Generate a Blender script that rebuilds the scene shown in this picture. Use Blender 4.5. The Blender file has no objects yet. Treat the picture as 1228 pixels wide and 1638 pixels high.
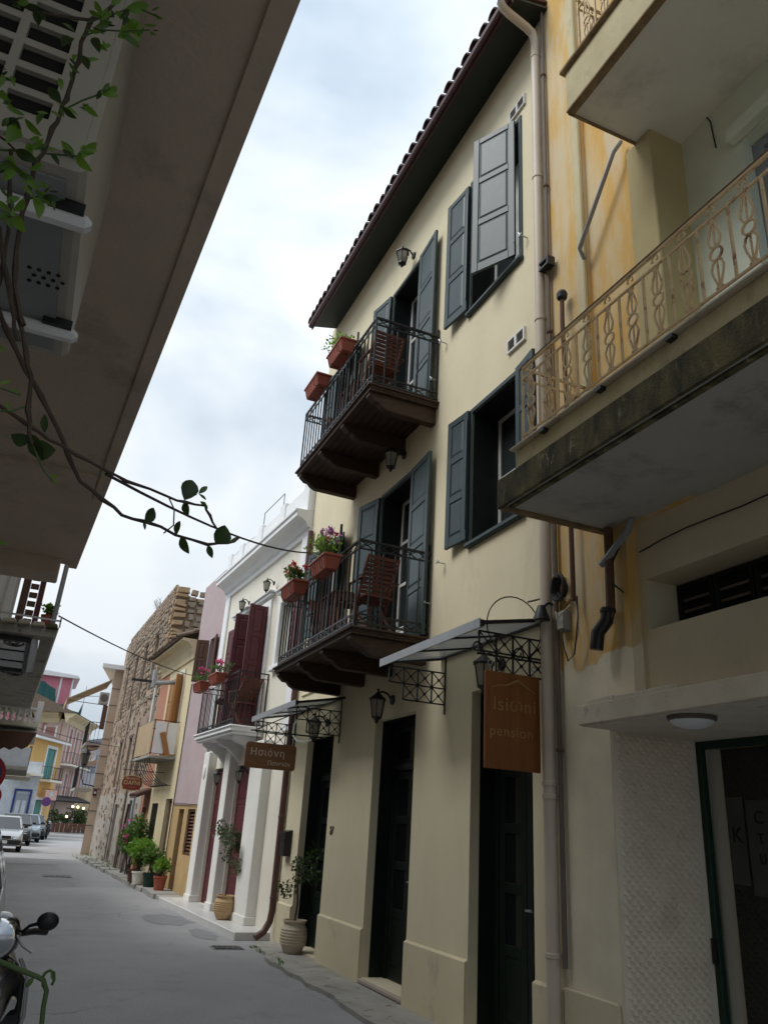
import bpy, bmesh, math, random
from mathutils import Vector, Matrix
rnd = random.Random(7)
SC = bpy.context.scene
COL = SC.collection
R = math.radians

# ------------------------------------------------------------------ camera
cam_d = bpy.data.cameras.new("camera"); cam = bpy.data.objects.new("camera", cam_d); COL.objects.link(cam)
F_PX = 1245.0
cam_d.sensor_fit = 'VERTICAL'; cam_d.sensor_height = 36.0; cam_d.lens = 36.0 * F_PX / 1638.0
cam_d.clip_start = 0.05; cam_d.clip_end = 2000
up = Vector((196, 3009, -F_PX)).normalized()
st = Vector((-584, -477, -F_PX)); st = (st - up * st.dot(up)).normalized()
rt = st.cross(up)
M3 = Matrix((rt, st, up))          # rows: world axes seen from the camera
cam.matrix_world = Matrix.Translation((0, 0, 1.6)) @ M3.to_4x4()
SC.camera = cam

# ------------------------------------------------------------------ sky, sun, exposure
W = bpy.data.worlds.new("World"); SC.world = W; W.use_nodes = True
nt = W.node_tree; N = nt.nodes; L = nt.links; N.clear()
SUN_EL, SUN_AZ = R(50), R(-84)     # azimuth measured from +Y towards +X
sky = N.new("ShaderNodeTexSky"); sky.sky_type = 'NISHITA'; sky.sun_disc = False
sky.sun_elevation = SUN_EL; sky.sun_rotation = SUN_AZ
tc = N.new("ShaderNodeTexCoord")
mp = N.new("ShaderNodeMapping"); mp.inputs['Scale'].default_value = (1, 1, 1.7)
n1 = N.new("ShaderNodeTexNoise"); n1.inputs['Scale'].default_value = 1.7; n1.inputs['Detail'].default_value = 5; n1.inputs['Roughness'].default_value = .5
n1.inputs['Distortion'].default_value = .3
cr = N.new("ShaderNodeValToRGB")
cr.color_ramp.elements[0].position = .43; cr.color_ramp.elements[0].color = (3.2, 3.95, 4.75, 1)
cr.color_ramp.elements[1].position = .62; cr.color_ramp.elements[1].color = (6.4, 6.75, 7.0, 1)
sx = N.new("ShaderNodeSeparateXYZ")
mr = N.new("ShaderNodeMapRange"); mr.inputs['From Min'].default_value = .0; mr.inputs['From Max'].default_value = .9
mr.inputs['To Min'].default_value = .85; mr.inputs['To Max'].default_value = 1.35
vm = N.new("ShaderNodeVectorMath"); vm.operation = 'SCALE'
mx = N.new("ShaderNodeMix"); mx.data_type = 'RGBA'; mx.inputs['Factor'].default_value = .95
bg = N.new("ShaderNodeBackground"); bg.inputs['Strength'].default_value = .1
ow = N.new("ShaderNodeOutputWorld")
L.new(tc.outputs['Generated'], mp.inputs['Vector']); L.new(mp.outputs[0], n1.inputs['Vector'])
zr = N.new("ShaderNodeMapRange"); zr.inputs['From Min'].default_value = .45; zr.inputs['From Max'].default_value = .85; zr.inputs['To Min'].default_value = -.01; zr.inputs['To Max'].default_value = .11
za = N.new("ShaderNodeMath"); za.operation = 'ADD'
L.new(sx.outputs['Z'], zr.inputs['Value']); L.new(n1.outputs['Fac'], za.inputs[0]); L.new(zr.outputs[0], za.inputs[1]); L.new(za.outputs[0], cr.inputs['Fac']); L.new(tc.outputs['Generated'], sx.inputs[0])
L.new(sx.outputs['Z'], mr.inputs['Value']); L.new(cr.outputs['Color'], vm.inputs[0]); L.new(mr.outputs[0], vm.inputs['Scale'])
L.new(sky.outputs[0], mx.inputs[6]); L.new(vm.outputs[0], mx.inputs[7])
L.new(mx.outputs[2], bg.inputs['Color']); L.new(bg.outputs[0], ow.inputs[0])

sd = bpy.data.lights.new("sun", 'SUN'); sd.energy = 1.5; sd.angle = R(28); sd.color = (1, .99, .965)
so = bpy.data.objects.new("sun", sd); COL.objects.link(so)
sdir = Vector((math.sin(SUN_AZ) * math.cos(SUN_EL), math.cos(SUN_AZ) * math.cos(SUN_EL), math.sin(SUN_EL)))
so.rotation_euler = sdir.to_track_quat('Z', 'Y').to_euler(); so.location = (0, 0, 30)

SC.view_settings.view_transform = 'Standard'; SC.view_settings.look = 'None'
SC.view_settings.exposure = .56; SC.cycles.diffuse_bounces = 6; SC.cycles.max_bounces = 12; SC.view_settings.gamma = 1; SC.view_settings.use_curve_mapping = False

# ------------------------------------------------------------------ materials
def mat(name, c, rough=.85, c2=None, scale=3., amt=.5, bump=.0, bscale=60., metal=0., spec=.4, detail=6, stretch=None, c3=None, c3scale=.7, c3lo=.55, c3hi=.7, coat=0., emit=None):
    """procedural: base colour mottled with c2 through noise, optional stains c3, fine bump"""
    m = bpy.data.materials.new(name); m.use_nodes = True
    t = m.node_tree; b = t.nodes["Principled BSDF"]; o = t.nodes["Material Output"]
    b.inputs['Roughness'].default_value = rough; b.inputs['Metallic'].default_value = metal
    b.inputs['Specular IOR Level'].default_value = spec
    if coat: b.inputs['Coat Weight'].default_value = coat; b.inputs['Coat Roughness'].default_value = .05
    g = t.nodes.new("ShaderNodeNewGeometry")
    mpn = t.nodes.new("ShaderNodeMapping")
    if stretch: mpn.inputs['Scale'].default_value = stretch
    t.links.new(g.outputs['Position'], mpn.inputs['Vector'])
    n = t.nodes.new("ShaderNodeTexNoise"); n.inputs['Scale'].default_value = scale; n.inputs['Detail'].default_value = detail; n.inputs['Roughness'].default_value = .62
    t.links.new(mpn.outputs[0], n.inputs['Vector'])
    if c2 is None: c2 = tuple(x * .82 for x in c)
    rp = t.nodes.new("ShaderNodeValToRGB")
    rp.color_ramp.elements[0].position = .5 - .5 * amt * .5; rp.color_ramp.elements[0].color = (*c2, 1)
    rp.color_ramp.elements[1].position = .5 + .5 * amt * .5; rp.color_ramp.elements[1].color = (*c, 1)
    t.links.new(n.outputs['Fac'], rp.inputs['Fac'])
    out = rp.outputs['Color']
    if c3 is not None:
        n3 = t.nodes.new("ShaderNodeTexNoise"); n3.inputs['Scale'].default_value = c3scale; n3.inputs['Detail'].default_value = 8; n3.inputs['Roughness'].default_value = .7
        t.links.new(mpn.outputs[0], n3.inputs['Vector'])
        r3 = t.nodes.new("ShaderNodeMapRange"); r3.inputs['From Min'].default_value = c3lo; r3.inputs['From Max'].default_value = c3hi
        t.links.new(n3.outputs['Fac'], r3.inputs['Value'])
        mx3 = t.nodes.new("ShaderNodeMix"); mx3.data_type = 'RGBA'
        t.links.new(r3.outputs[0], mx3.inputs['Factor']); t.links.new(out, mx3.inputs[6]); mx3.inputs[7].default_value = (*c3, 1)
        out = mx3.outputs[2]
    t.links.new(out, b.inputs['Base Color'])
    if bump:
        nb = t.nodes.new("ShaderNodeTexNoise"); nb.inputs['Scale'].default_value = bscale; nb.inputs['Detail'].default_value = 4
        t.links.new(g.outputs['Position'], nb.inputs['Vector'])
        bp = t.nodes.new("ShaderNodeBump"); bp.inputs['Strength'].default_value = bump; bp.inputs['Distance'].default_value = .007
        t.links.new(nb.outputs['Fac'], bp.inputs['Height']); t.links.new(bp.outputs[0], b.inputs['Normal'])
        if rough >= .88:
            nw = t.nodes.new("ShaderNodeTexNoise"); nw.inputs['Scale'].default_value = 4.5; nw.inputs['Detail'].default_value = 3
            bw = t.nodes.new("ShaderNodeBump"); bw.inputs['Strength'].default_value = .2; bw.inputs['Distance'].default_value = .02
            t.links.new(g.outputs['Position'], nw.inputs['Vector']); t.links.new(nw.outputs['Fac'], bw.inputs['Height']); t.links.new(bw.outputs[0], bp.inputs['Normal'])
    if emit:
        b.inputs['Emission Color'].default_value = (*emit[0], 1); b.inputs['Emission Strength'].default_value = emit[1]
    return m

def glass_mat(name, tint=(.02, .025, .03), rough=.06, spec=.9):
    m = bpy.data.materials.new(name); m.use_nodes = True
    b = m.node_tree.nodes["Principled BSDF"]
    b.inputs['Base Color'].default_value = (*tint, 1); b.inputs['Roughness'].default_value = rough
    b.inputs['Specular IOR Level'].default_value = spec
    return m

def clear_glass(name, col=(.75, .85, .82), fac=.55, rough=.15):
    """translucent frosted sheet: mix of transparent, translucent and gloss"""
    m = bpy.data.materials.new(name); m.use_nodes = True
    t = m.node_tree; t.nodes.clear()
    o = t.nodes.new("ShaderNodeOutputMaterial"); tr = t.nodes.new("ShaderNodeBsdfTransparent"); tl = t.nodes.new("ShaderNodeBsdfTranslucent")
    gl = t.nodes.new("ShaderNodeBsdfGlossy"); df = t.nodes.new("ShaderNodeBsdfDiffuse")
    tr.inputs[0].default_value = (*col, 1); tl.inputs[0].default_value = (*col, 1); df.inputs[0].default_value = (*[x * .5 for x in col], 1)
    gl.inputs['Roughness'].default_value = rough
    a = t.nodes.new("ShaderNodeMixShader"); a.inputs[0].default_value = fac
    b = t.nodes.new("ShaderNodeMixShader"); b.inputs[0].default_value = .3
    c = t.nodes.new("ShaderNodeMixShader"); fr = t.nodes.new("ShaderNodeFresnel"); fr.inputs[0].default_value = 1.45
    t.links.new(tl.outputs[0], b.inputs[1]); t.links.new(df.outputs[0], b.inputs[2])
    t.links.new(tr.outputs[0], a.inputs[1]); t.links.new(b.outputs[0], a.inputs[2])
    t.links.new(fr.outputs[0], c.inputs[0]); t.links.new(a.outputs[0], c.inputs[1]); t.links.new(gl.outputs[0], c.inputs[2])
    t.links.new(c.outputs[0], o.inputs[0])
    return m

def leaf_mat(name, c, c2):
    m = mat(name, c, .45, c2, scale=25, amt=.8, spec=.5)
    t = m.node_tree; b = t.nodes["Principled BSDF"]; o = t.nodes["Material Output"]
    tl = t.nodes.new("ShaderNodeBsdfTranslucent"); tl.inputs[0].default_value = (c[0] * 2.2, c[1] * 2.0, c[2] * 1.2, 1)
    mxs = t.nodes.new("ShaderNodeMixShader"); mxs.inputs[0].default_value = .35
    t.links.new(b.outputs[0], mxs.inputs[1]); t.links.new(tl.outputs[0], mxs.inputs[2]); t.links.new(mxs.outputs[0], o.inputs[0])
    return m

M = {}
M['cream'] = mat('cream_stucco', (.745, .668, .475), .9, (.69, .613, .43), 1.4, .8, .3, 140, stretch=(1.5, 1.5, .55), c3=(.58, .52, .365), c3scale=1.6, c3lo=.57, c3hi=.82)
M['cream_plinth'] = mat('cream_plinth', (.71, .625, .43), .9, (.64, .56, .385), 2, .9, .3, 110, c3=(.40, .35, .26), c3scale=2.6, c3lo=.56, c3hi=.80)
M['white'] = mat('white_paint', (.83, .84, .85), .8, (.77, .78, .78), 2, .8, .15, 80)
M['offwhite'] = mat('offwhite_stucco', (.78, .745, .645), .9, (.72, .68, .58), 1.5, .8, .25, 110, c3=(.60, .56, .47), c3scale=1.5, c3lo=.58, c3hi=.8)
M['pier'] = mat('pale_pier_plaster', (.80, .79, .74), .9, (.72, .71, .66), 1.8, .8, .25, 100)
M['pink'] = mat('pink_stucco', (.47, .37, .375), .9, (.40, .31, .315), 1.5, .9, .25, 80, c3=(.43, .385, .37), c3scale=1.2)
M['yellow'] = mat('pale_yellow_stucco', (.70, .60, .39), .9, (.60, .50, .31), 1.4, .9, .25, 80, c3=(.50, .43, .31), c3scale=1.6)
M['ochre_dado'] = mat('ochre_dado', (.50, .34, .15), .9, (.38, .26, .13), 3, .9, .3, 60)
M['ochre'] = mat('weathered_ochre_wall', (.66, .41, .12), .92, (.66, .53, .32), 1.5, .34, .4, 120, stretch=(2.4, 2.4, .5), c3=(.62, .53, .40), c3scale=2.2, c3lo=.51, c3hi=.70)
M['ochre_low'] = mat('lower_cream_wall', (.70, .62, .45), .92, (.62, .55, .40), 1.6, .8, .3, 100, c3=(.46, .39, .28), c3scale=2.4, c3lo=.58, c3hi=.8)
M['ochre_band'] = mat('dirty_yellow_band', (.62, .55, .36), .92, (.52, .45, .27), 3, .7, .3, 60, stretch=(1, 1, .6), c3=(.30, .26, .16), c3scale=2.6, c3lo=.55, c3hi=.72)
M['moss'] = mat('mossy_concrete', (.17, .145, .07), .97, (.045, .043, .028), 6.5, .5, .9, 60, stretch=(1, 1, .45), c3=(.42, .38, .28), c3scale=13, c3lo=.61, c3hi=.70)
M['moss_thin'] = mat('rust_stained_edge', (.34, .24, .13), .95, (.16, .11, .06), 6, .7, .4, 45)
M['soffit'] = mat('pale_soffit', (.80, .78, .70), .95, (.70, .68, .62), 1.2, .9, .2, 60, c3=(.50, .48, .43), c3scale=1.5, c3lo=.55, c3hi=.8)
M['loggia'] = mat('pale_green_wall', (.72, .77, .66), .9, (.62, .68, .58), 1.6, .9, .2, 90)
M['olive_pillar'] = mat('olive_pillar', (.50, .42, .22), .9, (.44, .36, .19), 2, .8, .2, 60)
M['mesh_plaster'] = mat('diamond_plaster', (.84, .76, .63), .9, (.78, .70, .57), 4, .8, .1, 120, c3=(.55, .48, .38), c3scale=3, c3lo=.58, c3hi=.8)
M['canopy_paint'] = mat('flaking_white_concrete', (.74, .68, .56), .92, (.64, .58, .47), 4, .8, .5, 80, c3=(.34, .30, .22), c3scale=5, c3lo=.6, c3hi=.7)
M['shutter'] = mat('dark_teal_paint', (.034, .058, .062), .46, (.026, .045, .048), 7, .8, .1, 90, spec=.42, c3=(.052, .074, .076), c3scale=3.5, c3lo=.6, c3hi=.75)
M['lining'] = mat('near_black_green_paint', (.010, .015, .013), .5, (.008, .011, .010), 5, .8, spec=.3)
M['green_door'] = mat('dark_green_door', (.009, .016, .012), .45, (.006, .011, .008), 5, .8, .05, 60, spec=.25)
M['maroon'] = mat('maroon_paint', (.105, .020, .027), .5, (.08, .015, .02), 4, .8, .05, 50)
M['maroon_pipe'] = mat('brown_red_pipe', (.115, .055, .045), .45, (.09, .04, .035), 6, .8)
M['fascia'] = mat('maroon_fascia', (.065, .022, .024), .5, (.045, .016, .018), 4, .8)
M['tile'] = mat('dark_red_roof_tile', (.12, .058, .048), .85, (.07, .038, .034), 9, .8, .4, 50)
M['oldtile'] = mat('old_clay_tile', (.24, .17, .12), .9, (.12, .10, .08), 8, .9, .5, 40)
M['darksoffit'] = mat('dark_green_soffit', (.022, .030, .026), .6, (.016, .022, .02), 2, .8)
M['darkwood'] = mat('dark_balcony_timber', (.075, .042, .024), .7, (.035, .02, .013), 4, .8, .3, 60, stretch=(3, 1, 8))
M['redwood'] = mat('red_brown_chair_wood', (.17, .055, .032), .5, (.11, .035, .022), 8, .8, .15, 60)
M['terracotta'] = mat('terracotta_plastic', (.36, .095, .055), .55, (.30, .075, .045), 4, .8)
M['clay'] = mat('clay_pot', (.52, .36, .20), .85, (.42, .28, .15), 5, .8, .3, 40)
M['clay_pale'] = mat('pale_clay_pot', (.58, .50, .38), .85, (.48, .40, .30), 5, .8, .3, 40)
M['iron'] = mat('black_iron', (.016, .017, .018), .45, (.012, .012, .013), 20, .8, spec=.5)
M['rail_cream'] = mat('cream_rusty_iron', (.70, .53, .31), .7, (.56, .40, .21), 12, .8, .2, 90, c3=(.22, .09, .04), c3scale=9, c3lo=.56, c3hi=.66)
M['rust'] = mat('rusty_iron', (.14, .07, .04), .8, (.09, .05, .03), 12, .8, .3, 60)
M['pipe_cream'] = mat('cream_drain_pipe', (.60, .52, .42), .5, (.55, .47, .38), 3, .8)
M['pipe_dark'] = mat('dark_conduit', (.16, .13, .11), .6, (.12, .10, .09), 5, .8)
M['pipe_grey'] = mat('grey_plastic_pipe', (.30, .31, .32), .45, (.25, .26, .27), 4, .8)
M['blackplastic'] = mat('black_plastic', (.018, .018, .02), .4, (.014, .014, .015), 10, .8)
M['cable'] = mat('dark_cable', (.02, .02, .022), .6)
M['pale_cable'] = mat('pale_cable', (.5, .46, .38), .6)
M['signwood'] = mat('varnished_sign_wood', (.27, .105, .032), .5, (.19, .068, .02), 2.2, .7, .08, 40, stretch=(5, 5, .5), spec=.3, c3=(.15, .058, .02), c3scale=1.6, c3lo=.52, c3hi=.7)
M['signwood_d'] = mat('weathered_sign_wood', (.28, .135, .06), .6, (.19, .085, .04), 4, .9, .2, 40, stretch=(1, 1, 6))
M['carve'] = mat('carved_letter', (.40, .22, .09), .8)
M['chalk'] = mat('pale_letter_paint', (.72, .62, .48), .8)
M['metal'] = mat('galvanised_metal', (.45, .46, .47), .4, (.38, .39, .4), 8, .8, metal=.6)
M['frost'] = clear_glass('frosted_awning_glass', (.82, .84, .83))
M['lampglass'] = clear_glass('lantern_glass', (.8, .78, .7), .6, .1)
M['pane'] = glass_mat('window_glass', (.008, .009, .010), .05, .7)
M['pane_grey'] = glass_mat('hazy_window_glass', (.025, .03, .032), .08, .7)
M['pane_reflect'] = glass_mat('pale_reflection_glass', (.55, .58, .60), .12, .7)  # whitish reflection painted into the pane colour
M['curtain'] = mat('white_curtain', (.72, .72, .70), .9, (.6, .6, .6), 12, .8, stretch=(6, 6, .4))
M['marble'] = mat('white_marble_step', (.66, .65, .62), .35, (.58, .57, .55), 4, .8)
M['sillstone'] = mat('pinkish_sill_stone', (.46, .38, .32), .6, (.38, .31, .26), 6, .8)
M['winwhite'] = mat('white_window_frame', (.74, .74, .72), .5)
M['asphalt'] = mat('worn_asphalt', (.365, .362, .366), .88, (.295, .293, .297), .8, .9, .8, 160, c3=(.22, .22, .222), c3scale=.6, c3lo=.58, c3hi=.74)
def road_wear(m):
    t = m.node_tree; b_ = t.nodes["Principled BSDF"]; src = b_.inputs['Base Color'].links[0].from_socket; g_ = t.nodes.new("ShaderNodeNewGeometry")
    def mixc(fac, col, src):
        x = t.nodes.new("ShaderNodeMix"); x.data_type = 'RGBA'; t.links.new(fac, x.inputs['Factor']); t.links.new(src, x.inputs[6]); x.inputs[7].default_value = (*col, 1); return x.outputs[2]
    def rng(sock, a_, b2, c_, d_):
        r = t.nodes.new("ShaderNodeMapRange"); t.links.new(sock, r.inputs['Value']); r.inputs['From Min'].default_value = a_; r.inputs['From Max'].default_value = b2; r.inputs['To Min'].default_value = c_; r.inputs['To Max'].default_value = d_; return r.outputs[0]
    sp = t.nodes.new("ShaderNodeTexNoise"); sp.inputs['Scale'].default_value = 75; sp.inputs['Detail'].default_value = 3; t.links.new(g_.outputs['Position'], sp.inputs['Vector'])
    src = mixc(rng(sp.outputs['Fac'], .52, .70, 0, .55), (.50, .50, .49), src); src = mixc(rng(sp.outputs['Fac'], .46, .32, 0, .6), (.13, .13, .135), src)
    nd = t.nodes.new("ShaderNodeTexNoise"); nd.inputs['Scale'].default_value = 1.6; nd.inputs['Detail'].default_value = 6; t.links.new(g_.outputs['Position'], nd.inputs['Vector'])
    ad = t.nodes.new("ShaderNodeMix"); ad.data_type = 'VECTOR'; ad.inputs['Factor'].default_value = .45; t.links.new(g_.outputs['Position'], ad.inputs[4]); t.links.new(nd.outputs['Color'], ad.inputs[5])
    vo = t.nodes.new("ShaderNodeTexVoronoi"); vo.feature = 'DISTANCE_TO_EDGE'; vo.inputs['Scale'].default_value = 1.1; t.links.new(ad.outputs[1], vo.inputs['Vector'])
    mk = t.nodes.new("ShaderNodeTexNoise"); mk.inputs['Scale'].default_value = .35; t.links.new(g_.outputs['Position'], mk.inputs['Vector'])
    mu = t.nodes.new("ShaderNodeMath"); mu.operation = 'MULTIPLY'; t.links.new(rng(vo.outputs['Distance'], .003, .012, .5, 0), mu.inputs[0]); t.links.new(rng(mk.outputs['Fac'], .53, .62, 0, 1), mu.inputs[1])
    src = mixc(mu.outputs[0], (.09, .09, .09), src)
    st2 = t.nodes.new("ShaderNodeTexNoise"); st2.inputs['Scale'].default_value = 2.3; st2.inputs['Detail'].default_value = 7; st2.inputs['Roughness'].default_value = .65; t.links.new(g_.outputs['Position'], st2.inputs['Vector'])
    src = mixc(rng(st2.outputs['Fac'], .58, .76, 0, .5), (.17, .16, .14), src)
    t.links.new(src, b_.inputs['Base Color'])
road_wear(M['asphalt'])
M['patch'] = mat('asphalt_patch', (.27, .272, .28), .9, (.22, .222, .23), 3, .9, .8, 160)
M['concrete'] = mat('worn_concrete', (.42, .40, .36), .92, (.29, .28, .25), 3, .9, .6, 40, c3=(.13, .125, .11), c3scale=4.5, c3lo=.56, c3hi=.66)
M['paving'] = mat('pavement_slab', (.36, .35, .32), .9, (.28, .27, .25), 4, .9, .4, 50)
M['soil'] = mat('dark_soil', (.04, .028, .02), 1.)
M['ground'] = mat('dusty_ground', (.17, .165, .155), .95, (.13, .125, .12), .3, .9)
M['leaf'] = leaf_mat('bright_leaf', (.13, .26, .035), (.08, .18, .025))
M['leaf_dark'] = leaf_mat('dark_leaf', (.030, .060, .018), (.02, .042, .013))
M['leaf_mid'] = leaf_mat('mid_leaf', (.07, .15, .03), (.04, .095, .02))
M['olive_leaf'] = leaf_mat('olive_leaf', (.085, .105, .065), (.05, .07, .04))
M['bark'] = mat('bark', (.10, .075, .055), .9, (.06, .045, .035), 20, .8, .4, 80)
M['stem'] = mat('brown_vine_stem', (.085, .060, .045), .75, (.05, .035, .028), 30, .8, .3, 120)
M['greenstem'] = mat('green_stem', (.07, .12, .035), .6)
M['petal_red'] = mat('red_petal', (.75, .02, .03), .6, (.6, .01, .02), 30)
M['petal_pink'] = mat('pink_petal', (.80, .14, .36), .6, (.7, .10, .28), 30)
M['petal_lilac'] = mat('lilac_petal', (.62, .30, .58), .6, (.55, .22, .5), 30)
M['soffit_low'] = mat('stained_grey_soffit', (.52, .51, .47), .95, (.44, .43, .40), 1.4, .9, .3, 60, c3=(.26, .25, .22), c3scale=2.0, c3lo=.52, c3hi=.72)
M['leftsoffit'] = mat('brown_grey_soffit', (.66, .545, .43), .95, (.55, .45, .355), 1.6, .9, .4, 60, c3=(.33, .265, .205), c3scale=1.5, c3lo=.54, c3hi=.74)
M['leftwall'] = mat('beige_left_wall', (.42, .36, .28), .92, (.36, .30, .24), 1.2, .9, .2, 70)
M['acwhite'] = mat('aged_white_steel', (.46, .44, .38), .5, (.38, .36, .31), 3, .8)
M['stone'] = mat('warm_rubble_stone', (.37, .285, .20), .95, (.24, .185, .135), 3.2, .9, .9, 26, c3=(.46, .39, .30), c3scale=2.1, c3lo=.55, c3hi=.62)
M['stone2'] = mat('brown_rubble_stone', (.32, .27, .21), .95, (.22, .185, .145), 4, .9, .9, 26)
M['stone3'] = mat('ochre_cut_stone', (.48, .34, .20), .95, (.36, .25, .15), 5, .8, .6, 26)
M['mortar'] = mat('crumbling_mortar', (.36, .265, .195), .97, (.26, .195, .145), 4, .9, .9, 30, c3=(.42, .36, .29), c3scale=1.6, c3lo=.52, c3hi=.62)
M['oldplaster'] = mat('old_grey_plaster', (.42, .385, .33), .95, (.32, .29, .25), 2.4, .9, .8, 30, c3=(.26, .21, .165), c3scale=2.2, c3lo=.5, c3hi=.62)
M['brick'] = mat('orange_red_brick', (.46, .22, .14), .95, (.38, .17, .11), 14, .8, .4, 60)
M['peach'] = mat('peach_stucco', (.60, .46, .35), .9, (.53, .40, .30), 1.5, .8)
M['orangewall'] = mat('orange_yellow_stucco', (.72, .46, .17), .9, (.66, .40, .14), 1.2, .8)
M['teal'] = mat('teal_shutter', (.10, .29, .27), .6, (.085, .25, .24), 4, .8)
M['stripered'] = mat('faded_red_render', (.42, .21, .19), .9, (.36, .18, .16), 2, .8)
M['stripepale'] = mat('pale_pink_render', (.58, .44, .38), .9, (.52, .39, .33), 2, .8)
M['hotpink'] = mat('bright_pink_wall', (.62, .23, .28), .9, (.55, .19, .24), 2, .8)
M['net'] = mat('green_scaffold_net', (.035, .12, .11), .9, (.02, .075, .075), 1.2, .9, stretch=(4, 4, .5))
M['bluewhite'] = mat('bluish_white_wall', (.58, .62, .66), .9)
M['greyblue'] = mat('grey_blue_paint', (.30, .34, .38), .6, (.25, .29, .33), 4, .8)
M['brownwood'] = mat('brown_door_wood', (.12, .055, .035), .6, (.085, .04, .026), 5, .8, .1, 40, stretch=(6, 6, .8))
M['tanwood'] = mat('orange_tan_wood', (.40, .19, .07), .6, (.32, .15, .055), 5, .8, .1, 40, stretch=(5, 5, .8))
M['canvas'] = mat('tan_canvas', (.47, .35, .22), .9, (.40, .30, .18), 3, .8, .15, 40)
M['redsign'] = mat('deep_red_sign', (.26, .045, .025), .5)
M['gold'] = mat('cream_gold_paint', (.70, .55, .28), .5)
M['signred'] = mat('traffic_red', (.45, .02, .03), .4)
M['signblue'] = mat('traffic_blue', (.025, .05, .22), .4)
M['pinksign'] = mat('pale_pink_sign', (.70, .42, .36), .5)
M['purple'] = mat('violet_sign', (.15, .06, .25), .4)
M['carsilver'] = mat('silver_car_paint', (.50, .52, .54), .3, (.49, .51, .53), 2, metal=.5, coat=.8)
M['cardark'] = mat('black_car_paint', (.02, .024, .025), .28, coat=.8)
M['carblue'] = mat('pale_blue_car_paint', (.22, .29, .34), .3, metal=.4, coat=.8)
M['carnavy'] = mat('blue_grey_car_paint', (.045, .062, .088), .35, coat=.6)
M['carglass'] = glass_mat('car_glass', (.03, .035, .04), .04, 1.)
M['tyre'] = mat('tyre_rubber', (.016, .016, .016), .85)
M['rim'] = mat('wheel_rim', (.4, .4, .41), .35, metal=.8)
M['chrome'] = mat('chrome', (.75, .76, .78), .09, (.73, .74, .76), metal=1.)
M['scooter'] = mat('black_scooter_paint', (.012, .013, .016), .22, coat=.8)
M['scootersilver'] = mat('silver_scooter_trim', (.38, .40, .43), .28, metal=.6)
M['plate'] = mat('number_plate', (.7, .7, .68), .5)
M['headglass'] = clear_glass('headlight_glass', (.9, .92, .95), .2, .03)
M['bulb'] = mat('lit_bulb', (1, .85, .5), .4, emit=((1, .78, .36), 3.2))
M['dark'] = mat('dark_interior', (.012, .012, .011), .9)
M['greenframe'] = mat('green_steel_frame', (.008, .038, .024), .45)
M['darkgreenglass'] = glass_mat('door_glass', (.012, .014, .013), .05, .5)
M['reflect_panel'] = mat('reflection_panel_grey', (.075, .075, .068), .8)  # dim tone imitating a reflection in the entrance door

# ------------------------------------------------------------------ mesh building
class Fr:
    """facade frame: s along the facade, o out towards the street, z up"""
    def __init__(self, p, q):
        self.p = Vector((p[0], p[1], 0)); d = Vector((q[0] - p[0], q[1] - p[1], 0)); self.len = d.length; self.d = d.normalized()
        self.n = Vector((-self.d.y, self.d.x, 0))
    def __call__(self, s, o, z): return self.p + self.d * s + self.n * o + Vector((0, 0, z))
class WorldF:
    def __call__(self, x, y, z): return Vector((x, y, z))
WF = WorldF()

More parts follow.
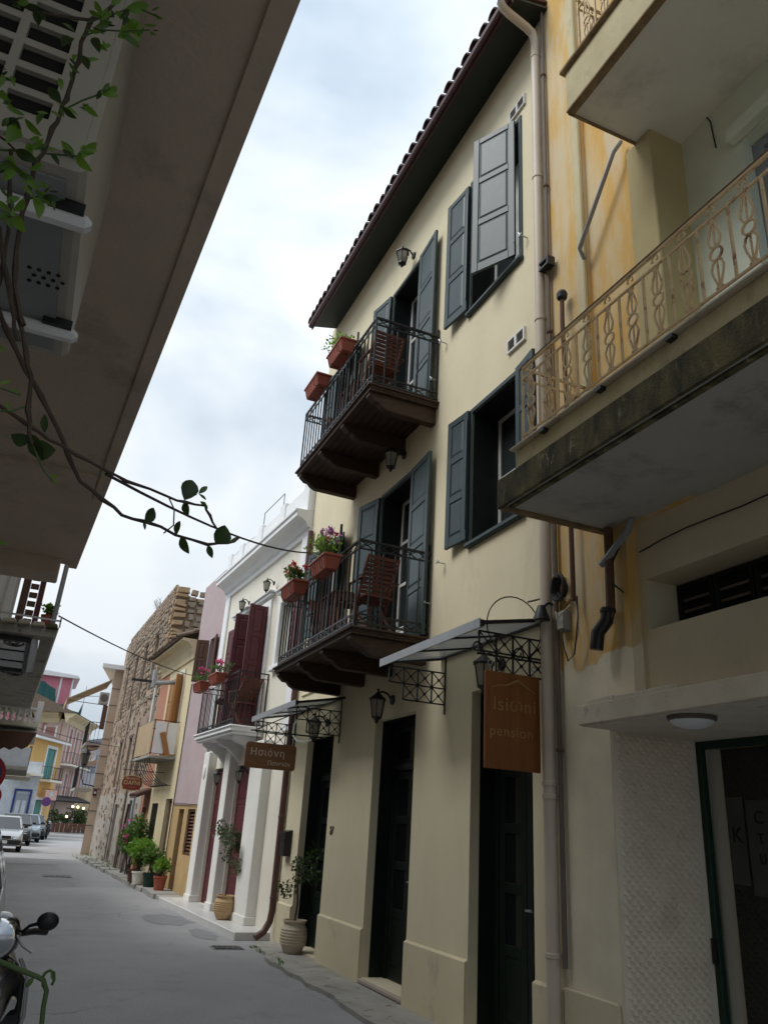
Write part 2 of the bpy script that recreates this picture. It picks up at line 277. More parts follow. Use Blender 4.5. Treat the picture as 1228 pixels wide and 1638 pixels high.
class MB:
    def __init__(self, fr=WF): self.v = []; self.f = []; self.fr = fr; self.sm = False
    def P(self, p): return self.fr(*p)
    def add(self, pts, faces):
        b = len(self.v); self.v += [self.P(p) for p in pts]; self.f += [tuple(b + i for i in f) for f in faces]; return self
    def box(self, a0, a1, b0, b1, c0, c1):
        return self.add([(a0, b0, c0), (a1, b0, c0), (a1, b1, c0), (a0, b1, c0), (a0, b0, c1), (a1, b0, c1), (a1, b1, c1), (a0, b1, c1)],
                        [(0, 3, 2, 1), (4, 5, 6, 7), (0, 1, 5, 4), (1, 2, 6, 5), (2, 3, 7, 6), (3, 0, 4, 7)])
    def hexa(self, p): return self.add(p, [(0, 3, 2, 1), (4, 5, 6, 7), (0, 1, 5, 4), (1, 2, 6, 5), (2, 3, 7, 6), (3, 0, 4, 7)])
    def quad(self, *p): return self.add(p, [tuple(range(len(p)))])
    def prism(self, poly, fn, a, b):
        """poly: 2d outline; fn(u,v,w) -> point; extruded w from a to b"""
        n = len(poly); pts = [fn(u, v, a) for u, v in poly] + [fn(u, v, b) for u, v in poly]
        return self.add(pts, [tuple(range(n))[::-1], tuple(range(n, 2 * n))] + [(i, (i + 1) % n, n + (i + 1) % n, n + i) for i in range(n)])
    def tube(self, pts, r, n=6, cap=True):
        pw = [self.P(p) for p in pts]; b = len(self.v); k = len(pw); prev = None
        rs = r if isinstance(r, (list, tuple)) else [r] * k
        for i, p in enumerate(pw):
            t = (pw[min(i + 1, k - 1)] - pw[max(i - 1, 0)])
            t = t.normalized() if t.length > 1e-9 else Vector((0, 0, 1))
            if prev is None:
                a = Vector((0, 0, 1)) if abs(t.z) < .9 else Vector((1, 0, 0)); u = t.cross(a).normalized()
            else:
                u = prev - t * prev.dot(t); u = u.normalized() if u.length > 1e-6 else t.orthogonal().normalized()
            prev = u; w = t.cross(u)
            for j in range(n):
                a = 2 * math.pi * (j + .5) / n; self.v.append(p + (u * math.cos(a) + w * math.sin(a)) * rs[i])
        for i in range(k - 1):
            for j in range(n):
                j2 = (j + 1) % n; self.f.append((b + i * n + j, b + i * n + j2, b + (i + 1) * n + j2, b + (i + 1) * n + j))
        if cap: self.f.append(tuple(b + j for j in range(n))[::-1]); self.f.append(tuple(b + (k - 1) * n + j for j in range(n)))
        return self
    def bar(self, p, q, w): return self.tube([p, q], w * .7071, 4)
    def lathe(self, c, prof, n=16, axis='z', a0=0., sx=1., sy=1.):
        b = len(self.v)
        for r, h in prof:
            for j in range(n):
                a = a0 + 2 * math.pi * j / n; x, y = r * math.cos(a) * sx, r * math.sin(a) * sy
                q = {'z': (c[0] + x, c[1] + y, c[2] + h), 'y': (c[0] + x, c[1] + h, c[2] + y), 'x': (c[0] + h, c[1] + x, c[2] + y)}[axis]
                self.v.append(self.P(q))
        for i in range(len(prof) - 1):
            for j in range(n):
                j2 = (j + 1) % n; self.f.append((b + i * n + j, b + i * n + j2, b + (i + 1) * n + j2, b + (i + 1) * n + j))
        self.f.append(tuple(b + j for j in range(n))[::-1]); self.f.append(tuple(b + (len(prof) - 1) * n + j for j in range(n)))
        return self
    def ball(self, c, r, n=10, m=6, sx=1, sy=1, sz=1):
        prof = [(max(r * math.sin(math.pi * i / m), r * .02), -r * sz * math.cos(math.pi * i / m)) for i in range(m + 1)]
        return self.lathe(c, prof, n, 'z', 0, sx, sy)

ORG = {}
def link(o): COL.objects.link(o); return o
def obj(name, mb, m, parent=None, smooth=False, bevel=0, kind=None, label=None, local=False):
    me = bpy.data.meshes.new(name)
    base_ = ORG.get(parent.name, Vector((0, 0, 0))) if parent else Vector((0, 0, 0)); off = Vector((0, 0, 0)) if local else base_
    me.from_pydata([tuple(v - off) for v in mb.v], [], mb.f)
    bm = bmesh.new(); bm.from_mesh(me); bmesh.ops.recalc_face_normals(bm, faces=bm.faces); bm.to_mesh(me); bm.free()
    me.materials.append(m)
    o = link(bpy.data.objects.new(name, me))
    if smooth:
        for p in me.polygons: p.use_smooth = True
        me.set_sharp_from_angle(angle=R(40))
    if bevel:
        bv = o.modifiers.new('bevel', 'BEVEL'); bv.width = bevel; bv.segments = 1; bv.limit_method = 'ANGLE'; bv.angle_limit = R(50)
    if parent: o.parent = parent; ORG[o.name] = base_
    if kind: o['kind'] = kind
    if label: o['label'] = label
    return o
def inst(src, parent, mtx=None):
    """copy of a single part sharing its mesh"""
    o = link(src.copy()); o.parent = parent
    if mtx is not None: o.matrix_local = mtx
    return o
def thing(name, label, cat, loc=(0, 0, 0), rotz=0, group=None, local=False):
    o = link(bpy.data.objects.new(name, None)); o.location = loc; o.rotation_euler = (0, 0, rotz); o.empty_display_size = .1
    o['label'] = label; o['category'] = cat
    if group: o['group'] = group
    ORG[o.name] = Vector((0, 0, 0)) if local else Vector(loc)
    return o
def tag(o, label, cat, group=None):
    o['label'] = label; o['category'] = cat
    if group: o['group'] = group
    return o
def kids(o): return list(o.children)
def copy_tree(o, parent=None):
    c = link(o.copy())
    if parent: c.parent = parent
    for ch in kids(o): copy_tree(ch, c)
    return c
def place(src, loc, rotz, label, group=None, scale=None):
    c = copy_tree(src); c.location = loc; c.rotation_euler = (0, 0, rotz); c['label'] = label
    if group: c['group'] = group
    if scale: c.scale = (scale,) * 3
    return c

def wall(fr, s0, s1, z0, z1, holes, depth=.25, o=0.):
    """front sheet with reveals; holes = (s0,s1,z0,z1[,depth])"""
    mb = MB(fr)
    ss = sorted({s0, s1, *[h[0] for h in holes], *[h[1] for h in holes]}); zs = sorted({z0, z1, *[h[2] for h in holes], *[h[3] for h in holes]})
    ss = [s for s in ss if s0 <= s <= s1]; zs = [z for z in zs if z0 <= z <= z1]
    for a, b in zip(ss, ss[1:]):
        for c, d in zip(zs, zs[1:]):
            mid = ((a + b) / 2, (c + d) / 2)
            if any(h[0] < mid[0] < h[1] and h[2] < mid[1] < h[3] for h in holes): continue
            mb.quad((a, o, c), (b, o, c), (b, o, d), (a, o, d))
    for h in holes:
        dp = h[4] if len(h) > 4 else depth; a, b, c, d = h[:4]; i = o - dp
        mb.quad((a, o, c), (a, i, c), (a, i, d), (a, o, d)); mb.quad((b, o, c), (b, i, c), (b, i, d), (b, o, d))
        mb.quad((a, o, c), (b, o, c), (b, i, c), (a, i, c)); mb.quad((a, o, d), (b, o, d), (b, i, d), (a, i, d))
    i = o - depth - .15
    mb.quad((s0, o, z0), (s0, i, z0), (s0, i, z1), (s0, o, z1)); mb.quad((s1, o, z0), (s1, i, z0), (s1, i, z1), (s1, o, z1))
    mb.quad((s0, o, z1), (s1, o, z1), (s1, i, z1), (s0, i, z1))
    return mb

FONT = None
def text_part(txt, size, m, parent, mtx, depth=.004, name='lettering', top=None, space=1.0):
    cu = bpy.data.curves.new(name, 'FONT'); cu.body = txt; cu.size = size; cu.extrude = depth; cu.align_x = 'CENTER'; cu.align_y = 'CENTER'; cu.space_character = space
    to = bpy.data.objects.new('tmp', cu); COL.objects.link(to)
    bpy.context.view_layer.update()
    me = bpy.data.meshes.new_from_object(to.evaluated_get(bpy.context.evaluated_depsgraph_get()))
    bpy.data.objects.remove(to); bpy.data.curves.remove(cu)
    off = ORG.get(parent.name, Vector((0, 0, 0)))
    me.transform(Matrix.Translation(-off) @ mtx)
    me.materials.clear(); me.materials.append(m)
    o = link(bpy.data.objects.new(name, me)); o.parent = parent; ORG[o.name] = off
    return o
def axes(origin, xax, yax):
    x = Vector(xax).normalized(); y = Vector(yax).normalized(); z = x.cross(y)
    m = Matrix((x, y, z)).transposed().to_4x4(); m.translation = Vector(origin); return m

def leaf_cloud(mb, c, rad, n, size, r, up=.3, hollow=.0):
    """many small leaf-shaped faces inside an ellipsoid"""
    for _ in range(n):
        while True:
            p = Vector((r.uniform(-1, 1), r.uniform(-1, 1), r.uniform(-1, 1)))
            if hollow <= p.length <= 1: break
        p = Vector((c[0] + p.x * rad[0], c[1] + p.y * rad[1], c[2] + p.z * rad[2]))
        d = Vector((r.gauss(0, 1), r.gauss(0, 1), r.gauss(up, .7))).normalized(); w = d.orthogonal().normalized()
        w = (Matrix.Rotation(r.uniform(0, 6.28), 3, d) @ w); nrm = d.cross(w); l = size * r.uniform(.7, 1.3); k = l * .32
        b = len(mb.v)
        mb.v += [p, p + d * l * .45 + w * k + nrm * l * .08, p + d * l, p + d * l * .45 - w * k + nrm * l * .08]
        mb.f.append((b, b + 1, b + 2, b + 3))
    return mb

# ------------------------------------------------------------------ ground, road, pavements
g = MB(); g.quad((-400, -300, -.05), (400, -300, -.05), (400, 500, -.05), (-400, 500, -.05)); obj('ground', g, M['ground'], kind='structure')
right_edge = [(3.27, -12), (3.27, 10.6), (3.36, 11.4), (3.52, 12.6), (3.33, 17.6), (3.08, 19.2), (2.93, 23), (2.66, 30), (2.46, 36.0), (2.45, 39), (4.2, 46), (8, 62), (14, 95)]
left_edge = [(-2.3, -12), (-2.3, 40), (-1.2, 55), (.6, 66), (3.2, 80), (7, 110)]
road = MB()
def lerp_poly(pl, y):
    for (x0, y0), (x1, y1) in zip(pl, pl[1:]):
        if y0 <= y <= y1: return x0 + (x1 - x0) * (y - y0) / (y1 - y0)
    return pl[-1][0] if y > pl[-1][1] else pl[0][0]
ys = sorted({y for _, y in right_edge} | {y for _, y in left_edge if y <= 95} | {95})
for a, b in zip(ys, ys[1:]):
    road.quad((lerp_poly(left_edge, a) - .6, a, 0), (lerp_poly(right_edge, a) + .5, a, 0), (lerp_poly(right_edge, b) + .5, b, 0), (lerp_poly(left_edge, b) - .6, b, 0))
obj('road', road, M['asphalt'], kind='structure')
pt = MB()
def blob(mb, cx, cy, rx, ry, z, n=14, seed=1):
    r_ = random.Random(seed); mb.quad(*[(cx + rx * math.cos(6.283 * i / n) * r_.uniform(.75, 1.1), cy + ry * math.sin(6.283 * i / n) * r_.uniform(.75, 1.1), z) for i in range(n)])
blob(pt, 2.75, 15.4, .42, .9, .004, seed=3); blob(pt, 3.0, 13.6, .22, .7, .004, seed=4); blob(pt, .6, 30, 1.0, .35, .004, seed=5); blob(pt, 1.3, 38.5, .9, .25, .004, seed=8)
blob(pt, 1.2, 33.5, 1.1, .16, .004, seed=9)
obj('road_patch', pt, M['patch'], kind='structure')
# kerb and pavement along the right: near strip flush with the inn, then the raised slabs past the white house
pv = MB()
def strip(mb, pts_out, pts_in, z0, z1):
    for (o0, o1), (i0, i1) in zip(zip(pts_out, pts_out[1:]), zip(pts_in, pts_in[1:])):
        mb.hexa([(*o0, z0), (*i0, z0), (*i1, z0), (*o1, z0), (*o0, z1), (*i0, z1), (*i1, z1), (*o1, z1)])
rr = random.Random(5)
yy = [2 + i * .35 for i in range(31)]
outp = [(3.30 + rr.uniform(-.045, .045) + (max(0, y - 10.8) * .12), y) for y in yy]
strip(pv, outp, [(3.90, y) for y in yy], -.02, .045)
obj('pavement', pv, M['concrete'], kind='structure')
# raised slabs: each slab its own piece
pvs = thing('raised_pavement', 'raised pavement of uneven stone slabs', 'pavement', (3.2, 22, 0)); del pvs['category']; pvs['kind'] = 'structure'
FACE = [(3.52, 18.15), (3.47, 21.0), (3.25, 25.2), (3.02, 33.5), (2.66, 37.0)]
KERB = [(3.10, 18.3), (3.00, 21.0), (2.88, 24.6), (2.62, 31.), (2.38, 36.6), (2.36, 38)]
y = 18.25; k = 0
while y < 37.4:
    l = rr.uniform(.55, .95); y1 = min(y + l, 37.5)
    xo0, xo1 = lerp_poly(KERB, y), lerp_poly(KERB, y1); xi0, xi1 = lerp_poly(FACE, y) + .1, lerp_poly(FACE, y1) + .1
    h = .11 + rr.uniform(-.025, .02); j = rr.uniform(-.04, .03)
    obj('slab', MB().hexa([(xo0 + j, y + .012, -.02), (xi0, y + .012, -.02), (xi1, y1 - .012, -.02), (xo1 + j, y1 - .012, -.02), (xo0 + j, y + .012, h), (xi0, y + .012, h + .01), (xi1, y1 - .012, h + .01), (xo1 + j, y1 - .012, h)]), M['paving'] if k % 3 else M['concrete'], pvs, bevel=.015)
    y = y1; k += 1
# cast iron covers
def cover(name, label, x, y, sx, sy, m='rust'):
    t = thing(name, label, 'drain cover', (x, y, 0))
    obj('frame', MB().box(x - sx, x + sx, y - sy, y + sy, -.01, .008), M['patch'], t)
    for i in range(5):
        w = 2 * sx * .9 / 5; a = x - sx * .9 + i * w
        obj('bar', MB().box(a + w * .12, a + w * .88, y - sy * .88, y + sy * .88, .006, .016), M['iron'], t)
    return t
cover('manhole_cover', 'dark iron manhole cover in the middle of the road', 1.33, 24.95, .38, .38)
cover('gutter_grate', 'rusty gutter grate in the road before the brown drainpipe foot', 3.05, 12.15, .22, .16)
# weeds in the gutter line
wd = MB()
for _ in range(46):
    y_ = rr.uniform(10.2, 12.0) if rr.random() < .12 else rr.uniform(26, 36)
    x_ = (3.30 if y_ < 13 else lerp_poly(KERB, y_) + rr.uniform(0, .5)) + rr.uniform(-.05, .05)
    leaf_cloud(wd, (x_, y_, .06 if y_ < 13 else .16), (.05, .07, .03), 7, .035, rr, 1.2)
obj('gutter_weeds', wd, M['leaf_mid'], kind='stuff')

# ------------------------------------------------------------------ facade kit
class Leaf:
    """frame of a hinged leaf: u along the leaf from the hinge, v thickness, z up from z0"""
    def __init__(self, fr, s, o, z0, ang): self.fr, self.s, self.o, self.z0, self.c, self.n = fr, s, o, z0, math.cos(ang), math.sin(ang)
    def __call__(self, u, v, z): return self.fr(self.s + u * self.c - v * self.n, self.o + u * self.n + v * self.c, self.z0 + z)
def shutter(parent, lf, w, h, npan, m, t=.04, fw=.085, name='shutter', panel='panel', label=None):
    mb = MB(lf); g_ = .012
    mb.box(0, fw, -t / 2, t / 2, 0, h); mb.box(w - fw, w, -t / 2, t / 2, 0, h)
    ph = (h - fw * (npan + 1) - .03) / npan; z = 0; zs = []
    for i in range(npan + 1):
        r = fw + (.03 if i == 0 else 0); mb.box(fw - .002, w - fw + .002, -t / 2 + .002, t / 2 - .002, z, z + r); zs.append(z + r); z += r + ph
    o = obj(name, mb, m, parent, bevel=.006, label=label)
    for i in range(npan):
        z0, z1 = zs[i], zs[i] + ph; p = MB(lf)
        p.box(fw - .002, w - fw + .002, -t * .18, t * .18, z0 - .002, z1 + .002)
        e = .035
        for sg in (-1, 1):
            a, b = sg * t * .18, sg * t * .42
            p.add([(fw + .01, a, z0 + .01), (w - fw - .01, a, z0 + .01), (w - fw - .01, a, z1 - .01), (fw + .01, a, z1 - .01),
                   (fw + e, b, z0 + e), (w - fw - e, b, z0 + e), (w - fw - e, b, z1 - e), (fw + e, b, z1 - e)], [(0, 1, 5, 4), (1, 2, 6, 5), (2, 3, 7, 6), (3, 0, 4, 7), (4, 5, 6, 7)])
        obj(panel, p, m, o)
    obj('hinge', MB(lf).tube([(0, t * .7, h * .08), (0, t * .7, h * .92)], .010, 6), m, o)
    return o
def glazed_leaf(parent, lf, w, h, rows, m, pm, low=0., fw=.075, t=.045, name='door', cols=1):
    """rows of panes above a solid lower panel of height low"""
    mb = MB(lf); mb.box(0, fw, -t / 2, t / 2, 0, h); mb.box(w - fw, w, -t / 2, t / 2, 0, h)
    zs = [0 + fw * 1.3] if not low else [fw * 1.3 + low + fw]
    mb.box(fw, w - fw, -t / 2, t / 2, 0, fw * 1.3)
    if low: mb.box(fw, w - fw, -t / 2, t / 2, fw * 1.3 + low, fw * 1.3 + low + fw)
    ph = (h - zs[0] - fw * rows) / rows; pz = []
    z = zs[0]
    for i in range(rows):
        pz.append((z, z + ph)); mb.box(fw, w - fw, -t / 2, t / 2, z + ph, z + ph + fw); z += ph + fw
    o = obj(name, mb, m, parent, bevel=.005)
    for a, b in pz: obj('pane', MB(lf).box(fw, w - fw, -.004, .004, a, b), pm, o)
    if low:
        p = MB(lf).box(fw, w - fw, -.012, .012, fw * 1.3, fw * 1.3 + low); e = .04; z0, z1 = fw * 1.3 + .01, fw * 1.3 + low - .01
        for sg in (-1, 1):
            a, b = sg * .012, sg * .02
            p.add([(fw + .01, a, z0), (w - fw - .01, a, z0), (w - fw - .01, a, z1), (fw + .01, a, z1), (fw + e, b, z0 + e), (w - fw - e, b, z0 + e), (w - fw - e, b, z1 - e), (fw + e, b, z1 - e)],
                  [(0, 1, 5, 4), (1, 2, 6, 5), (2, 3, 7, 6), (3, 0, 4, 7), (4, 5, 6, 7)])
        obj('panel', p, m, o)
    return o
def frame_box(mb, s0, s1, o0, o1, z0, z1, w, sill=True):
    mb.box(s0, s0 + w, o0, o1, z0, z1); mb.box(s1 - w, s1, o0, o1, z0, z1); mb.box(s0 + w, s1 - w, o0, o1, z1 - w, z1)
    if sill: mb.box(s0 + w, s1 - w, o0, o1, z0, z0 + w)
    return mb

# lantern prototype, wall at local x=0, hangs out along -x
def make_lantern():
    t = thing('wall_lantern', '-', 'wall lantern', local=True)
    b = MB(); b.lathe((0, 0, .02), [(.06, 0), (.055, .015), (.03, .02)], 10, 'z'); b = MB()
    b.lathe((0, 0, 0), [(.055, 0), (.05, -.02), (.025, -.03)], 10, 'x')
    b.tube([(-.02, 0, 0), (-.07, 0, .06), (-.13, 0, .075), (-.18, 0, .05), (-.18, 0, .02)], .012, 6)
    obj('bracket', b, M['iron'], t, smooth=True)
    c = MB(); cx = (-.18, 0, 0)
    c.lathe(cx, [(.012, .10), (.016, .085), (.008, .07), (.02, .055), (.035, .04), (.065, .015), (.10, -.01), (.102, -.022), (.09, -.024)], 6)
    obj('cap', c, M['iron'], t)
    gl = MB(); gl.lathe(cx, [(.080, -.026), (.052, -.20)], 6); obj('glass', gl, M['lampglass'], t)
    fr_ = MB()
    for j in range(6):
        a = 6.2832 * j / 6; fr_.tube([(-.18 + .083 * math.cos(a), .083 * math.sin(a), -.024), (-.18 + .054 * math.cos(a), .054 * math.sin(a), -.202)], .006, 4)
    fr_.lathe(cx, [(.058, -.198), (.06, -.21), (.035, -.225), (.02, -.24), (.022, -.25), (.008, -.268)], 6)
    obj('cage', fr_, M['iron'], t)
    return t
LANT = make_lantern(); LANT_used = [False]
def lantern(loc, label, group, rotz=0, scale=1.12):
    if not LANT_used[0]:
        LANT_used[0] = True; o = LANT; o.location = loc; o.rotation_euler = (0, 0, rotz); o['label'] = label; o['group'] = group
    else: o = place(LANT, loc, rotz, label, group)
    o.scale = (scale,) * 3
    return o

# ------------------------------------------------------------------ the inn
I = Fr((3.885, 0), (3.885, 1))
Y0, Y1 = 5.43, 12.87
inn = thing('guest_house', 'cream three-storey guest house with dark teal shutters and two timber balconies', 'building', (3.885, 9, 0))
D3 = (5.82, 6.87, .05, 2.96); D2 = (8.14, 9.30, .10, 2.91); D1 = (10.80, 11.98, .06, 2.89)
BL = (8.50, 9.52, 3.70, 6.05); BU = (8.60, 9.60, 6.80, 9.66)
W2 = (5.95, 6.94, 4.56, 6.17); W3 = (5.94, 7.05, 7.66, 9.76)
F2 = (11.15, 12.05, 4.5, 6.0); F3 = (11.15, 12.05, 7.6, 9.6)
holes = [D1 + (.36,), D2 + (.36,), D3 + (.36,), BL + (.40,), BU + (.40,), W2 + (.42,), W3 + (.42,), F2, F3]
obj('wall', wall(I, Y0, Y1, -.05, 11.05, holes, .28), M['cream'], inn)
bd = MB(); bd.box(4.36, 11.5, Y0 + .01, Y1 - .01, -.05, 11.05)
bd.quad((3.9, Y1, 7), (4.4, Y1, 7), (4.4, Y1, 11.0), (3.9, Y1, 11.0)); obj('rear_block', bd, M['offwhite'], inn)
for a, b, z in ((Y0, 5.82, .62), (6.87, 8.14, .60), (9.30, 10.80, .57), (11.98, 12.66, .55)):
    pl = MB(I); pl.box(a + .003, b - .003, 0, .03, -.04, z); pl.add([(a + .003, 0, z), (b - .003, 0, z), (b - .003, .03, z), (a + .003, .03, z), (a + .003, 0, z + .02), (b - .003, 0, z + .02)], [(3, 2, 5, 4), (0, 3, 4), (1, 5, 2)])
    obj('plinth', pl, M['cream_plinth'], inn)
obj('string_course', MB(I).box(7.2, 12.5, 0, .025, 3.60, 3.635), M['cream'], inn, bevel=.008)
# doors
for nm, H, rows in (('a', D1, 3), ('b', D2, 3), ('c', D3, 3)):
    s0, s1, z0, z1 = H; o0, o1 = -.34, -.26
    mb = frame_box(MB(I), s0 + .002, s1 - .002, o0, o1, z0, z1 - .002, .07, False); mb.box(s0 + .07, s1 - .07, o0, o1 + .02, z0 + 2.22, z0 + 2.30)
    fr_ = obj('door_frame', mb, M['green_door'], inn, bevel=.006)
    obj('pane', MB(I).box(s0 + .12, s1 - .12, -.305, -.295, z0 + 2.34, z1 - .12), M['pane'], fr_)
    tr = frame_box(MB(I), s0 + .07, s1 - .07, -.32, -.28, z0 + 2.30, z1 - .07, .055); obj('transom', tr, M['green_door'], fr_)
    w = (s1 - s0 - .14) / 2
    d1 = glazed_leaf(inn, Leaf(I, s0 + .07, -.30, z0 + .01, 0), w - .004, 2.2, 3, M['green_door'], M['pane_reflect'] if nm == 'b' else M['pane'], low=.5, fw=.09)
    d2 = glazed_leaf(inn, Leaf(I, s1 - .07, -.30, z0 + .01, math.pi), w - .004, 2.2, 3, M['green_door'], M['pane'], low=.5, fw=.09)
    hm = MB(I); hm.tube([((s0 + s1) / 2 - .05, -.275, z0 + 1.02), ((s0 + s1) / 2 - .05, -.23, z0 + 1.02), ((s0 + s1) / 2 - .15, -.23, z0 + 1.02)], .009, 6)
    obj('handle', hm, M['metal'], d1)
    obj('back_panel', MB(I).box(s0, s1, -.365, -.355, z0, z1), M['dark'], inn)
    obj('jamb_lining', MB(I).box(s0 + .001, s0 + .012, -.258, -.10, z0, z1 - .013).box(s1 - .012, s1 - .001, -.258, -.10, z0, z1 - .013).box(s0 + .001, s1 - .001, -.258, -.10, z1 - .012, z1 - .001), M['green_door'], fr_)
    obj('door_sill', MB(I).box(s0 + .002, s1 - .002, -.255, .035, z0 - .05, z0 - .004), M['sillstone'], inn, bevel=.01)
# upper french doors and windows
def opening(par, fr, H, deep, trim, trimw=.055, sill=False, leaf_m='shutter'):
    s0, s1, z0, z1 = H
    mb = MB(fr); w = trimw
    mb.box(s0 - w, s0 - .001, .0, .022, z0, z1 + w); mb.box(s1 + .001, s1 + w, .0, .022, z0, z1 + w); mb.box(s0 - .001, s1 + .001, 0, .022, z1 + .001, z1 + w)
    # dark lining of the reveal
    f = obj('window_trim', mb, M[trim], par, bevel=.005); mb = MB(fr)
    mb.box(s0 + .001, s0 + .015, -deep, 0, z0, z1 - .015); mb.box(s1 - .015, s1 - .001, -deep, 0, z0, z1 - .015); mb.box(s0 + .001, s1 - .001, -deep, 0, z1 - .015, z1 - .001)
    obj('reveal_lining', mb, M['lining'], f)
    if sill: obj('sill', MB(fr).box(s0 - .07, s1 + .07, -deep, .06, z0 - .05, z0 + .006), M[trim], par, bevel=.012)
    return f
def casement(par, fr, H, o, m, rows, leafs=2, low=0, name='window', ang=0.):
    s0, s1, z0, z1 = H; w = (s1 - s0 - .03) / leafs
    a = glazed_leaf(par, Leaf(fr, s0 + .015, o, z0 + .01, ang), w - .003, z1 - z0 - .03, rows, m, M['pane_grey'], low, .05, .04, name)
    if leafs == 2: b = glazed_leaf(par, Leaf(fr, s1 - .015, o, z0 + .01, math.pi - ang), w - .003, z1 - z0 - .03, rows, m, M['pane_grey'], low, .05, .04, name)
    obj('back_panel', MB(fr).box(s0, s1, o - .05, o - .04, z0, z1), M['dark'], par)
for H, dp in ((W2, .41), (W3, .41)):
    opening(inn, I, H, dp, 'shutter', .06, True); casement(inn, I, H, -.34, M['winwhite'], 2)
for H in (BL, BU):
    opening(inn, I, H, .39, 'shutter', .06, False); casement(inn, I, H, -.31, M['winwhite'], 3, low=.35, name='balcony_door')
for H in (F2, F3):
    opening(inn, I, H, .27, 'shutter', .06, True); casement(inn, I, H, -.2, M['winwhite'], 2)
rad = math.radians
for H, far, near, np_, wl in ((BL, 12, 4, 3, .52), (BU, 10, 4, 3, .52)):
    s0, s1, z0, z1 = H
    shutter(inn, Leaf(I, s1 + .03, .045, z0 + .02, rad(far)), wl, z1 - z0 + .0, np_ + 1, M['shutter'])
    shutter(inn, Leaf(I, s0 - .03, .045, z0 + .02, rad(180 - near)), wl + .10, z1 - z0 + .0, np_ + 1, M['shutter'])
shutter(inn, Leaf(I, W2[1] + .03, .045, W2[2] + .04, rad(5)), .42, W2[3] - W2[2], 3, M['shutter'])
shutter(inn, Leaf(I, W2[0] + .0, .05, W2[2] + .03, rad(172)), .40, W2[3] - W2[2], 3, M['shutter'])
shutter(inn, Leaf(I, W3[1] + .03, .045, W3[2] + .04, rad(6)), .50, W3[3] - W3[2] - .06, 3, M['shutter'])
shutter(inn, Leaf(I, W3[0] + .02, .05, W3[2] + .04, rad(28)), .58, W3[3] - W3[2] - .02, 3, M['shutter'], label='half-open shutter')
for H in (F2, F3):
    shutter(inn, Leaf(I, H[0] - .03, .045, H[2] + .03, rad(160)), .42, H[3] - H[2], 3, M['shutter'])
    shutter(inn, Leaf(I, H[1] + .03, .045, H[2] + .03, rad(10)), .42, H[3] - H[2], 3, M['shutter'])
# shutter catches (small iron dogs on the wall)
for s_, z_ in ((7.86, 4.1), (7.92, 7.15), (7.55, 4.5), (7.7, 7.6), (5.80, 7.85)):
    ct = MB(I); ct.tube([(s_, 0, z_), (s_, .09, z_), (s_ + .03, .1, z_ + .05)], .008, 5); ct.box(s_ - .03, s_ + .03, .09, .10, z_ - .012, z_ + .012)
    obj('shutter_catch', ct, M['metal'], inn)
# square vent pairs
for yc, zc in ((5.955, 10.0), (6.01, 6.6)):
    v = obj('vent', frame_box(MB(I), yc - .17, yc + .17, .001, .03, zc - .085, zc + .085, .022).box(yc - .02, yc + .02, .001, .03, zc - .063, zc + .063), M['winwhite'], inn)
    for sg in (-1, 1):
        mb = MB(I)
        mb.box(yc + sg * .085 - .065, yc + sg * .085 + .065, .001, .006, zc - .063, zc + .063); obj('backing', mb, M['dark'], v)
        for k in range(4): obj('slat', MB(I).box(yc + sg * .085 - .064, yc + sg * .085 + .064, .007, .018, zc - .055 + k * .03, zc - .045 + k * .03), M['pipe_dark'], v)
# house number
text_part('27', .14, M['rust'], inn, axes((3.878, 10.58, 1.60), (0, -1, 0), (0, 0, 1)), .006, 'house_number')
# roof: soffit, fascia, gutter, tiles
RY0, RY1 = 5.30, 12.66
sf = MB(I); sf.hexa([(RY0, -.3, 11.06), (RY1, -.3, 11.06), (RY1, .485, 10.87), (RY0, .485, 10.87), (RY0, -.3, 11.10), (RY1, -.3, 11.10), (RY1, .485, 10.90), (RY0, .485, 10.90)])
so_ = obj('soffit', sf, M['darksoffit'], inn)
gt = MB(I); gp = [(.51, 10.82), (.55, 10.815), (.575, 10.84), (.58, 10.905), (.565, 10.905), (.56, 10.85), (.54, 10.835), (.51, 10.84)]
gt.prism(gp, lambda u, v, w: (w, u, v), RY0, RY1); gt.box(RY0, RY1, .486, .51, 10.79, 10.96); obj('gutter', gt, M['fascia'], inn)
SL = math.tan(R(17))
rf = MB(I); rf.hexa([(RY0, .53, 10.93), (RY1, .53, 10.93), (RY1, -3.6, 10.93 + 4.2 * SL), (RY0, -3.6, 10.93 + 4.2 * SL), (RY0, .53, 10.97), (RY1, .53, 10.97), (RY1, -3.6, 10.97 + 4.2 * SL), (RY0, -3.6, 10.97 + 4.2 * SL)])
rf.hexa([(RY0, -3.6, 10.93 + 4.2 * SL), (RY1, -3.6, 10.93 + 4.2 * SL), (RY1, -7.8, 10.93), (RY0, -7.8, 10.93), (RY0, -3.6, 10.97 + 4.2 * SL), (RY1, -3.6, 10.97 + 4.2 * SL), (RY1, -7.8, 10.97), (RY0, -7.8, 10.97)])
roof = obj('roof', rf, M['tile'], inn)
ga = MB(); ga.prism([(3.9, 11.05), (11.5, 11.05), (7.5, 12.1)], lambda u, v, w: (u, w, v), Y0 + .02, Y1 - .02); obj('gable', ga, M['cream'], inn)
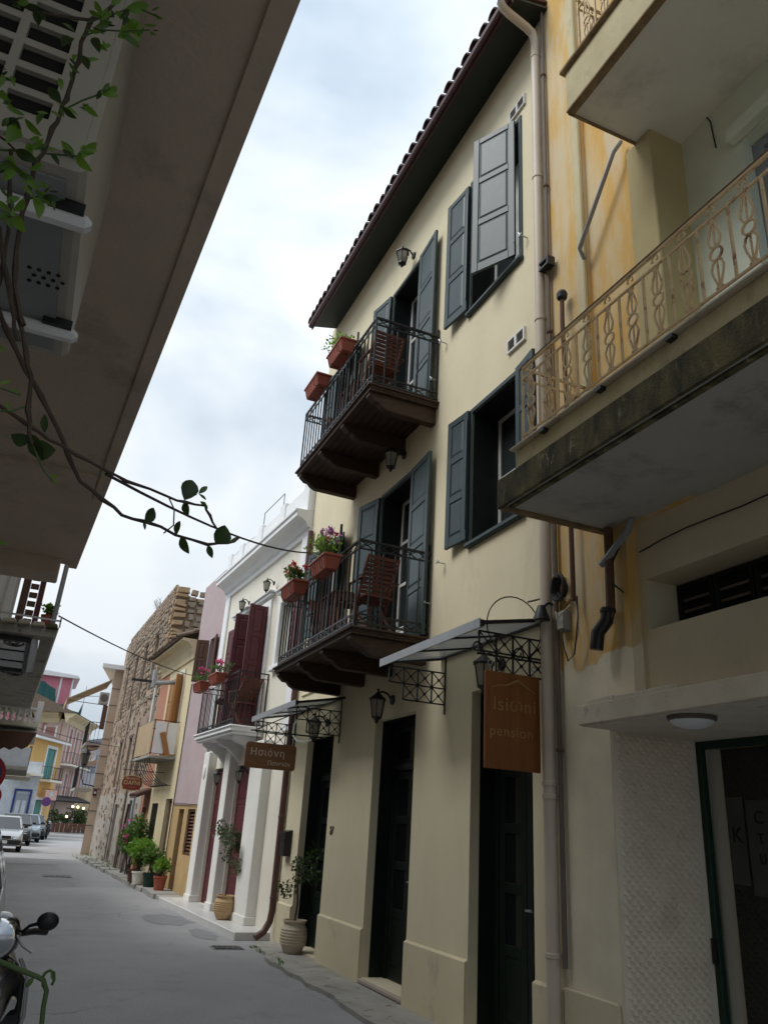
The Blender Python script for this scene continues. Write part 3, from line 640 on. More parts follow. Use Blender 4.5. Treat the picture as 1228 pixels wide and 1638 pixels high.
def barrel(mb, fr, s, o0, z0, l, r, slope, th=.014, n=6, taper=.85):
    """cover tile: half pipe running up the slope"""
    b = len(mb.v)
    for i, (d, k) in enumerate(((0, 1.), (l, taper))):
        for q in (r * k, r * k - th):
            for j in range(n + 1):
                a = math.pi * j / n; mb.v.append(fr(s + q * math.cos(a), o0 - d, z0 + d * slope + q * math.sin(a)))
    m_ = n + 1
    for j in range(n):
        mb.f += [(b + j, b + j + 1, b + 2 * m_ + j + 1, b + 2 * m_ + j), (b + m_ + j, b + m_ + j + 1, b + 3 * m_ + j + 1, b + 3 * m_ + j), (b + j, b + j + 1, b + m_ + j + 1, b + m_ + j)]
    mb.f += [(b, b + m_, b + 3 * m_, b + 2 * m_), (b + n, b + m_ + n, b + 3 * m_ + n, b + 2 * m_ + n)]
    return mb
stp = .225; n_t = int((RY1 - RY0) / stp); t0 = None
for k in range(n_t + 1):
    for row in range(2):
        if t0 is None:
            mb = barrel(MB(), Fr((0, 0), (0, 1)), 0, 0, 0, .42, .092, SL); t0 = obj('roof_tile', mb, M['tile'], roof, local=True); t = t0
        else: t = inst(t0, roof)
        o_ = .60 - row * .36 + rr.uniform(-.012, .012)
        t.location = I(RY0 + .1 + k * stp + rr.uniform(-.01, .01), o_, 10.94 + (.55 - o_) * SL + row * .012 + rr.uniform(0, .008)) - ORG[roof.name]
upm = MB(I)
for k in range(n_t + 1): upm.tube([(RY0 + .1 + k * stp, 0, 10.97 + .60 * SL), (RY0 + .1 + k * stp, -3.6, 10.97 + 4.2 * SL)], .08, 6)
obj('upper_tiles', upm, M['tile'], roof, kind='stuff')
# cream downpipe with elbow from the gutter
dp = MB(I); yp = 5.47
dp.tube([(5.40, .60, 10.86), (5.41, .55, 10.79), (5.43, .45, 10.77), (5.46, .20, 10.73), (5.47, .11, 10.69), (yp, .075, 10.58), (yp, .075, 10.3), (yp, .075, .03)], .052, 12)
pd = obj('downpipe', dp, M['pipe_cream'], inn, smooth=True)
for z in (10.3, 8.4, 6.5, 4.35, 2.05, 1.95, .85):
    cl = MB(I); cl.lathe((yp, .075, z), [(.052, -.02), (.060, -.015), (.060, .015), (.052, .02)], 12); cl.bar((yp - .075, .03, z), (yp + .075, .03, z), .012); obj('pipe_clip', cl, M['pipe_cream'], pd, smooth=True)

# balconies
def balcony(par, fr, y0, y1, dep, zt, name='balcony'):
    mb = MB(fr); mb.box(y0, y1, 0, dep, zt - .06, zt); mb.box(y0 - .03, y1 + .03, 0, dep + .03, zt - .03, zt - .004)
    b = obj(name, mb, M['darkwood'], par, bevel=.006)
    nb = 9
    for i in range(nb):
        a = dep * i / nb; obj('floor_board', MB(fr).box(y0 + .01, y1 - .01, a + .004, a + dep / nb - .004, zt - .085, zt - .061), M['darkwood'], b)
    for s_ in (y0 + .06, y0 + .06 + (y1 - y0 - .24) / 3, y0 + .06 + 2 * (y1 - y0 - .24) / 3, y1 - .18):
        prof = [(0, zt - .086), (dep - .02, zt - .086), (dep - .02, zt - .13), (dep - .10, zt - .20), (dep - .16, zt - .205), (dep - .20, zt - .25), (dep - .28, zt - .29), (0, zt - .30)]
        obj('joist', MB(fr).prism(prof, lambda u, v, w: (w, u, v), s_, s_ + .12), M['darkwood'], b, bevel=.006)
    h = 1.02; e = .035; o_ = dep - e; ya, yb = y0 + e, y1 - e
    rl = MB(fr)
    for z, w in ((zt + h, .028), (zt + h - .10, .018), (zt + .15, .018), (zt + .05, .02)):
        rl.bar((ya, 0, z), (ya, o_, z), w); rl.bar((ya, o_, z), (yb, o_, z), w); rl.bar((yb, o_, z), (yb, 0, z), w)
    for s_ in (ya, yb): rl.bar((s_, o_, zt), (s_, o_, zt + h), .02)
    for s_ in (ya, yb): rl.bar((s_, .02, zt), (s_, .02, zt + h + .12), .02)
    for q in (.33, .66): rl.bar((ya + (yb - ya) * q, o_, zt), (ya + (yb - ya) * q, o_, zt + h), .018)
    rail = obj('railing', rl, M['iron'], b)
    cross = MB(fr)
    def xs(p, q, n):
        for i in range(n):
            a = [p[k] + (q[k] - p[k]) * i / n for k in (0, 1)]; c = [p[k] + (q[k] - p[k]) * (i + 1) / n for k in (0, 1)]
            for lo, hi in ((zt + .05, zt + .15), (zt + h - .10, zt + h)):
                cross.bar((a[0], a[1], lo), (c[0], c[1], hi), .011); cross.bar((a[0], a[1], hi), (c[0], c[1], lo), .011)
    xs((ya, o_), (yb, o_), 15); xs((ya, 0), (ya, o_), 5); xs((yb, 0), (yb, o_), 5)
    obj('lattice', cross, M['iron'], b, kind='stuff')
    n = 22
    for i in range(1, n): s_ = ya + (yb - ya) * i / n; obj('baluster', MB(fr).bar((s_, o_, zt + .05), (s_, o_, zt + h - .10), .016), M['iron'], b)
    for s_ in (ya, yb):
        for i in range(1, 6): o2 = o_ * i / 6; obj('baluster', MB(fr).bar((s_, o2, zt + .05), (s_, o2, zt + h - .10), .016), M['iron'], b)
    return b
balcony(inn, I, 7.87, 10.87, .955, 3.70); balcony(inn, I, 7.87, 10.87, .955, 6.80)

# wall lanterns
LG = 'black wall lanterns on the guest house'
lantern((3.885, 8.92, 9.98), 'black wall lantern high under the eaves above the upper balcony door', LG)
lantern((3.885, 8.86, 6.46), 'black wall lantern right below the upper timber balcony', LG)
lantern((3.885, 8.80, 3.11), 'black wall lantern above the middle ground-floor door', LG)
lantern((3.885, 11.12, 3.06), 'black wall lantern above the door with the potted shrub', LG)
lantern((3.885, 6.30, 3.14), 'black wall lantern half hidden behind the square orange-brown hanging sign', LG)

# glass awnings
def awning(name, label, y0, y1, of, zw, zf, group, far_rows=2):
    t = thing(name, label, 'glass awning', (3.885, (y0 + y1) / 2, zw), group=group)
    fm = MB(I)
    for s_ in (y0 - .1, y1 + .1): fm.bar((s_, 0, zw), (s_, of, zf), .03)
    fm.box(y0 - .12, y1 + .12, of - .01, of + .025, zf - .035, zf + .02); fm.bar((y0 - .1, .02, zw), (y1 + .1, .02, zw), .03)
    obj('frame', fm, M['iron'], t)
    obj('edge_strip', MB(I).box(y0 - .12, y1 + .12, of + .027, of + .036, zf - .05, zf + .03), M['metal'], t)
    n = 3
    for i in range(n):
        a, b = y0 - .09 + (y1 - y0 + .18) * i / n, y0 - .09 + (y1 - y0 + .18) * (i + 1) / n
        obj('glass_pane', MB(I).hexa([(a + .008, .03, zw + .004), (b - .008, .03, zw + .004), (b - .008, of - .01, zf + .004), (a + .008, of - .01, zf + .004), (a + .008, .03, zw + .014), (b - .008, .03, zw + .014), (b - .008, of - .01, zf + .014), (a + .008, of - .01, zf + .014)]), M['frost'], t)
        if i: obj('glazing_bar', MB(I).bar((a, .02, zw - .008), (a, of, zf - .008), .018), M['iron'], t)
    for s_ in (y0, y1):
        br = MB(I); c = .165; z1 = zf - .045; cols = 4
        for k in range(cols + 1): br.bar((s_, c * k, z1), (s_, c * k, z1 - (2 * c if k < cols else c)), .014)
        for k in range(3):
            br.bar((s_, 0, z1 - c * k), (s_, c * (cols if k < 2 else cols - 1), z1 - c * k), .014)
        br.bar((s_, .005, zw), (s_, .005, z1 - 2 * c - .1), .018)
        for k in range(cols):
            for r_ in range(2):
                if r_ == 1 and k == cols - 1: continue
                a, b, lo, hi = c * k, c * (k + 1), z1 - c * (r_ + 1), z1 - c * r_
                br.bar((s_, a, lo), (s_, b, hi), .009); br.bar((s_, a, hi), (s_, b, lo), .009)
                br.lathe((s_, (a + b) / 2, (lo + hi) / 2), [(.016, -.008), (.016, .008)], 6, 'x')
        obj('bracket', br, M['iron'], t)
    return t
awning('glass_awning', 'frosted glass awning on black lattice brackets beside the square hanging sign', 5.60, 7.44, .69, 3.40, 3.27, 'glass awnings over the guest house doors')
awning('glass_awning', 'frosted glass awning on black lattice brackets over the door with the potted shrub', 10.57, 12.66, .69, 3.34, 3.20, 'glass awnings over the guest house doors')

# hanging sign near
sg_t = thing('hanging_sign', 'square orange-brown wooden sign hanging from the nearest awning bracket', 'sign', (3.53, 5.585, 2.5))
x0, x1, z0, z1 = 3.275, 3.80, 2.13, 2.90
obj('board', MB().box(x0, x1, 5.57, 5.60, z0, z1), M['signwood'], sg_t, bevel=.006)
for x in (x0 + .05, x1 - .05):
    hk = MB(); hk.tube([(x, 5.585, z1 - .02), (x, 5.585, z1 + .05)], .006, 6)
    hk.tube([(x + .022 * math.cos(a * .7854), 5.585, z1 + .07 + .022 * math.sin(a * .7854)) for a in range(9)], .005, 5)
    obj('hook', hk, M['metal'], sg_t)
bx = MB(); bx.bar((3.885, 5.585, 3.03), (3.20, 5.585, 3.03), .016)
bx.tube([(3.56 + .27 * math.cos(R(a)), 5.585, 3.30 + .27 * math.sin(R(a))) for a in range(-60, 241, 12)], .006, 6)
bx.tube([(3.20 + .05 * math.cos(R(a)) * (1 - a / 700), 5.585, 3.08 + .05 * math.sin(R(a)) * (1 - a / 700)) for a in range(-90, 400, 20)], .008, 6)
bx.tube([(3.60 + .05 * math.cos(R(a)) * (1 - a / 700), 5.585, 3.08 + .05 * math.sin(R(a)) * (1 - a / 700)) for a in range(-90, 400, 20)], .008, 6)
bx.tube([(3.885, 5.585, 3.62), (3.70, 5.585, 3.55)], .008, 5)
obj('scroll_arm', bx, M['iron'], sg_t)
text_part('Isiωni', .16, M['carve'], sg_t, axes((3.55, 5.569, 2.635), (1, 0, 0), (0, 0, 1)), .003, 'lettering', space=1.1)
text_part('pension', .115, M['carve'], sg_t, axes((3.52, 5.569, 2.42), (1, 0, 0), (0, 0, 1)), .003, 'lettering', space=1.15)
sw = MB(); sp = [(3.34, 2.765), (3.40, 2.79), (3.47, 2.79), (3.53, 2.82), (3.58, 2.845), (3.63, 2.82), (3.69, 2.79), (3.76, 2.755)]
sw.tube([(u, 5.570, v) for u, v in sp], [.003, .006, .007, .009, .010, .008, .006, .003], 6)
obj('mountain_mark', sw, M['carve'], sg_t)
# hanging sign far
s2 = thing('hanging_sign', 'small dark wooden sign with rounded corners hanging before the far awning', 'sign', (3.2, 11.4, 2.5))
ys_ = 11.3; x0, x1, z0, z1 = 2.76, 3.50, 2.35, 2.70
pr = []
for cx_, cz_, a0 in ((x1 - .04, z1 - .04, 0), (x0 + .04, z1 - .04, 90), (x0 + .04, z0 + .04, 180), (x1 - .04, z0 + .04, 270)):
    pr += [(cx_ + .04 * math.cos(R(a0 + a)), cz_ + .04 * math.sin(R(a0 + a))) for a in (0, 30, 60, 90)]
obj('board', MB().prism(pr, lambda u, v, w: (u, w, v), ys_ - .015, ys_ + .015), M['signwood_d'], s2)
hb = MB(); hb.bar((3.885, ys_, 2.86), (2.80, ys_, 2.86), .018); hb.bar((2.90, ys_, 2.70), (2.90, ys_, 2.86), .01); hb.bar((3.40, ys_, 2.70), (3.40, ys_, 2.86), .01); hb.tube([(2.85, ys_, 2.86), (3.35, ys_, 3.12)], .008, 5)
obj('arm', hb, M['iron'], s2)
text_part('Ησιόνη', .135, M['chalk'], s2, axes((3.08, ys_ - .016, 2.565), (1, 0, 0), (0, 0, 1)), .002, 'lettering', space=1.15)
text_part('Πανσιόν', .085, M['chalk'], s2, axes((3.26, ys_ - .016, 2.43), (1, 0, 0), (0, 0, 1)), .002, 'lettering')

# mailbox
mbx = thing('mailbox', 'black wall mailbox between the brown drainpipe and the first door', 'mailbox', (3.83, 12.42, 1.2))
obj('box', MB(I).box(12.30, 12.56, .0, .11, 1.20, 1.53), M['blackplastic'], mbx, bevel=.008); obj('lid', MB(I).hexa([(12.29, 0, 1.535), (12.57, 0, 1.535), (12.57, .125, 1.50), (12.29, .125, 1.50), (12.29, 0, 1.57), (12.57, 0, 1.57), (12.57, .125, 1.535), (12.29, .125, 1.535)]), M['blackplastic'], mbx)
obj('slot_flap', MB(I).box(12.34, 12.52, .111, .118, 1.40, 1.44), M['iron'], mbx)

# pots
def clay_pot(name, label, x, y, z, r, h, m, group=None):
    t = thing(name, label, 'plant pot', (x, y, z), group=group)
    pr = [(r * .62, 0), (r * .68, h * .02), (r * .86, h * .22)]
    for k in range(6): zz = h * (.26 + .085 * k); q = r * (.90 + .10 * math.sin(math.pi * (.2 + .13 * k))); pr += [(q, zz), (q + .008, zz + h * .02), (q + .008, zz + h * .045), (q, zz + h * .06)]
    pr += [(r * .84, h * .84), (r * .78, h * .9), (r * .80, h * .93), (r * .92, h * .95), (r * .93, h), (r * .80, h), (r * .78, h * .93)]
    obj('body', MB().lathe((x, y, z), pr, 24), m, t, smooth=True); obj('soil', MB().lathe((x, y, z + h * .9), [(r * .77, 0), (r * .75, .01)], 16), M['soil'], t)
    return t
def small_tree(name, label, x, y, z, hs, rad, m, nleaf, size, group=None, cat='potted tree', seed=3, lean=0.):
    t = thing(name, label, cat, (x, y, z), group=group); r_ = random.Random(seed)
    tr = MB(); tr.tube([(x, y, z), (x + .015 + lean * .3, y, z + hs * .35), (x - .01 + lean * .6, y + .01, z + hs * .7), (x + lean, y, z + hs)], [.016, .014, .012, .008], 7)
    cl = MB(); top = Vector((x + lean, y, z + hs))
    for k in range(9):
        a = r_.uniform(0, 6.28); b = Vector((math.cos(a) * rad[0], math.sin(a) * rad[1], r_.uniform(-.6, 1.0) * rad[2])); st_ = top + Vector((0, 0, r_.uniform(-.25, .05)))
        tr.tube([st_, st_ + b * .5 + Vector((0, 0, .04)), st_ + b], [.006, .004, .003], 4)
        leaf_cloud(cl, st_ + b * .75, (rad[0] * .42, rad[1] * .42, rad[2] * .38), nleaf // 9, size, r_, .5)
    obj('trunk', tr, M['bark'], t); obj('crown', cl, m, t, kind='stuff')
    return t
clay_pot('clay_pot', 'golden ribbed clay pot with an olive tree between white piers', 3.50, 14.50, .125, .17, .36, M['clay'], 'ribbed clay pots')
small_tree('olive_tree', 'thin grey-green olive tree standing in the golden clay pot', 3.50, 14.50, .47, .85, (.30, .30, .42), M['olive_leaf'], 900, .055, None, 'potted tree', 4)
clay_pot('clay_pot', 'pale ribbed clay pot with a shrub before the first door', 3.76, 11.42, .045, .18, .40, M['clay_pale'], 'ribbed clay pots')
small_tree('potted_shrub', 'small loose green shrub standing in the pale clay pot', 3.76, 11.42, .43, .66, (.30, .30, .30), M['leaf_dark'], 420, .055, None, 'potted shrub', 6)

# balcony furniture
def make_chair():
    t = thing('folding_chair', '-', 'chair', local=True); m = M['redwood']
    for sg in (-1, 1):
        obj('leg', MB().hexa([(sg * .2 - .012, .22, 0), (sg * .2 + .012, .22, 0), (sg * .2 + .012, .26, 0), (sg * .2 - .012, .26, 0), (sg * .2 - .012, -.24, .92), (sg * .2 + .012, -.24, .92), (sg * .2 + .012, -.20, .92), (sg * .2 - .012, -.20, .92)]), m, t)
        obj('leg', MB().hexa([(sg * .17 - .012, -.24, 0), (sg * .17 + .012, -.24, 0), (sg * .17 + .012, -.20, 0), (sg * .17 - .012, -.20, 0), (sg * .17 - .012, .18, .44), (sg * .17 + .012, .18, .44), (sg * .17 + .012, .22, .44), (sg * .17 - .012, .22, .44)]), m, t)
        obj('armrest', MB().box(sg * .235 - .02, sg * .235 + .02, -.16, .22, .64, .66).bar((sg * .235, .18, .44), (sg * .235, .18, .64), .02), m, t, bevel=.005)
    for k in range(7): obj('seat_slat', MB().box(-.19, .19, -.17 + k * .058, -.125 + k * .058, .44, .458), m, t)
    for k in range(9):
        z = .50 + k * .047; y = .26 - (.50) * z / .92 + .0
        obj('back_slat', MB().box(-.20, .20, y - .025, y - .008, z, z + .041), m, t)
    return t
CH = make_chair()
CH.location = (3.21, 8.26, 6.80); CH.rotation_euler = (0, 0, R(3)); CH['label'] = 'red-brown slatted chair at the near end of the upper balcony'; CH['group'] = 'wooden folding chairs on the balconies'
place(CH, (3.42, 10.3, 6.80), R(178), 'red-brown slatted chair at the far end of the upper balcony')
place(CH, (3.33, 8.28, 3.70), R(3), 'red-brown slatted chair at the near end of the lower balcony')
place(CH, (3.38, 10.1, 3.70), R(182), 'red-brown slatted chair at the far end of the lower balcony')
def make_table():
    t = thing('balcony_table', '-', 'table', local=True); m = M['redwood']
    for k in range(6): obj('top_slat', MB().box(-.27 + k * .091, -.19 + k * .091, -.27, .27, .70, .72), m, t)
    [obj('apron', MB().box(-.25, .25, q - .01, q + .01, .64, .70), m, t) for q in (-.24, .24)]
    for sx_ in (-1, 1):
        for sy_ in (-1, 1): obj('leg', MB().box(sx_ * .23 - .018, sx_ * .23 + .018, sy_ * .22 - .018, sy_ * .22 + .018, 0, .70), m, t)
    return t
TB = make_table(); TB.location = (3.35, 9.25, 6.80); TB['label'] = 'red-brown slatted table between the chairs of the upper balcony'; TB['group'] = 'wooden tables on the balconies'
place(TB, (3.35, 9.25, 3.70), 0, 'red-brown slatted table between the chairs of the lower balcony')

# flower boxes and plants
def make_box():
    t = thing('flower_box', '-', 'flower box', local=True); L2, w0, w1, h = .29, .075, .11, .17
    b = MB(); b.hexa([(-w0, -L2 + .03, 0), (w0, -L2 + .03, 0), (w0, L2 - .03, 0), (-w0, L2 - .03, 0), (-w1, -L2, h), (w1, -L2, h), (w1, L2, h), (-w1, L2, h)])
    obj('trough', b, M['terracotta'], t, bevel=.008)
    obj('rim', MB().box(-w1 - .012, w1 + .012, -L2 - .012, -L2 + .012, h - .012, h + .018).box(-w1 - .012, w1 + .012, L2 - .012, L2 + .012, h - .012, h + .018).box(-w1 - .012, -w1 + .012, -L2 + .012, L2 - .012, h - .012, h + .018).box(w1 - .012, w1 + .012, -L2 + .012, L2 - .012, h - .012, h + .018), M['terracotta'], t, bevel=.004)
    obj('soil', MB().box(-w1 + .014, w1 - .014, -L2 + .014, L2 - .014, h - .005, h + .008), M['soil'], t)
    for k in range(7): y = -.24 + k * .08; obj('rib', MB().hexa([(-w0 - .010, y - .008, .02), (-w0, y - .008, .02), (-w0, y + .008, .02), (-w0 - .010, y + .008, .02), (-w1 - .004, y - .008, h - .03), (-w1 + .01, y - .008, h - .03), (-w1 + .01, y + .008, h - .03), (-w1 - .004, y + .008, h - .03)]), M['terracotta'], t)
    for y in (-.18, .18):
        hg = MB(); hg.tube([(w1 + .03, y, h + .03), (w1 + .01, y, .05), (.02, y, -.012), (-w1, y, .02), (-w1 - .016, y, h * .7)], .005, 4)
        obj('hanger', hg, M['iron'], t)
    return t
BX = make_box(); first = True
def geranium(name, label, x, y, z, spread, h, cols, nfl, dens, seed, lm='leaf_mid', group='geraniums in the flower boxes', cat='flower'):
    r_ = random.Random(seed); t = thing(name, label, cat, (x, y, z), group=group)
    st_ = MB(); fo = MB()
    for k in range(dens):
        p = Vector((x + r_.uniform(-.07, .07), y + r_.uniform(-spread, spread), z)); q = p + Vector((r_.gauss(0, .07), r_.gauss(0, .05), h * r_.uniform(.35, 1.0)))
        st_.tube([p, (p + q) / 2 + Vector((r_.gauss(0, .012), 0, 0)), q], .0035, 4)
        leaf_cloud(fo, q, (.06, .06, .05), 9, .05, r_, .6)
    obj('stems', st_, M['greenstem'], t); obj('foliage', fo, M[lm], t, kind='stuff')
    for k in range(nfl):
        p = Vector((x + r_.uniform(-.10, .08), y + r_.uniform(-spread, spread), z + h * r_.uniform(.75, 1.35))); fl = MB()
        leaf_cloud(fl, p, (.04, .04, .034), 34, .036, r_, .3)
        obj('flower_head', fl, M[cols[k % len(cols)]], t)
        obj('flower_stalk', MB().tube([p - Vector((r_.gauss(0, .02), 0, h * .7)), p], .003, 4), M['greenstem'], t)
    return t
GB = 'terracotta flower boxes hung on the guest house balconies'
XB = 2.80
for (y, z, lab) in ((8.78, 7.62, 'terracotta flower box nearest the near corner of the upper balcony rail'), (9.78, 7.62, 'bare terracotta flower box farther along the upper balcony rail'), (8.62, 4.46, 'terracotta flower box with lilac flowers on the lower balcony rail'), (9.85, 4.46, 'terracotta flower box with red geraniums on the lower balcony rail')):
    if first: first = False; BX.location = (XB, y, z); BX['label'] = lab; BX['group'] = GB
    else: place(BX, (XB, y, z), 0, lab)
geranium('leafy_plant', 'bright green leafy plant in the flower box of the upper balcony', XB, 8.85, 7.80, .2, .24, [], 0, 34, 2, 'leaf', None, 'plant')
geranium('dry_sprigs', 'few thin sprigs in the bare flower box of the upper balcony', XB, 9.78, 7.80, .2, .08, [], 0, 2, 12, 'olive_leaf', None, 'plant')
geranium('pelargonium', 'bright green plant with lilac and pink flowers in the lower balcony box', XB, 8.62, 4.64, .25, .27, ['petal_lilac', 'petal_lilac', 'petal_pink'], 13, 34, 3, 'leaf')
geranium('pelargonium', 'dark green plant with vivid red flowers in the lower balcony box', XB, 9.85, 4.64, .23, .20, ['petal_red'], 10, 26, 5, 'leaf_mid')

pc = thing('cable_conduit', 'short looping white conduit on the wall by the far awning', 'conduit', (3.86, 12.2, 3.0)); obj('tube', MB().tube([(3.87, 11.75, 2.86), (3.84, 12.0, 2.84), (3.82, 12.35, 2.88), (3.80, 12.55, 3.0), (3.80, 12.52, 3.16), (3.85, 12.4, 3.24)], .014, 6), M['white'], pc, smooth=True)

# ------------------------------------------------------------------ the white house
Wf = Fr((3.885, 12.875), (3.55, 19.3)); WL = 5.52
wh = thing('white_house', 'white neoclassical house with maroon shutters and a white parapet', 'building', tuple(Wf(2.6, 0, 0)))
DA, DB = (1.98, 2.82, 3.28, 5.66), (3.42, 4.22, 3.28, 5.66); WN = (.48, 1.22, 4.36, 5.55)
GA, GB2 = (1.58, 2.90, .12, 2.66), (3.30, 4.50, .12, 2.66)
obj('wall', wall(Wf, 0, WL, -.05, 6.75, [DA, DB, WN, GA + (.14,), GB2 + (.14,)], .22), M['offwhite'], wh)
bb = MB(Wf); bb.box(.02, WL - .01, -8, -.50, -.05, 7.3); obj('rear_block', bb, M['offwhite'], wh)
cn = MB(Wf); prof = [(0, 6.62), (.05, 6.62), (.05, 6.72), (.10, 6.74), (.14, 6.82), (.24, 6.88), (.33, 6.90), (.33, 6.98), (.36, 7.0), (.36, 7.04), (-.5, 7.08), (-.5, 6.7)]
cn.prism(prof, lambda u, v, w: (w, u, v), .01, WL); obj('cornice', cn, M['white'], wh)
pp = MB(Wf); pp.box(.01, WL, -.45, .10, 7.05, 7.62)
for s_ in (0.02, 1.4, 2.85, 4.25, WL - .32): pp.box(s_ + .003, s_ + .30, -.46, .135, 7.06, 7.70)
obj('parapet', pp, M['white'], wh, bevel=.015)
for s0, s1, of in ((.85, 1.55, .17), (2.92, 3.28, .17), (4.52, 4.94, .17)):
    p = obj('pier', MB(Wf).box(s0, s1, -.02, of, .10, 3.0), M['pier'], wh, bevel=.012)
    obj('pier_base', MB(Wf).box(s0 - .02, s1 + .02, -.02, of + .025, .11, .24), M['pier'], p, bevel=.01)
sh = MB(Wf); sh.lathe((4.73, .172, 2.60), [(.09, 0), (.085, .02), (.05, .035), (.01, .04)], 10, 'y', sy=1.7); obj('shield_ornament', sh, M['white'], wh)
obj('pilaster', MB(Wf).box(.05, .38, .001, .05, 3.1, 6.62), M['white'], wh, bevel=.01); obj('pilaster', MB(Wf).box(WL - .36, WL - .03, .001, .05, 3.1, 6.62), M['white'], wh, bevel=.01)
obj('step', MB(Wf).box(.06, WL, -.2, .56, -.04, .115), M['marble'], wh, bevel=.012)
for H in (GA, GB2):
    s0, s1, z0, z1 = H; w = (s1 - s0) / 2
    for sgn, st_ in ((0, s0), (math.pi, s1)): shutter(wh, Leaf(Wf, st_, -.08, z0, sgn), w - .004, z1 - z0 - .02, 4, M['maroon'], name='door', panel='panel')
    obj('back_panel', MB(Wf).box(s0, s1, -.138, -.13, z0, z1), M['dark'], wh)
for H in (DA, DB, WN):
    s0, s1, z0, z1 = H; w = .13; mb = MB(Wf)
    mb.box(s0 - w, s0 - .002, .001, .05, z0, z1 + w); mb.box(s1 + .002, s1 + w, .001, .05, z0, z1 + w); mb.box(s0 - .002, s1 + .002, .001, .05, z1 + .002, z1 + w)
    mb.box(s0 - w - .05, s1 + w + .05, .001, .09, z1 + w + .06, z1 + w + .12); mb.box(s0 - w - .09, s1 + w + .09, .001, .13, z1 + w + .121, z1 + w + .16)
    ar = obj('architrave', mb, M['white'], wh, bevel=.008)
    if H is WN: obj('sill', MB(Wf).box(s0 - .18, s1 + .18, .001, .10, z0 - .10, z0 - .003), M['white'], wh, bevel=.01)
    casement(wh, Wf, H, -.16, M['winwhite'], 3 if H is not WN else 2)
for H, an in ((DA, 80), (DB, 4), (WN, 12)):
    s0, s1, z0, z1 = H; w = (s1 - s0) / 2 * (.92 if H is not WN else 1)
    shutter(wh, Leaf(Wf, s0 + (.0 if an > 45 else -.02), .06, z0 + .02, R(180 - (an if H is DA else 5))), w, z1 - z0 - .04, 4, M['maroon'])
    if H is not WN: shutter(wh, Leaf(Wf, s1 - (.0 if an > 45 else -.02), .06, z0 + .02, R(an)), w, z1 - z0 - .04, 4, M['maroon'])
# white balcony
B0, B1, BD, BZ = 1.52, 4.20, .62, 3.26
mb = MB(Wf).box(B0, B1, 0, BD, BZ - .10, BZ); mb.box(B0 + .04, B1 - .04, 0, BD - .04, BZ - .15, BZ - .101); mb.box(B0 - .03, B1 + .03, 0, BD + .03, BZ - .03, BZ + .004)
wb = obj('balcony', mb, M['white'], wh, bevel=.012)
for s_ in (B0 + .25, (B0 + B1) / 2 - .07, B1 - .4):
    pr = [(0, BZ - .151), (BD - .12, BZ - .151), (BD - .12, BZ - .20), (BD - .20, BZ - .26), (.28, BZ - .30), (.12, BZ - .42), (0, BZ - .55)]
    obj('corbel', MB(Wf).prism(pr, lambda u, v, w: (w, u, v), s_, s_ + .14), M['white'], wb, bevel=.008)
rl = MB(Wf); e = .04; o_ = BD - e; h = .98
for z, w in ((BZ + h, .022), (BZ + h - .10, .012), (BZ + .12, .012), (BZ + .04, .016)):
    rl.bar((B0 + e, 0, z), (B0 + e, o_, z), w); rl.bar((B0 + e, o_, z), (B1 - e, o_, z), w); rl.bar((B1 - e, o_, z), (B1 - e, 0, z), w)
for s_ in (B0 + e, B1 - e): rl.bar((s_, o_, BZ), (s_, o_, BZ + h), .022); rl.bar((s_, .02, BZ), (s_, .02, BZ + h), .022)
obj('railing', rl, M['iron'], wb)
n = 24
for i in range(1, n): s_ = B0 + e + (B1 - B0 - 2 * e) * i / n; obj('baluster', MB(Wf).bar((s_, o_, BZ + .04), (s_, o_, BZ + h - .1), .012), M['iron'], wb)
for s_ in (B0 + e, B1 - e):
    for i in range(1, 6): obj('baluster', MB(Wf).bar((s_, o_ * i / 6, BZ + .04), (s_, o_ * i / 6, BZ + h - .1), .012), M['iron'], wb)
cr_ = MB(Wf)
for i in range(20):
    a, b = B0 + e + (B1 - B0 - 2 * e) * i / 20, B0 + e + (B1 - B0 - 2 * e) * (i + 1) / 20
    cr_.bar((a, o_, BZ + .04), (b, o_, BZ + .12), .008); cr_.bar((a, o_, BZ + .12), (b, o_, BZ + .04), .008)
obj('lattice', cr_, M['iron'], wb, kind='stuff')
# maroon-brown downpipe at the joint with the inn
dpp = MB(Wf); dpp.tube([(-.12, .07, 6.6), (-.12, .07, .42), (-.12, .09, .28), (-.12, .17, .14), (-.12, .30, .06)], .05, 12)
dp_ = obj('downpipe', dpp, M['maroon_pipe'], wh, smooth=True)
for z in (5.2, 3.4, 1.75, .6): obj('pipe_clip', MB(Wf).lathe((-.12, .07, z), [(.05, -.015), (.058, -.012), (.058, .012), (.05, .015)], 12), M['maroon_pipe'], dp_, smooth=True)
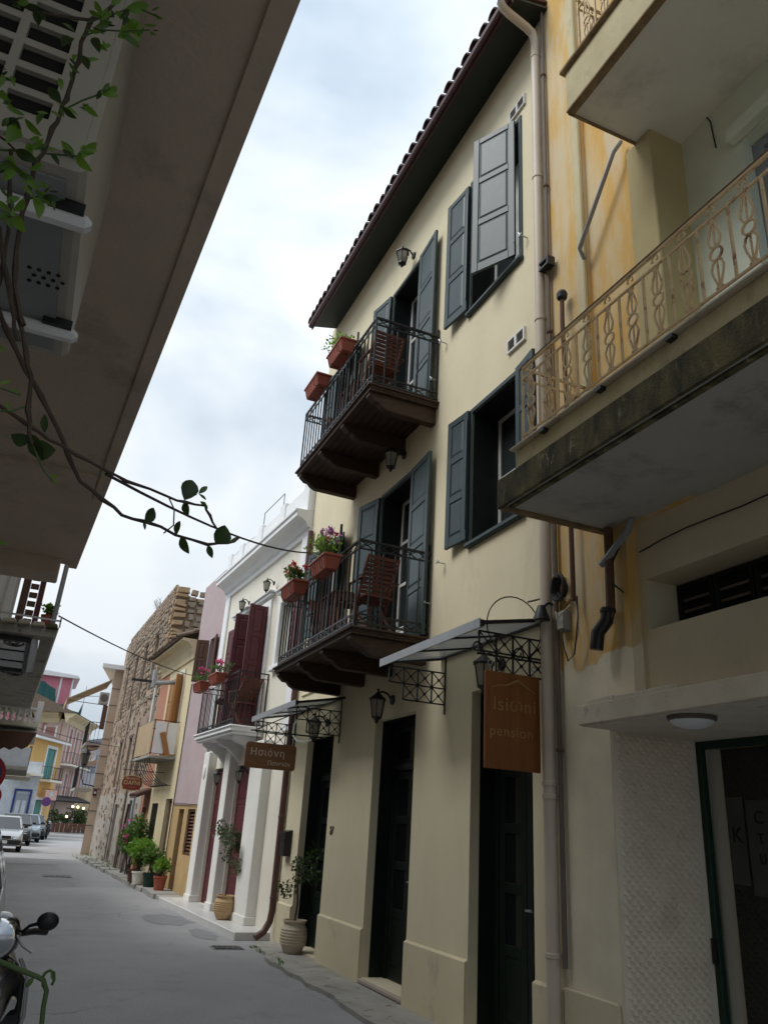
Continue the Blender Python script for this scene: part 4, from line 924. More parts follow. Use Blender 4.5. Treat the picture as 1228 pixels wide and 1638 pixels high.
# parapet railing and antenna frame on the roof
ra = MB(Wf)
ra.bar((4.6, -.2, 8.0), (6.3, -.2, 8.0), .03); ra.bar((4.6, -.2, 7.86), (6.3, -.2, 7.86), .02)
for s_ in (4.6, 5.15, 5.7, 6.25): ra.bar((s_, -.2, 7.6), (s_, -.2, 8.0), .025)
obj('roof_railing', ra, M['metal'], wh)
fr_ = MB(Wf); fr_.tube([(4.3, -.3, 7.6), (4.3, -.3, 8.55), (2.9, -.3, 8.55), (2.9, -.3, 7.6)], .014, 6); obj('roof_frame', fr_, M['metal'], wh)
LGW = 'black wall lanterns on the white house'
for s_, z_, lab in ((3.36, 5.98, 'small wall lantern over the far upper maroon door of the white house'), (1.74, 6.02, 'small wall lantern over the near upper maroon door of the white house'), (3.66, 2.46, 'small black wall lantern under the white balcony, on the far pier'), (2.14, 2.46, 'small black wall lantern under the white balcony, nearer the downpipe')):
    p = Wf(s_, .06 if z_ > 3 else .02, z_ + .06); lantern(tuple(p), lab, LGW, math.atan2(Wf.n.y, Wf.n.x) - math.pi, .85)
# white balcony furniture and flower boxes
for k, (s_, lab, col) in enumerate(((2.55, 'brown flower box with deep pink geraniums on the white balcony', 'petal_pink'), (3.80, 'brown flower box with pale pink geraniums on the white balcony', 'petal_pink'))):
    p = Wf(s_, BD + .11, BZ + h - .14); place(BX, tuple(p), math.atan2(-Wf.d.x, Wf.d.y), lab, 'flower boxes on the white balcony')
    geranium('pelargonium', ('bushy geranium with deep pink flowers on the white balcony rail' if k == 0 else 'round geranium with pink flowers at the far end of the white balcony'), p.x, p.y, p.z + .18, .2, .20, [col], 8, 16, 20 + k, 'leaf_mid', 'geraniums on the white balcony')
ch = place(TB, tuple(Wf(3.2, .3, BZ)), 0, 'small wooden table behind the white balcony railing', 'wooden tables on the balconies'); ch.scale = (.8, .8, .9)
place(CH, tuple(Wf(1.95, .30, BZ)), R(20), 'wooden chair by the near maroon door on the white balcony', 'wooden folding chairs on the balconies')

# ------------------------------------------------------------------ pink house
PF = Fr(tuple(Wf(WL + .002, 0, 0))[:2], (3.47, 21.0)); PL = PF.len
pk = thing('pink_house', 'narrow pink house with an ochre ground floor and dark doors', 'building', tuple(PF(1.4, 0, 0)))
ph = [(.55, 1.15, 4.75, 5.85), (.25, .95, .9, 1.86), (1.35, 1.85, .1, 1.86)]
obj('wall', wall(PF, 0, PL, 1.95, 7.55, [ph[0]], .2), M['pink'], pk)
obj('ground_floor_wall', wall(PF, 0, PL, -.05, 1.948, ph[1:], .2, -.01), M['ochre_dado'], pk)
obj('rear_block', MB(PF).box(0, PL - .01, -7, -.4, -.05, 7.5), M['pink'], pk)
casement(pk, PF, ph[0], -.14, M['brownwood'], 2); obj('sill', MB(PF).box(.5, 1.2, 0, .06, 4.68, 4.747), M['pink'], pk)
for k in range(12): obj('slat', MB(PF).hexa([(.30, -.10, .96 + k * .072), (.90, -.10, .96 + k * .072), (.90, -.06, .93 + k * .072), (.30, -.06, .93 + k * .072), (.30, -.10, .975 + k * .072), (.90, -.10, .975 + k * .072), (.90, -.06, .945 + k * .072), (.30, -.06, .945 + k * .072)]), M['brownwood'], pk)
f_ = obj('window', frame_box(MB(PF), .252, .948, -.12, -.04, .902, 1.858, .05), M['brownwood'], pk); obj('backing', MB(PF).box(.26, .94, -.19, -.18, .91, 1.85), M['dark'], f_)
shutter(pk, Leaf(PF, 1.355, -.12, .1, 0), .49, 1.75, 3, M['brownwood'], name='door')
wb_ = shutter(pk, Leaf(PF, .55, .03, 4.77, R(172)), .3, 1.05, 2, M['brownwood']); shutter(pk, Leaf(PF, 1.15, .03, 4.77, R(70)), .3, 1.05, 2, M['brownwood'])
obj('wall_cable', MB(PF).tube([(PL - .15, .02, 4.9), (PL - .15, .02, .8)], .012, 5), M['cable'], pk); obj('wall_cable', MB(PF).tube([(.05, .03, 1.95), (PL, .03, 2.0)], .008, 5), M['cable'], pk)

# ------------------------------------------------------------------ yellow house with clay eaves
YF = Fr((3.47, 21.0), (3.25, 25.2)); YL = YF.len
yh = thing('yellow_house', 'pale yellow house with clay-tiled eaves and a canvas-screened balcony', 'building', tuple(YF(2, 0, 0)))
yw = (.95, 1.75, 3.15, 5.35); yg = (1.75, 2.55, .55, 2.0); yd = (.12, .85, .1, 2.1)
obj('wall', wall(YF, 0, 3.0, -.05, 5.9, [yw, yg, yd], .2), M['yellow'], yh)
obj('brick_panel', wall(YF, 3.001, YL, -.05, 6.0, [(3.3, 3.9, .15, 1.9)], .2), M['brick'], yh)
obj('rear_block', MB(YF).box(0.01, YL - .01, -7, -.4, -.05, 6.0), M['yellow'], yh)
co = MB(YF); prof = [(0, 5.62), (.04, 5.62), (.05, 5.72), (.12, 5.90), (.24, 6.02), (.40, 6.06), (.40, 6.12), (-.3, 6.12), (-.3, 5.7)]
co.prism(prof, lambda u, v, w: (w, u, v), .02, YL - .1); obj('coved_cornice', co, M['yellow'], yh)
casement(yh, YF, yw, -.14, M['brownwood'], 3)
tr = frame_box(MB(YF), yw[0] - .12, yw[1] + .12, .001, .04, yw[2] - .02, yw[3] + .12, .118, False); obj('window_surround', tr, M['offwhite'], yh)
shutter(yh, Leaf(YF, .95, .05, 3.2, R(125)), .24, 2.1, 3, M['tanwood'], fw=.05)
shutter(yh, Leaf(YF, 1.75, .05, 3.2, R(8)), .40, 2.1, 3, M['tanwood'])
shutter(yh, Leaf(YF, .13, -.12, .1, 0), .71, 1.98, 4, M['brownwood'], name='door')
for k in range(8): obj('window_bar', MB(YF).bar((1.8 + k * .10, -.02, .55), (1.8 + k * .10, -.02, 2.0), .014), M['iron'], yh)
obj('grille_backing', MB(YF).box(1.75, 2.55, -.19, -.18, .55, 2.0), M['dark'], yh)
# old tiles at the eave, tiles on the slope
SLY = math.tan(R(22)); s_ = .05; t1 = None; k = 0
rfy = MB(YF); rfy.hexa([(0, .48, 6.13), (YL, .48, 6.13), (YL, -3, 6.13 + 3.48 * SLY), (0, -3, 6.13 + 3.48 * SLY), (0, .48, 6.16), (YL, .48, 6.16), (YL, -3, 6.16 + 3.48 * SLY), (0, -3, 6.16 + 3.48 * SLY)])
yr = obj('roof', rfy, M['oldtile'], yh)
while s_ < YL:
    for row in range(4):
        if t1 is None: t1 = obj('roof_tile', barrel(MB(), Fr((0, 0), tuple(YF.d)[:2]), 0, 0, 0, .46, .088, SLY), M['oldtile'], yr, local=True); t_ = t1
        else: t_ = inst(t1, yr)
        o_ = .56 - row * .40 + rr.uniform(-.03, .03); t_.location = YF(s_ + rr.uniform(-.015, .015), o_, 6.155 + (.48 - o_) * SLY + row * .01 + rr.uniform(0, .015)) - ORG[yr.name]
        t_.rotation_euler = (0, 0, rr.uniform(-.04, .04))
    s_ += .205
# balcony: thin slab, curved lattice brackets, canvas front, pale end panels
Q0, Q1, QD, QZ = .55, 2.85, .68, 3.12
mb = MB(YF).box(Q0, Q1, 0, QD, QZ - .07, QZ); qb = obj('balcony', mb, M['concrete'], yh, bevel=.01)
rl = MB(YF)
for z in (QZ + .88, QZ + .05):
    rl.bar((Q0 + .03, 0, z), (Q0 + .03, QD - .03, z), .018); rl.bar((Q0 + .03, QD - .03, z), (Q1 - .03, QD - .03, z), .018); rl.bar((Q1 - .03, QD - .03, z), (Q1 - .03, 0, z), .018)
for s2_ in (Q0 + .03, Q1 - .03): rl.bar((s2_, QD - .03, QZ), (s2_, QD - .03, QZ + .9), .02)
obj('railing', rl, M['iron'], qb)
cvp = MB(YF)
for i in range(12):
    a, b = Q0 + .05 + (Q1 - Q0 - .1) * i / 12, Q0 + .05 + (Q1 - Q0 - .1) * (i + 1) / 12
    oa, ob = QD + .012 * math.sin(i * 1.9), QD + .012 * math.sin((i + 1) * 1.9)
    cvp.hexa([(a, oa, QZ + .03), (b, ob, QZ + .03), (b, ob + .006, QZ + .03), (a, oa + .006, QZ + .03), (a, oa, QZ + .86), (b, ob, QZ + .86), (b, ob + .006, QZ + .86), (a, oa + .006, QZ + .86)])
obj('canvas_screen', cvp, M['canvas'], qb)
obj('end_panel', MB(YF).box(Q0 + .005, Q0 + .018, .05, .30, QZ + .05, QZ + .84), M['white'], qb); obj('end_panel', MB(YF).box(Q0 + .005, Q0 + .018, .34, QD - .06, QZ + .05, QZ + .84), M['white'], qb)
obj('loose_board', MB(YF).hexa([(Q0 - .03, .16, QZ + .02), (Q0 - .015, .16, QZ + .02), (Q0 - .015, .30, QZ + .02), (Q0 - .03, .30, QZ + .02), (Q0 - .03, .36, QZ + .60), (Q0 - .015, .36, QZ + .60), (Q0 - .015, .50, QZ + .55), (Q0 - .03, .50, QZ + .55)]), M['tanwood'], qb)
for s2_ in [Q0 + .06 + i * (Q1 - Q0 - .12) / 7 for i in range(8)]:
    obj('curved_bracket', MB(YF).tube([(s2_, (QD - .04) * math.cos(R(a)), QZ - .08 - .62 * math.sin(R(a)) * (.55 + .45 * math.sin(R(a)))) for a in range(0, 91, 10)], .010, 5), M['iron'], qb)
hr = MB(YF)
for a in (20, 40, 60, 80): hr.tube([(Q0 + .06, (QD - .04) * math.cos(R(a)), QZ - .08 - .62 * math.sin(R(a)) * (.55 + .45 * math.sin(R(a)))), (Q1 - .06, (QD - .04) * math.cos(R(a)), QZ - .08 - .62 * math.sin(R(a)) * (.55 + .45 * math.sin(R(a))))], .008, 5)
obj('bracket_hoop', hr, M['iron'], qb)
hd = MB(YF); hd.hexa([(2.95, 0, 2.30), (3.95, 0, 2.30), (3.95, .40, 2.12), (2.95, .40, 2.12), (2.95, 0, 2.36), (3.95, 0, 2.36), (3.95, .40, 2.18), (2.95, .40, 2.18)]); hdo = obj('door_hood', hd, M['brownwood'], yh)
th = None
for i in range(6):
    if th is None: th = obj('roof_tile', barrel(MB(), Fr((0, 0), tuple(YF.d)[:2]), 0, 0, 0, .42, .075, .45), M['tile'], hdo, local=True); q = th
    else: q = inst(th, hdo)
    q.location = YF(3.03 + i * .17, .42, 2.17) - ORG[hdo.name]
shutter(yh, Leaf(YF, 3.31, -.12, .15, 0), .58, 1.74, 3, M['brownwood'], name='door')
# sign of the pension
ds = thing('hanging_sign', 'deep red scalloped sign with cream lettering on an iron arm', 'sign', (2.58, 22.5, 2.45))
def scal(cx, cz, w, h_, n=64):
    o = []
    for i in range(n):
        a = 6.2832 * i / n; sx_ = abs(math.cos(a)) ** .45 * (1 if math.cos(a) > 0 else -1); sz_ = abs(math.sin(a)) ** .45 * (1 if math.sin(a) > 0 else -1)
        k_ = 1 + .05 * math.cos(8 * a); o.append((cx + sx_ * w * k_, cz + sz_ * h_ * k_))
    return o
obj('board', MB().prism(scal(2.58, 2.44, .26, .185), lambda u, v, w: (u, w, v), 22.48, 22.52), M['gold'], ds)
obj('face', MB().prism(scal(2.58, 2.44, .24, .165), lambda u, v, w: (u, w, v), 22.472, 22.479), M['redsign'], ds)
text_part('PENSION', .088, M['gold'], ds, axes((2.58, 22.47, 2.545), (1, 0, 0), (0, 0, 1)), .002)
text_part('DAFNI', .145, M['gold'], ds, axes((2.58, 22.47, 2.44), (1, 0, 0), (0, 0, 1)), .003)
text_part('~ ~ ~', .07, M['gold'], ds, axes((2.58, 22.47, 2.335), (1, 0, 0), (0, 0, 1)), .002, 'flourish')
am = MB(); am.bar((3.36, 22.5, 2.76), (2.30, 22.5, 2.76), .016); am.bar((2.42, 22.5, 2.6), (2.42, 22.5, 2.76), .008); am.bar((2.74, 22.5, 2.6), (2.74, 22.5, 2.76), .008); obj('arm', am, M['iron'], ds)
# horizontal flue pipe with a cowl
fl = thing('flue_pipe', 'grey metal flue pipe sticking out of the yellow house wall', 'pipe', (3.4, 22.05, 5.05))
obj('pipe', MB().tube([(3.42, 22.05, 5.12), (2.66, 22.05, 5.0)], .06, 12), M['metal'], fl, smooth=True); obj('cowl', MB().tube([(2.64, 22.05, 4.88), (2.64, 22.05, 5.34)], .065, 12), M['metal'], fl, smooth=True)
obj('side_arm', MB().box(2.05, 2.60, 22.02, 22.08, 5.0, 5.06), M['iron'], fl)

# ------------------------------------------------------------------ roofless stone ruin
RF = Fr((3.25, 25.2), (3.02, 33.5)); RL = 11.0
ru = thing('stone_ruin', 'roofless rubble-stone ruin with empty upper windows', 'building', tuple(RF(4, 0, 0)))
rh = [(1.9, 2.7, 5.6, 7.5), (4.1, 4.9, 5.5, 7.5), (6.3, 7.1, 5.4, 7.4), (8.4, 9.1, 5.2, 7.3), (1.7, 2.5, 2.7, 4.3), (4.2, 4.9, 2.6, 4.2), (6.6, 7.3, 2.6, 4.2), (1.3, 2.2, .1, 2.1), (4.8, 5.5, .1, 2.0)]
obj('wall', wall(RF, 0, RL, 2.35, 8.4, [h_ for h_ in rh if h_[2] > 2.35], .32), M['mortar'], ru)
obj('ground_floor_wall', wall(RF, 0, RL, -.05, 2.348, rh[7:], .32, .012), M['oldplaster'], ru)
en = MB(RF); en.quad((0, .0, 0), (0, -7, 0), (0, -7, 8.35), (0, 0, 8.35)); en.quad((.45, -.4, 0), (.45, -7, 0), (.45, -7, 8.35), (.45, -.4, 8.35)); en.quad((0, 0, 8.35), (.45, 0, 8.35), (.45, -7, 8.35), (0, -7, 8.35)); obj('gable_wall', en, M['mortar'], ru)
bk = MB(RF); bk.quad((0, -.47, 0), (RL, -.47, 0), (RL, -.47, 8.3), (0, -.47, 8.3)); obj('inner_face', bk, M['mortar'], ru)
for i, h_ in enumerate(rh[:7]):
    mb = MB(RF); s0, s1, z0, z1 = h_
    mb.box(s0 + .02, s0 + .12, -.26, -.18, z0, z1); mb.box(s1 - .12, s1 - .02, -.26, -.18, z0, z1); mb.box(s0 + .12, s1 - .12, -.26, -.18, z1 - .12, z1)
    f_ = obj('window_frame', mb, M['greyblue'] if i < 4 else M['offwhite'], ru)
    if i in (0, 1, 4): obj('board', MB(RF).box(s0 + .14, s0 + .40, -.24, -.2, z0 + .02, z1 - .15), M['greyblue'] if i != 4 else M['white'], f_)
    obj('lintel', MB(RF).box(s0 - .1, s1 + .1, -.2, .02, z1 + .003, z1 + .11), M['brownwood'], f_)
dr = obj('door', MB(RF).box(1.3, 1.75, -.1, -.05, .1, 2.1), M['greyblue'], ru); obj('door_post', MB(RF).box(1.1, 1.3, .015, .07, .05, 2.35), M['greyblue'], ru)
obj('leaning_plank', MB(RF).hexa([(2.5, .05, .1), (2.64, .05, .1), (2.64, .09, .1), (2.5, .09, .1), (2.15, .02, 2.0), (2.29, .02, 2.0), (2.29, .06, 2.0), (2.15, .06, 2.0)]), M['brownwood'], ru)
obj('leaning_plank', MB(RF).hexa([(.72, .12, .1), (.86, .12, .1), (.86, .16, .1), (.72, .16, .1), (.95, .02, .9), (1.09, .02, .9), (1.09, .06, .9), (.95, .06, .9)]), M['brownwood'], ru)
obj('conduit', MB(RF).tube([(3.0, .05, 4.6), (3.0, .05, .1)], .03, 6), M['pipe_dark'], ru); obj('conduit', MB(RF).tube([(5.6, .05, 5.5), (5.6, .05, .2)], .02, 6), M['pipe_dark'], ru)
obj('white_pipe', MB(RF).tube([(.55, .06, 4.0), (.55, .06, 5.6)], .04, 8), M['white'], ru)
rs = random.Random(11)
def stone_mesh(k):
    r_ = random.Random(100 + k); m_ = MB(); q = lambda: r_.uniform(.72, 1.0)
    m_.hexa([(-.5 * q(), -.5, -.5 * q()), (.5 * q(), -.5, -.5 * q()), (.5 * q(), -.5, .5 * q()), (-.5 * q(), -.5, .5 * q()), (-.44 * q(), .5 * q(), -.42 * q()), (.44 * q(), .5 * q(), -.42 * q()), (.44 * q(), .5 * q(), .42 * q()), (-.44 * q(), .5 * q(), .42 * q())])
    return m_
SM = []
for k in range(9):
    o = obj('stone', stone_mesh(k), M[('stone', 'stone2', 'stone', 'stone', 'stone2', 'stone3', 'stone2', 'stone', 'stone2')[k]], ru, local=True, bevel=.03); SM.append([o, False])
def stone(pos, size, ang, kk):
    s_ = SM[kk]
    if not s_[1]: o = s_[0]; s_[1] = True
    else: o = inst(s_[0], ru)
    o.location = Vector(pos) - ORG[ru.name]; o.rotation_euler = (rs.uniform(-.07, .07), rs.uniform(-.16, .16), ang + rs.uniform(-.06, .06)); o.scale = size
    return o
angR = math.atan2(RF.d.y, RF.d.x); rest = MB()
def rest_stone(s_, o_, z, w, h_):
    a = lambda k_: k_ * rs.uniform(.34, .5)
    rest.fr = RF; rest.hexa([(s_ - a(w), o_ - .03, z - a(h_)), (s_ + a(w), o_ - .03, z - a(h_)), (s_ + a(w), o_ - .03, z + a(h_)), (s_ - a(w), o_ - .03, z + a(h_)), (s_ - a(w) * .8, o_ + rs.uniform(.015, .05), z - a(h_) * .8), (s_ + a(w) * .8, o_ + rs.uniform(.015, .05), z - a(h_) * .8), (s_ + a(w) * .8, o_ + .04, z + a(h_) * .8), (s_ - a(w) * .8, o_ + .04, z + a(h_) * .8)])
inh = lambda s_, z, m_=.12: any(h_[0] - m_ < s_ < h_[1] + m_ and h_[2] - m_ < z < h_[3] + m_ for h_ in rh)
cnt = 0
# end wall facing the viewer above the yellow roof
z = 6.0
while z < 8.5:
    hh = rs.uniform(.10, .26); x = 3.22
    while x < 4.9:
        ww = rs.uniform(.2, .42) if x > 3.3 else rs.uniform(.36, .5)
        stone((x + ww / 2, 25.18, z + hh / 2 + rs.uniform(-.05, .05)), (ww * rs.uniform(.8, 1.05), .12, hh * rs.uniform(.75, 1.1)), math.pi + rs.uniform(-.02, .02), 5 if x < 3.3 else rs.choice((0, 1, 2, 3, 4, 6, 7, 8))); cnt += 1; x += ww
    z += hh
# quoins and upper street face
z = 5.2
while z < 8.55:
    hh = rs.uniform(.10, .24); s_ = .0
    while s_ < 9.5:
        ww = rs.uniform(.18, .46)
        if not inh(s_ + ww / 2, z + hh / 2):
            if cnt < 296 and (z > 7.3 or s_ < 3.6): stone(RF(s_ + ww / 2, .0, z + hh / 2 + rs.uniform(-.06, .06)), (ww * rs.uniform(.7, 1.05), .11, hh * rs.uniform(.7, 1.15)), angR, 5 if s_ < .25 else rs.choice((0, 1, 2, 3, 4, 6, 7, 8))); cnt += 1
            else: rest_stone(s_ + ww / 2, .0, z + hh / 2, ww, hh)
        s_ += ww
    z += hh
for _ in range(520):
    s_, z = rs.uniform(.2, RL), rs.uniform(.15, 5.2)
    if z < 2.35 and rs.random() < .6: continue
    if not inh(s_, z, .2) and rs.random() < (.9 if z < 2.2 or s_ > 5 else .75): rest_stone(s_, .012 if z < 2.35 else .0, z, rs.uniform(.12, .36), rs.uniform(.08, .2))
obj('rubble', rest, M['mortar'], ru, kind='stuff')
# jagged top course
jt = MB(RF); s_ = 0
while s_ < RL: w = rs.uniform(.2, .5); jt.box(s_ + .01, s_ + w, -.40, -.02, 8.38, 8.44 + rs.uniform(0, .22)); s_ += w
obj('top_course', jt, M['stone2'], ru, kind='stuff')
bs = MB(RF)
for k in range(26):
    a, l_ = rs.uniform(0, 6.28), rs.uniform(.25, .75); p = RF(4.2 + rs.uniform(-.2, .2), -.2, 8.5); q = p + Vector((math.cos(a) * l_ * .5, math.sin(a) * l_ * .4, l_))
    bs.fr = WF; bs.tube([p, (p + q) / 2 + Vector((0, 0, .06)), q], .006, 4)
    for _ in range(3): t_ = p.lerp(q, rs.uniform(.5, 1)); bs.tube([t_, t_ + Vector((rs.gauss(0, .1), rs.gauss(0, .1), .1))], .004, 3)
dw = thing('dry_weed', 'dry leafless weed growing on top of the ruin wall', 'plant', tuple(RF(4.2, -.2, 8.5))); obj('twigs', bs, M['bark'], dw, kind='stuff')

# ------------------------------------------------------------------ tall beige building beyond
tb = thing('beige_building', 'tall narrow peach-beige building past the ruin with awning and balconies', 'building', (2.9, 36, 0))
obj('wall', MB().prism([(2.62, 36.05), (9, 36.05), (9, 47), (4.6, 47)], lambda u, v, w: (u, v, w), -.05, 7.5), M['peach'], tb)
obj('roof_slab', MB().prism([(2.05, 35.7), (9, 35.7), (9, 47.4), (4.2, 47.4)], lambda u, v, w: (u, v, w), 7.501, 7.68), M['white'], tb); obj('roof', MB().add([(2.2, 35.9, 7.682), (9, 35.9, 7.682), (9, 47.2, 7.682), (4.3, 47.2, 7.682), (6.4, 40, 8.3)], [(0, 1, 4), (1, 2, 4), (2, 3, 4), (3, 0, 4), (0, 3, 2, 1)]), M['oldtile'], tb)
for z in (1.2, 1.75, 2.6, 3.2, 3.9, 4.6, 5.3, 6.0, 6.7): obj('wire_tie', MB().box(2.60, 3.06, 36.02, 36.04, z, z + .015), M['cable'], tb)
def far_balcony(par, x0, x1, y0, y1, z, m='concrete', h=.85, n=10):
    b = obj('balcony', MB().box(x0, x1, y0, y1, z - .1, z), M[m], par); r_ = MB()
    r_.bar((x0 + .02, y0 + .02, z + h), (x1, y0 + .02, z + h), .025); r_.bar((x0 + .02, y0 + .02, z + h), (x0 + .02, y1, z + h), .025); r_.bar((x0 + .02, y0 + .02, z), (x0 + .02, y0 + .02, z + h), .025); obj('railing', r_, M['iron'], b)
    k = max(3, int((x1 - x0) / .13))
    for i in range(1, k): obj('baluster', MB().bar((x0 + (x1 - x0) * i / k, y0 + .02, z), (x0 + (x1 - x0) * i / k, y0 + .02, z + h), .016), M['iron'], b)
    for i in range(1, n): obj('baluster', MB().bar((x0 + .02, y0 + (y1 - y0) * i / n, z), (x0 + .02, y0 + (y1 - y0) * i / n, z + h), .016), M['iron'], b)
    return b
far_balcony(tb, 2.02, 2.62, 36.6, 39.5, 4.45); far_balcony(tb, 1.95, 2.62, 36.6, 39.5, 2.62)
obj('balcony', MB().box(2.25, 2.62, 36.4, 39.0, 3.62, 3.74), M['peach'], tb)
aw = MB(); aw.hexa([(.95, 36.6, 6.13), (2.62, 36.6, 7.12), (2.62, 39.2, 7.12), (.95, 39.2, 6.13), (.95, 36.6, 6.17), (2.62, 36.6, 7.18), (2.62, 39.2, 7.18), (.95, 39.2, 6.17)]); aw.box(.92, .96, 36.6, 39.2, 5.95, 6.17)
ao = obj('awning', aw, M['canvas'], tb); obj('awning_arm', MB().bar((1.0, 36.7, 6.1), (2.6, 36.7, 6.05), .025).bar((1.3, 36.7, 6.3), (2.6, 36.7, 6.45), .02), M['iron'], ao)
obj('shutter', MB().box(2.42, 2.62, 36.3, 36.34, 5.0, 6.0), M['brownwood'], tb)
obj('orange_awning', MB().hexa([(1.95, 36.5, 4.02), (2.62, 36.5, 4.28), (2.62, 38, 4.28), (1.95, 38, 4.02), (1.95, 36.5, 4.06), (2.62, 36.5, 4.32), (2.62, 38, 4.32), (1.95, 38, 4.06)]), M['tanwood'], tb)
a_ = thing('air_conditioner', 'small beige air conditioner on the side of the tall beige building', 'air conditioner', (2.4, 36.3, 6.1)); obj('cabinet', MB().box(2.20, 2.60, 36.30, 36.60, 6.05, 6.55), M['acwhite'], a_, bevel=.02); obj('fan_grille', MB().lathe((2.40, 36.29, 6.3), [(.17, 0), (.17, .012)], 14, 'y'), M['pipe_dark'], a_)
sdh = thing('satellite_dish', 'round white satellite dish under the orange awning', 'satellite dish', (2.35, 36.2, 3.75)); obj('dish', MB().lathe((2.32, 36.2, 3.86), [(.02, .07), (.12, .05), (.2, 0), (.205, .01), (.12, .07), (.02, .09)], 16, 'y'), M['white'], sdh, smooth=True); obj('feed_arm', MB().tube([(2.32, 36.26, 3.7), (2.32, 35.95, 3.82)], .012, 5), M['iron'], sdh)
fb = thing('meter_box', 'small dark red box on the corner of the beige building', 'box', (2.72, 36.03, 2.45)); obj('case', MB().box(2.66, 2.80, 35.97, 36.045, 2.33, 2.58), M['maroon'], fb, bevel=.01); obj('label_plate', MB().box(2.69, 2.77, 35.962, 35.969, 2.42, 2.5), M['winwhite'], fb)
sl = thing('street_lantern', 'black street lantern on an iron arm before the beige building', 'street lamp', (2.62, 35.8, 3.5))
ar = MB(); ar.tube([(2.64, 35.98, 2.7), (2.2, 35.8, 2.75), (2.08, 35.8, 3.0), (2.08, 35.8, 3.42)], .025, 6); obj('arm', ar, M['iron'], sl)
obj('lamp_head', MB().lathe((2.08, 35.8, 3.44), [(.06, 0), (.12, .04), (.17, .45), (.19, .47), (.19, .5), (.12, .62), (.04, .70), (.02, .82)], 8), M['iron'], sl); obj('lamp_glass', MB().lathe((2.08, 35.8, 3.5), [(.128, .02), (.172, .38)], 8), M['lampglass'], sl)

# ------------------------------------------------------------------ plants along the ruin pavement
def bush(name, label, x, y, z, rad, n, size, m, seed, flowers=None, cat='bush', group=None):
    t = thing(name, label, cat, (x, y, z), group=group); r_ = random.Random(seed); st_ = MB(); cl = MB()
    for k in range(12):
        a = r_.uniform(0, 6.28); q = Vector((x + math.cos(a) * rad[0] * r_.uniform(.2, .75), y + math.sin(a) * rad[1] * r_.uniform(.2, .75), z + rad[2] * r_.uniform(.7, 1.8)))
        st_.tube([(x + r_.gauss(0, .04), y, z), (Vector((x, y, z)) + q) / 2 + Vector((0, 0, .08)), q], [.012, .009, .005], 5); leaf_cloud(cl, q, (rad[0] * .45, rad[1] * .45, rad[2] * .38), n // 12, size, r_, .5)
    obj('stems', st_, M['bark'], t); obj('foliage', cl, M[m], t, kind='stuff')
    if flowers:
        for k in range(7): fl_ = MB(); leaf_cloud(fl_, (x - rad[0] * r_.uniform(.3, .9), y - rad[1] * r_.uniform(.3, .9), z + rad[2] * r_.uniform(.9, 1.9)), (.05, .05, .05), 18, .05, r_, .2); obj('flower_head', fl_, M[flowers], t)
    return t
bush('flowering_bush', 'tall leafy bush with pink blossoms leaning on the ruin wall', 2.98, 23.6, .2, (.42, .62, .72), 1500, .085, 'leaf_mid', 31, 'petal_pink')
bush('green_bush', 'low dense green bush between the flowering bush and the pots', 3.02, 22.0, .3, (.40, .55, .42), 1300, .085, 'leaf', 32)
bush('leafy_plant', 'small yellow-green plant in the terracotta pot at the pavement end', 3.26, 19.9, .40, (.20, .20, .20), 300, .075, 'leaf', 33, None, 'plant')
bush('leafy_plant', 'green plant overhanging the dark tub on the pavement', 3.16, 20.8, .40, (.28, .30, .27), 500, .08, 'leaf_mid', 34, None, 'plant')
def tub(label, x, y, r, h, m):
    t = thing('plant_pot', label, 'plant pot', (x, y, .11), group='plant pots on the raised pavement'); obj('body', MB().lathe((x, y, .115), [(r * .72, 0), (r * .96, h * .86), (r * 1.05, h * .87), (r * 1.05, h), (r * .9, h), (r * .88, h * .9)], 18), M[m], t, smooth=True); obj('soil', MB().lathe((x, y, .115 + h * .9), [(r * .88, 0), (r * .86, .01)], 14), M['soil'], t); return t
tub('terracotta pot at the near end of the raised pavement', 3.26, 19.9, .15, .30, 'terracotta'); tub('dark green tub beside the terracotta pot', 3.16, 20.8, .17, .30, 'greenframe'); tub('pale square-looking tub under the green bush', 3.0, 21.6, .16, .28, 'offwhite'); tub('brown tub half hidden under the green bush', 2.98, 22.3, .17, .28, 'brownwood')

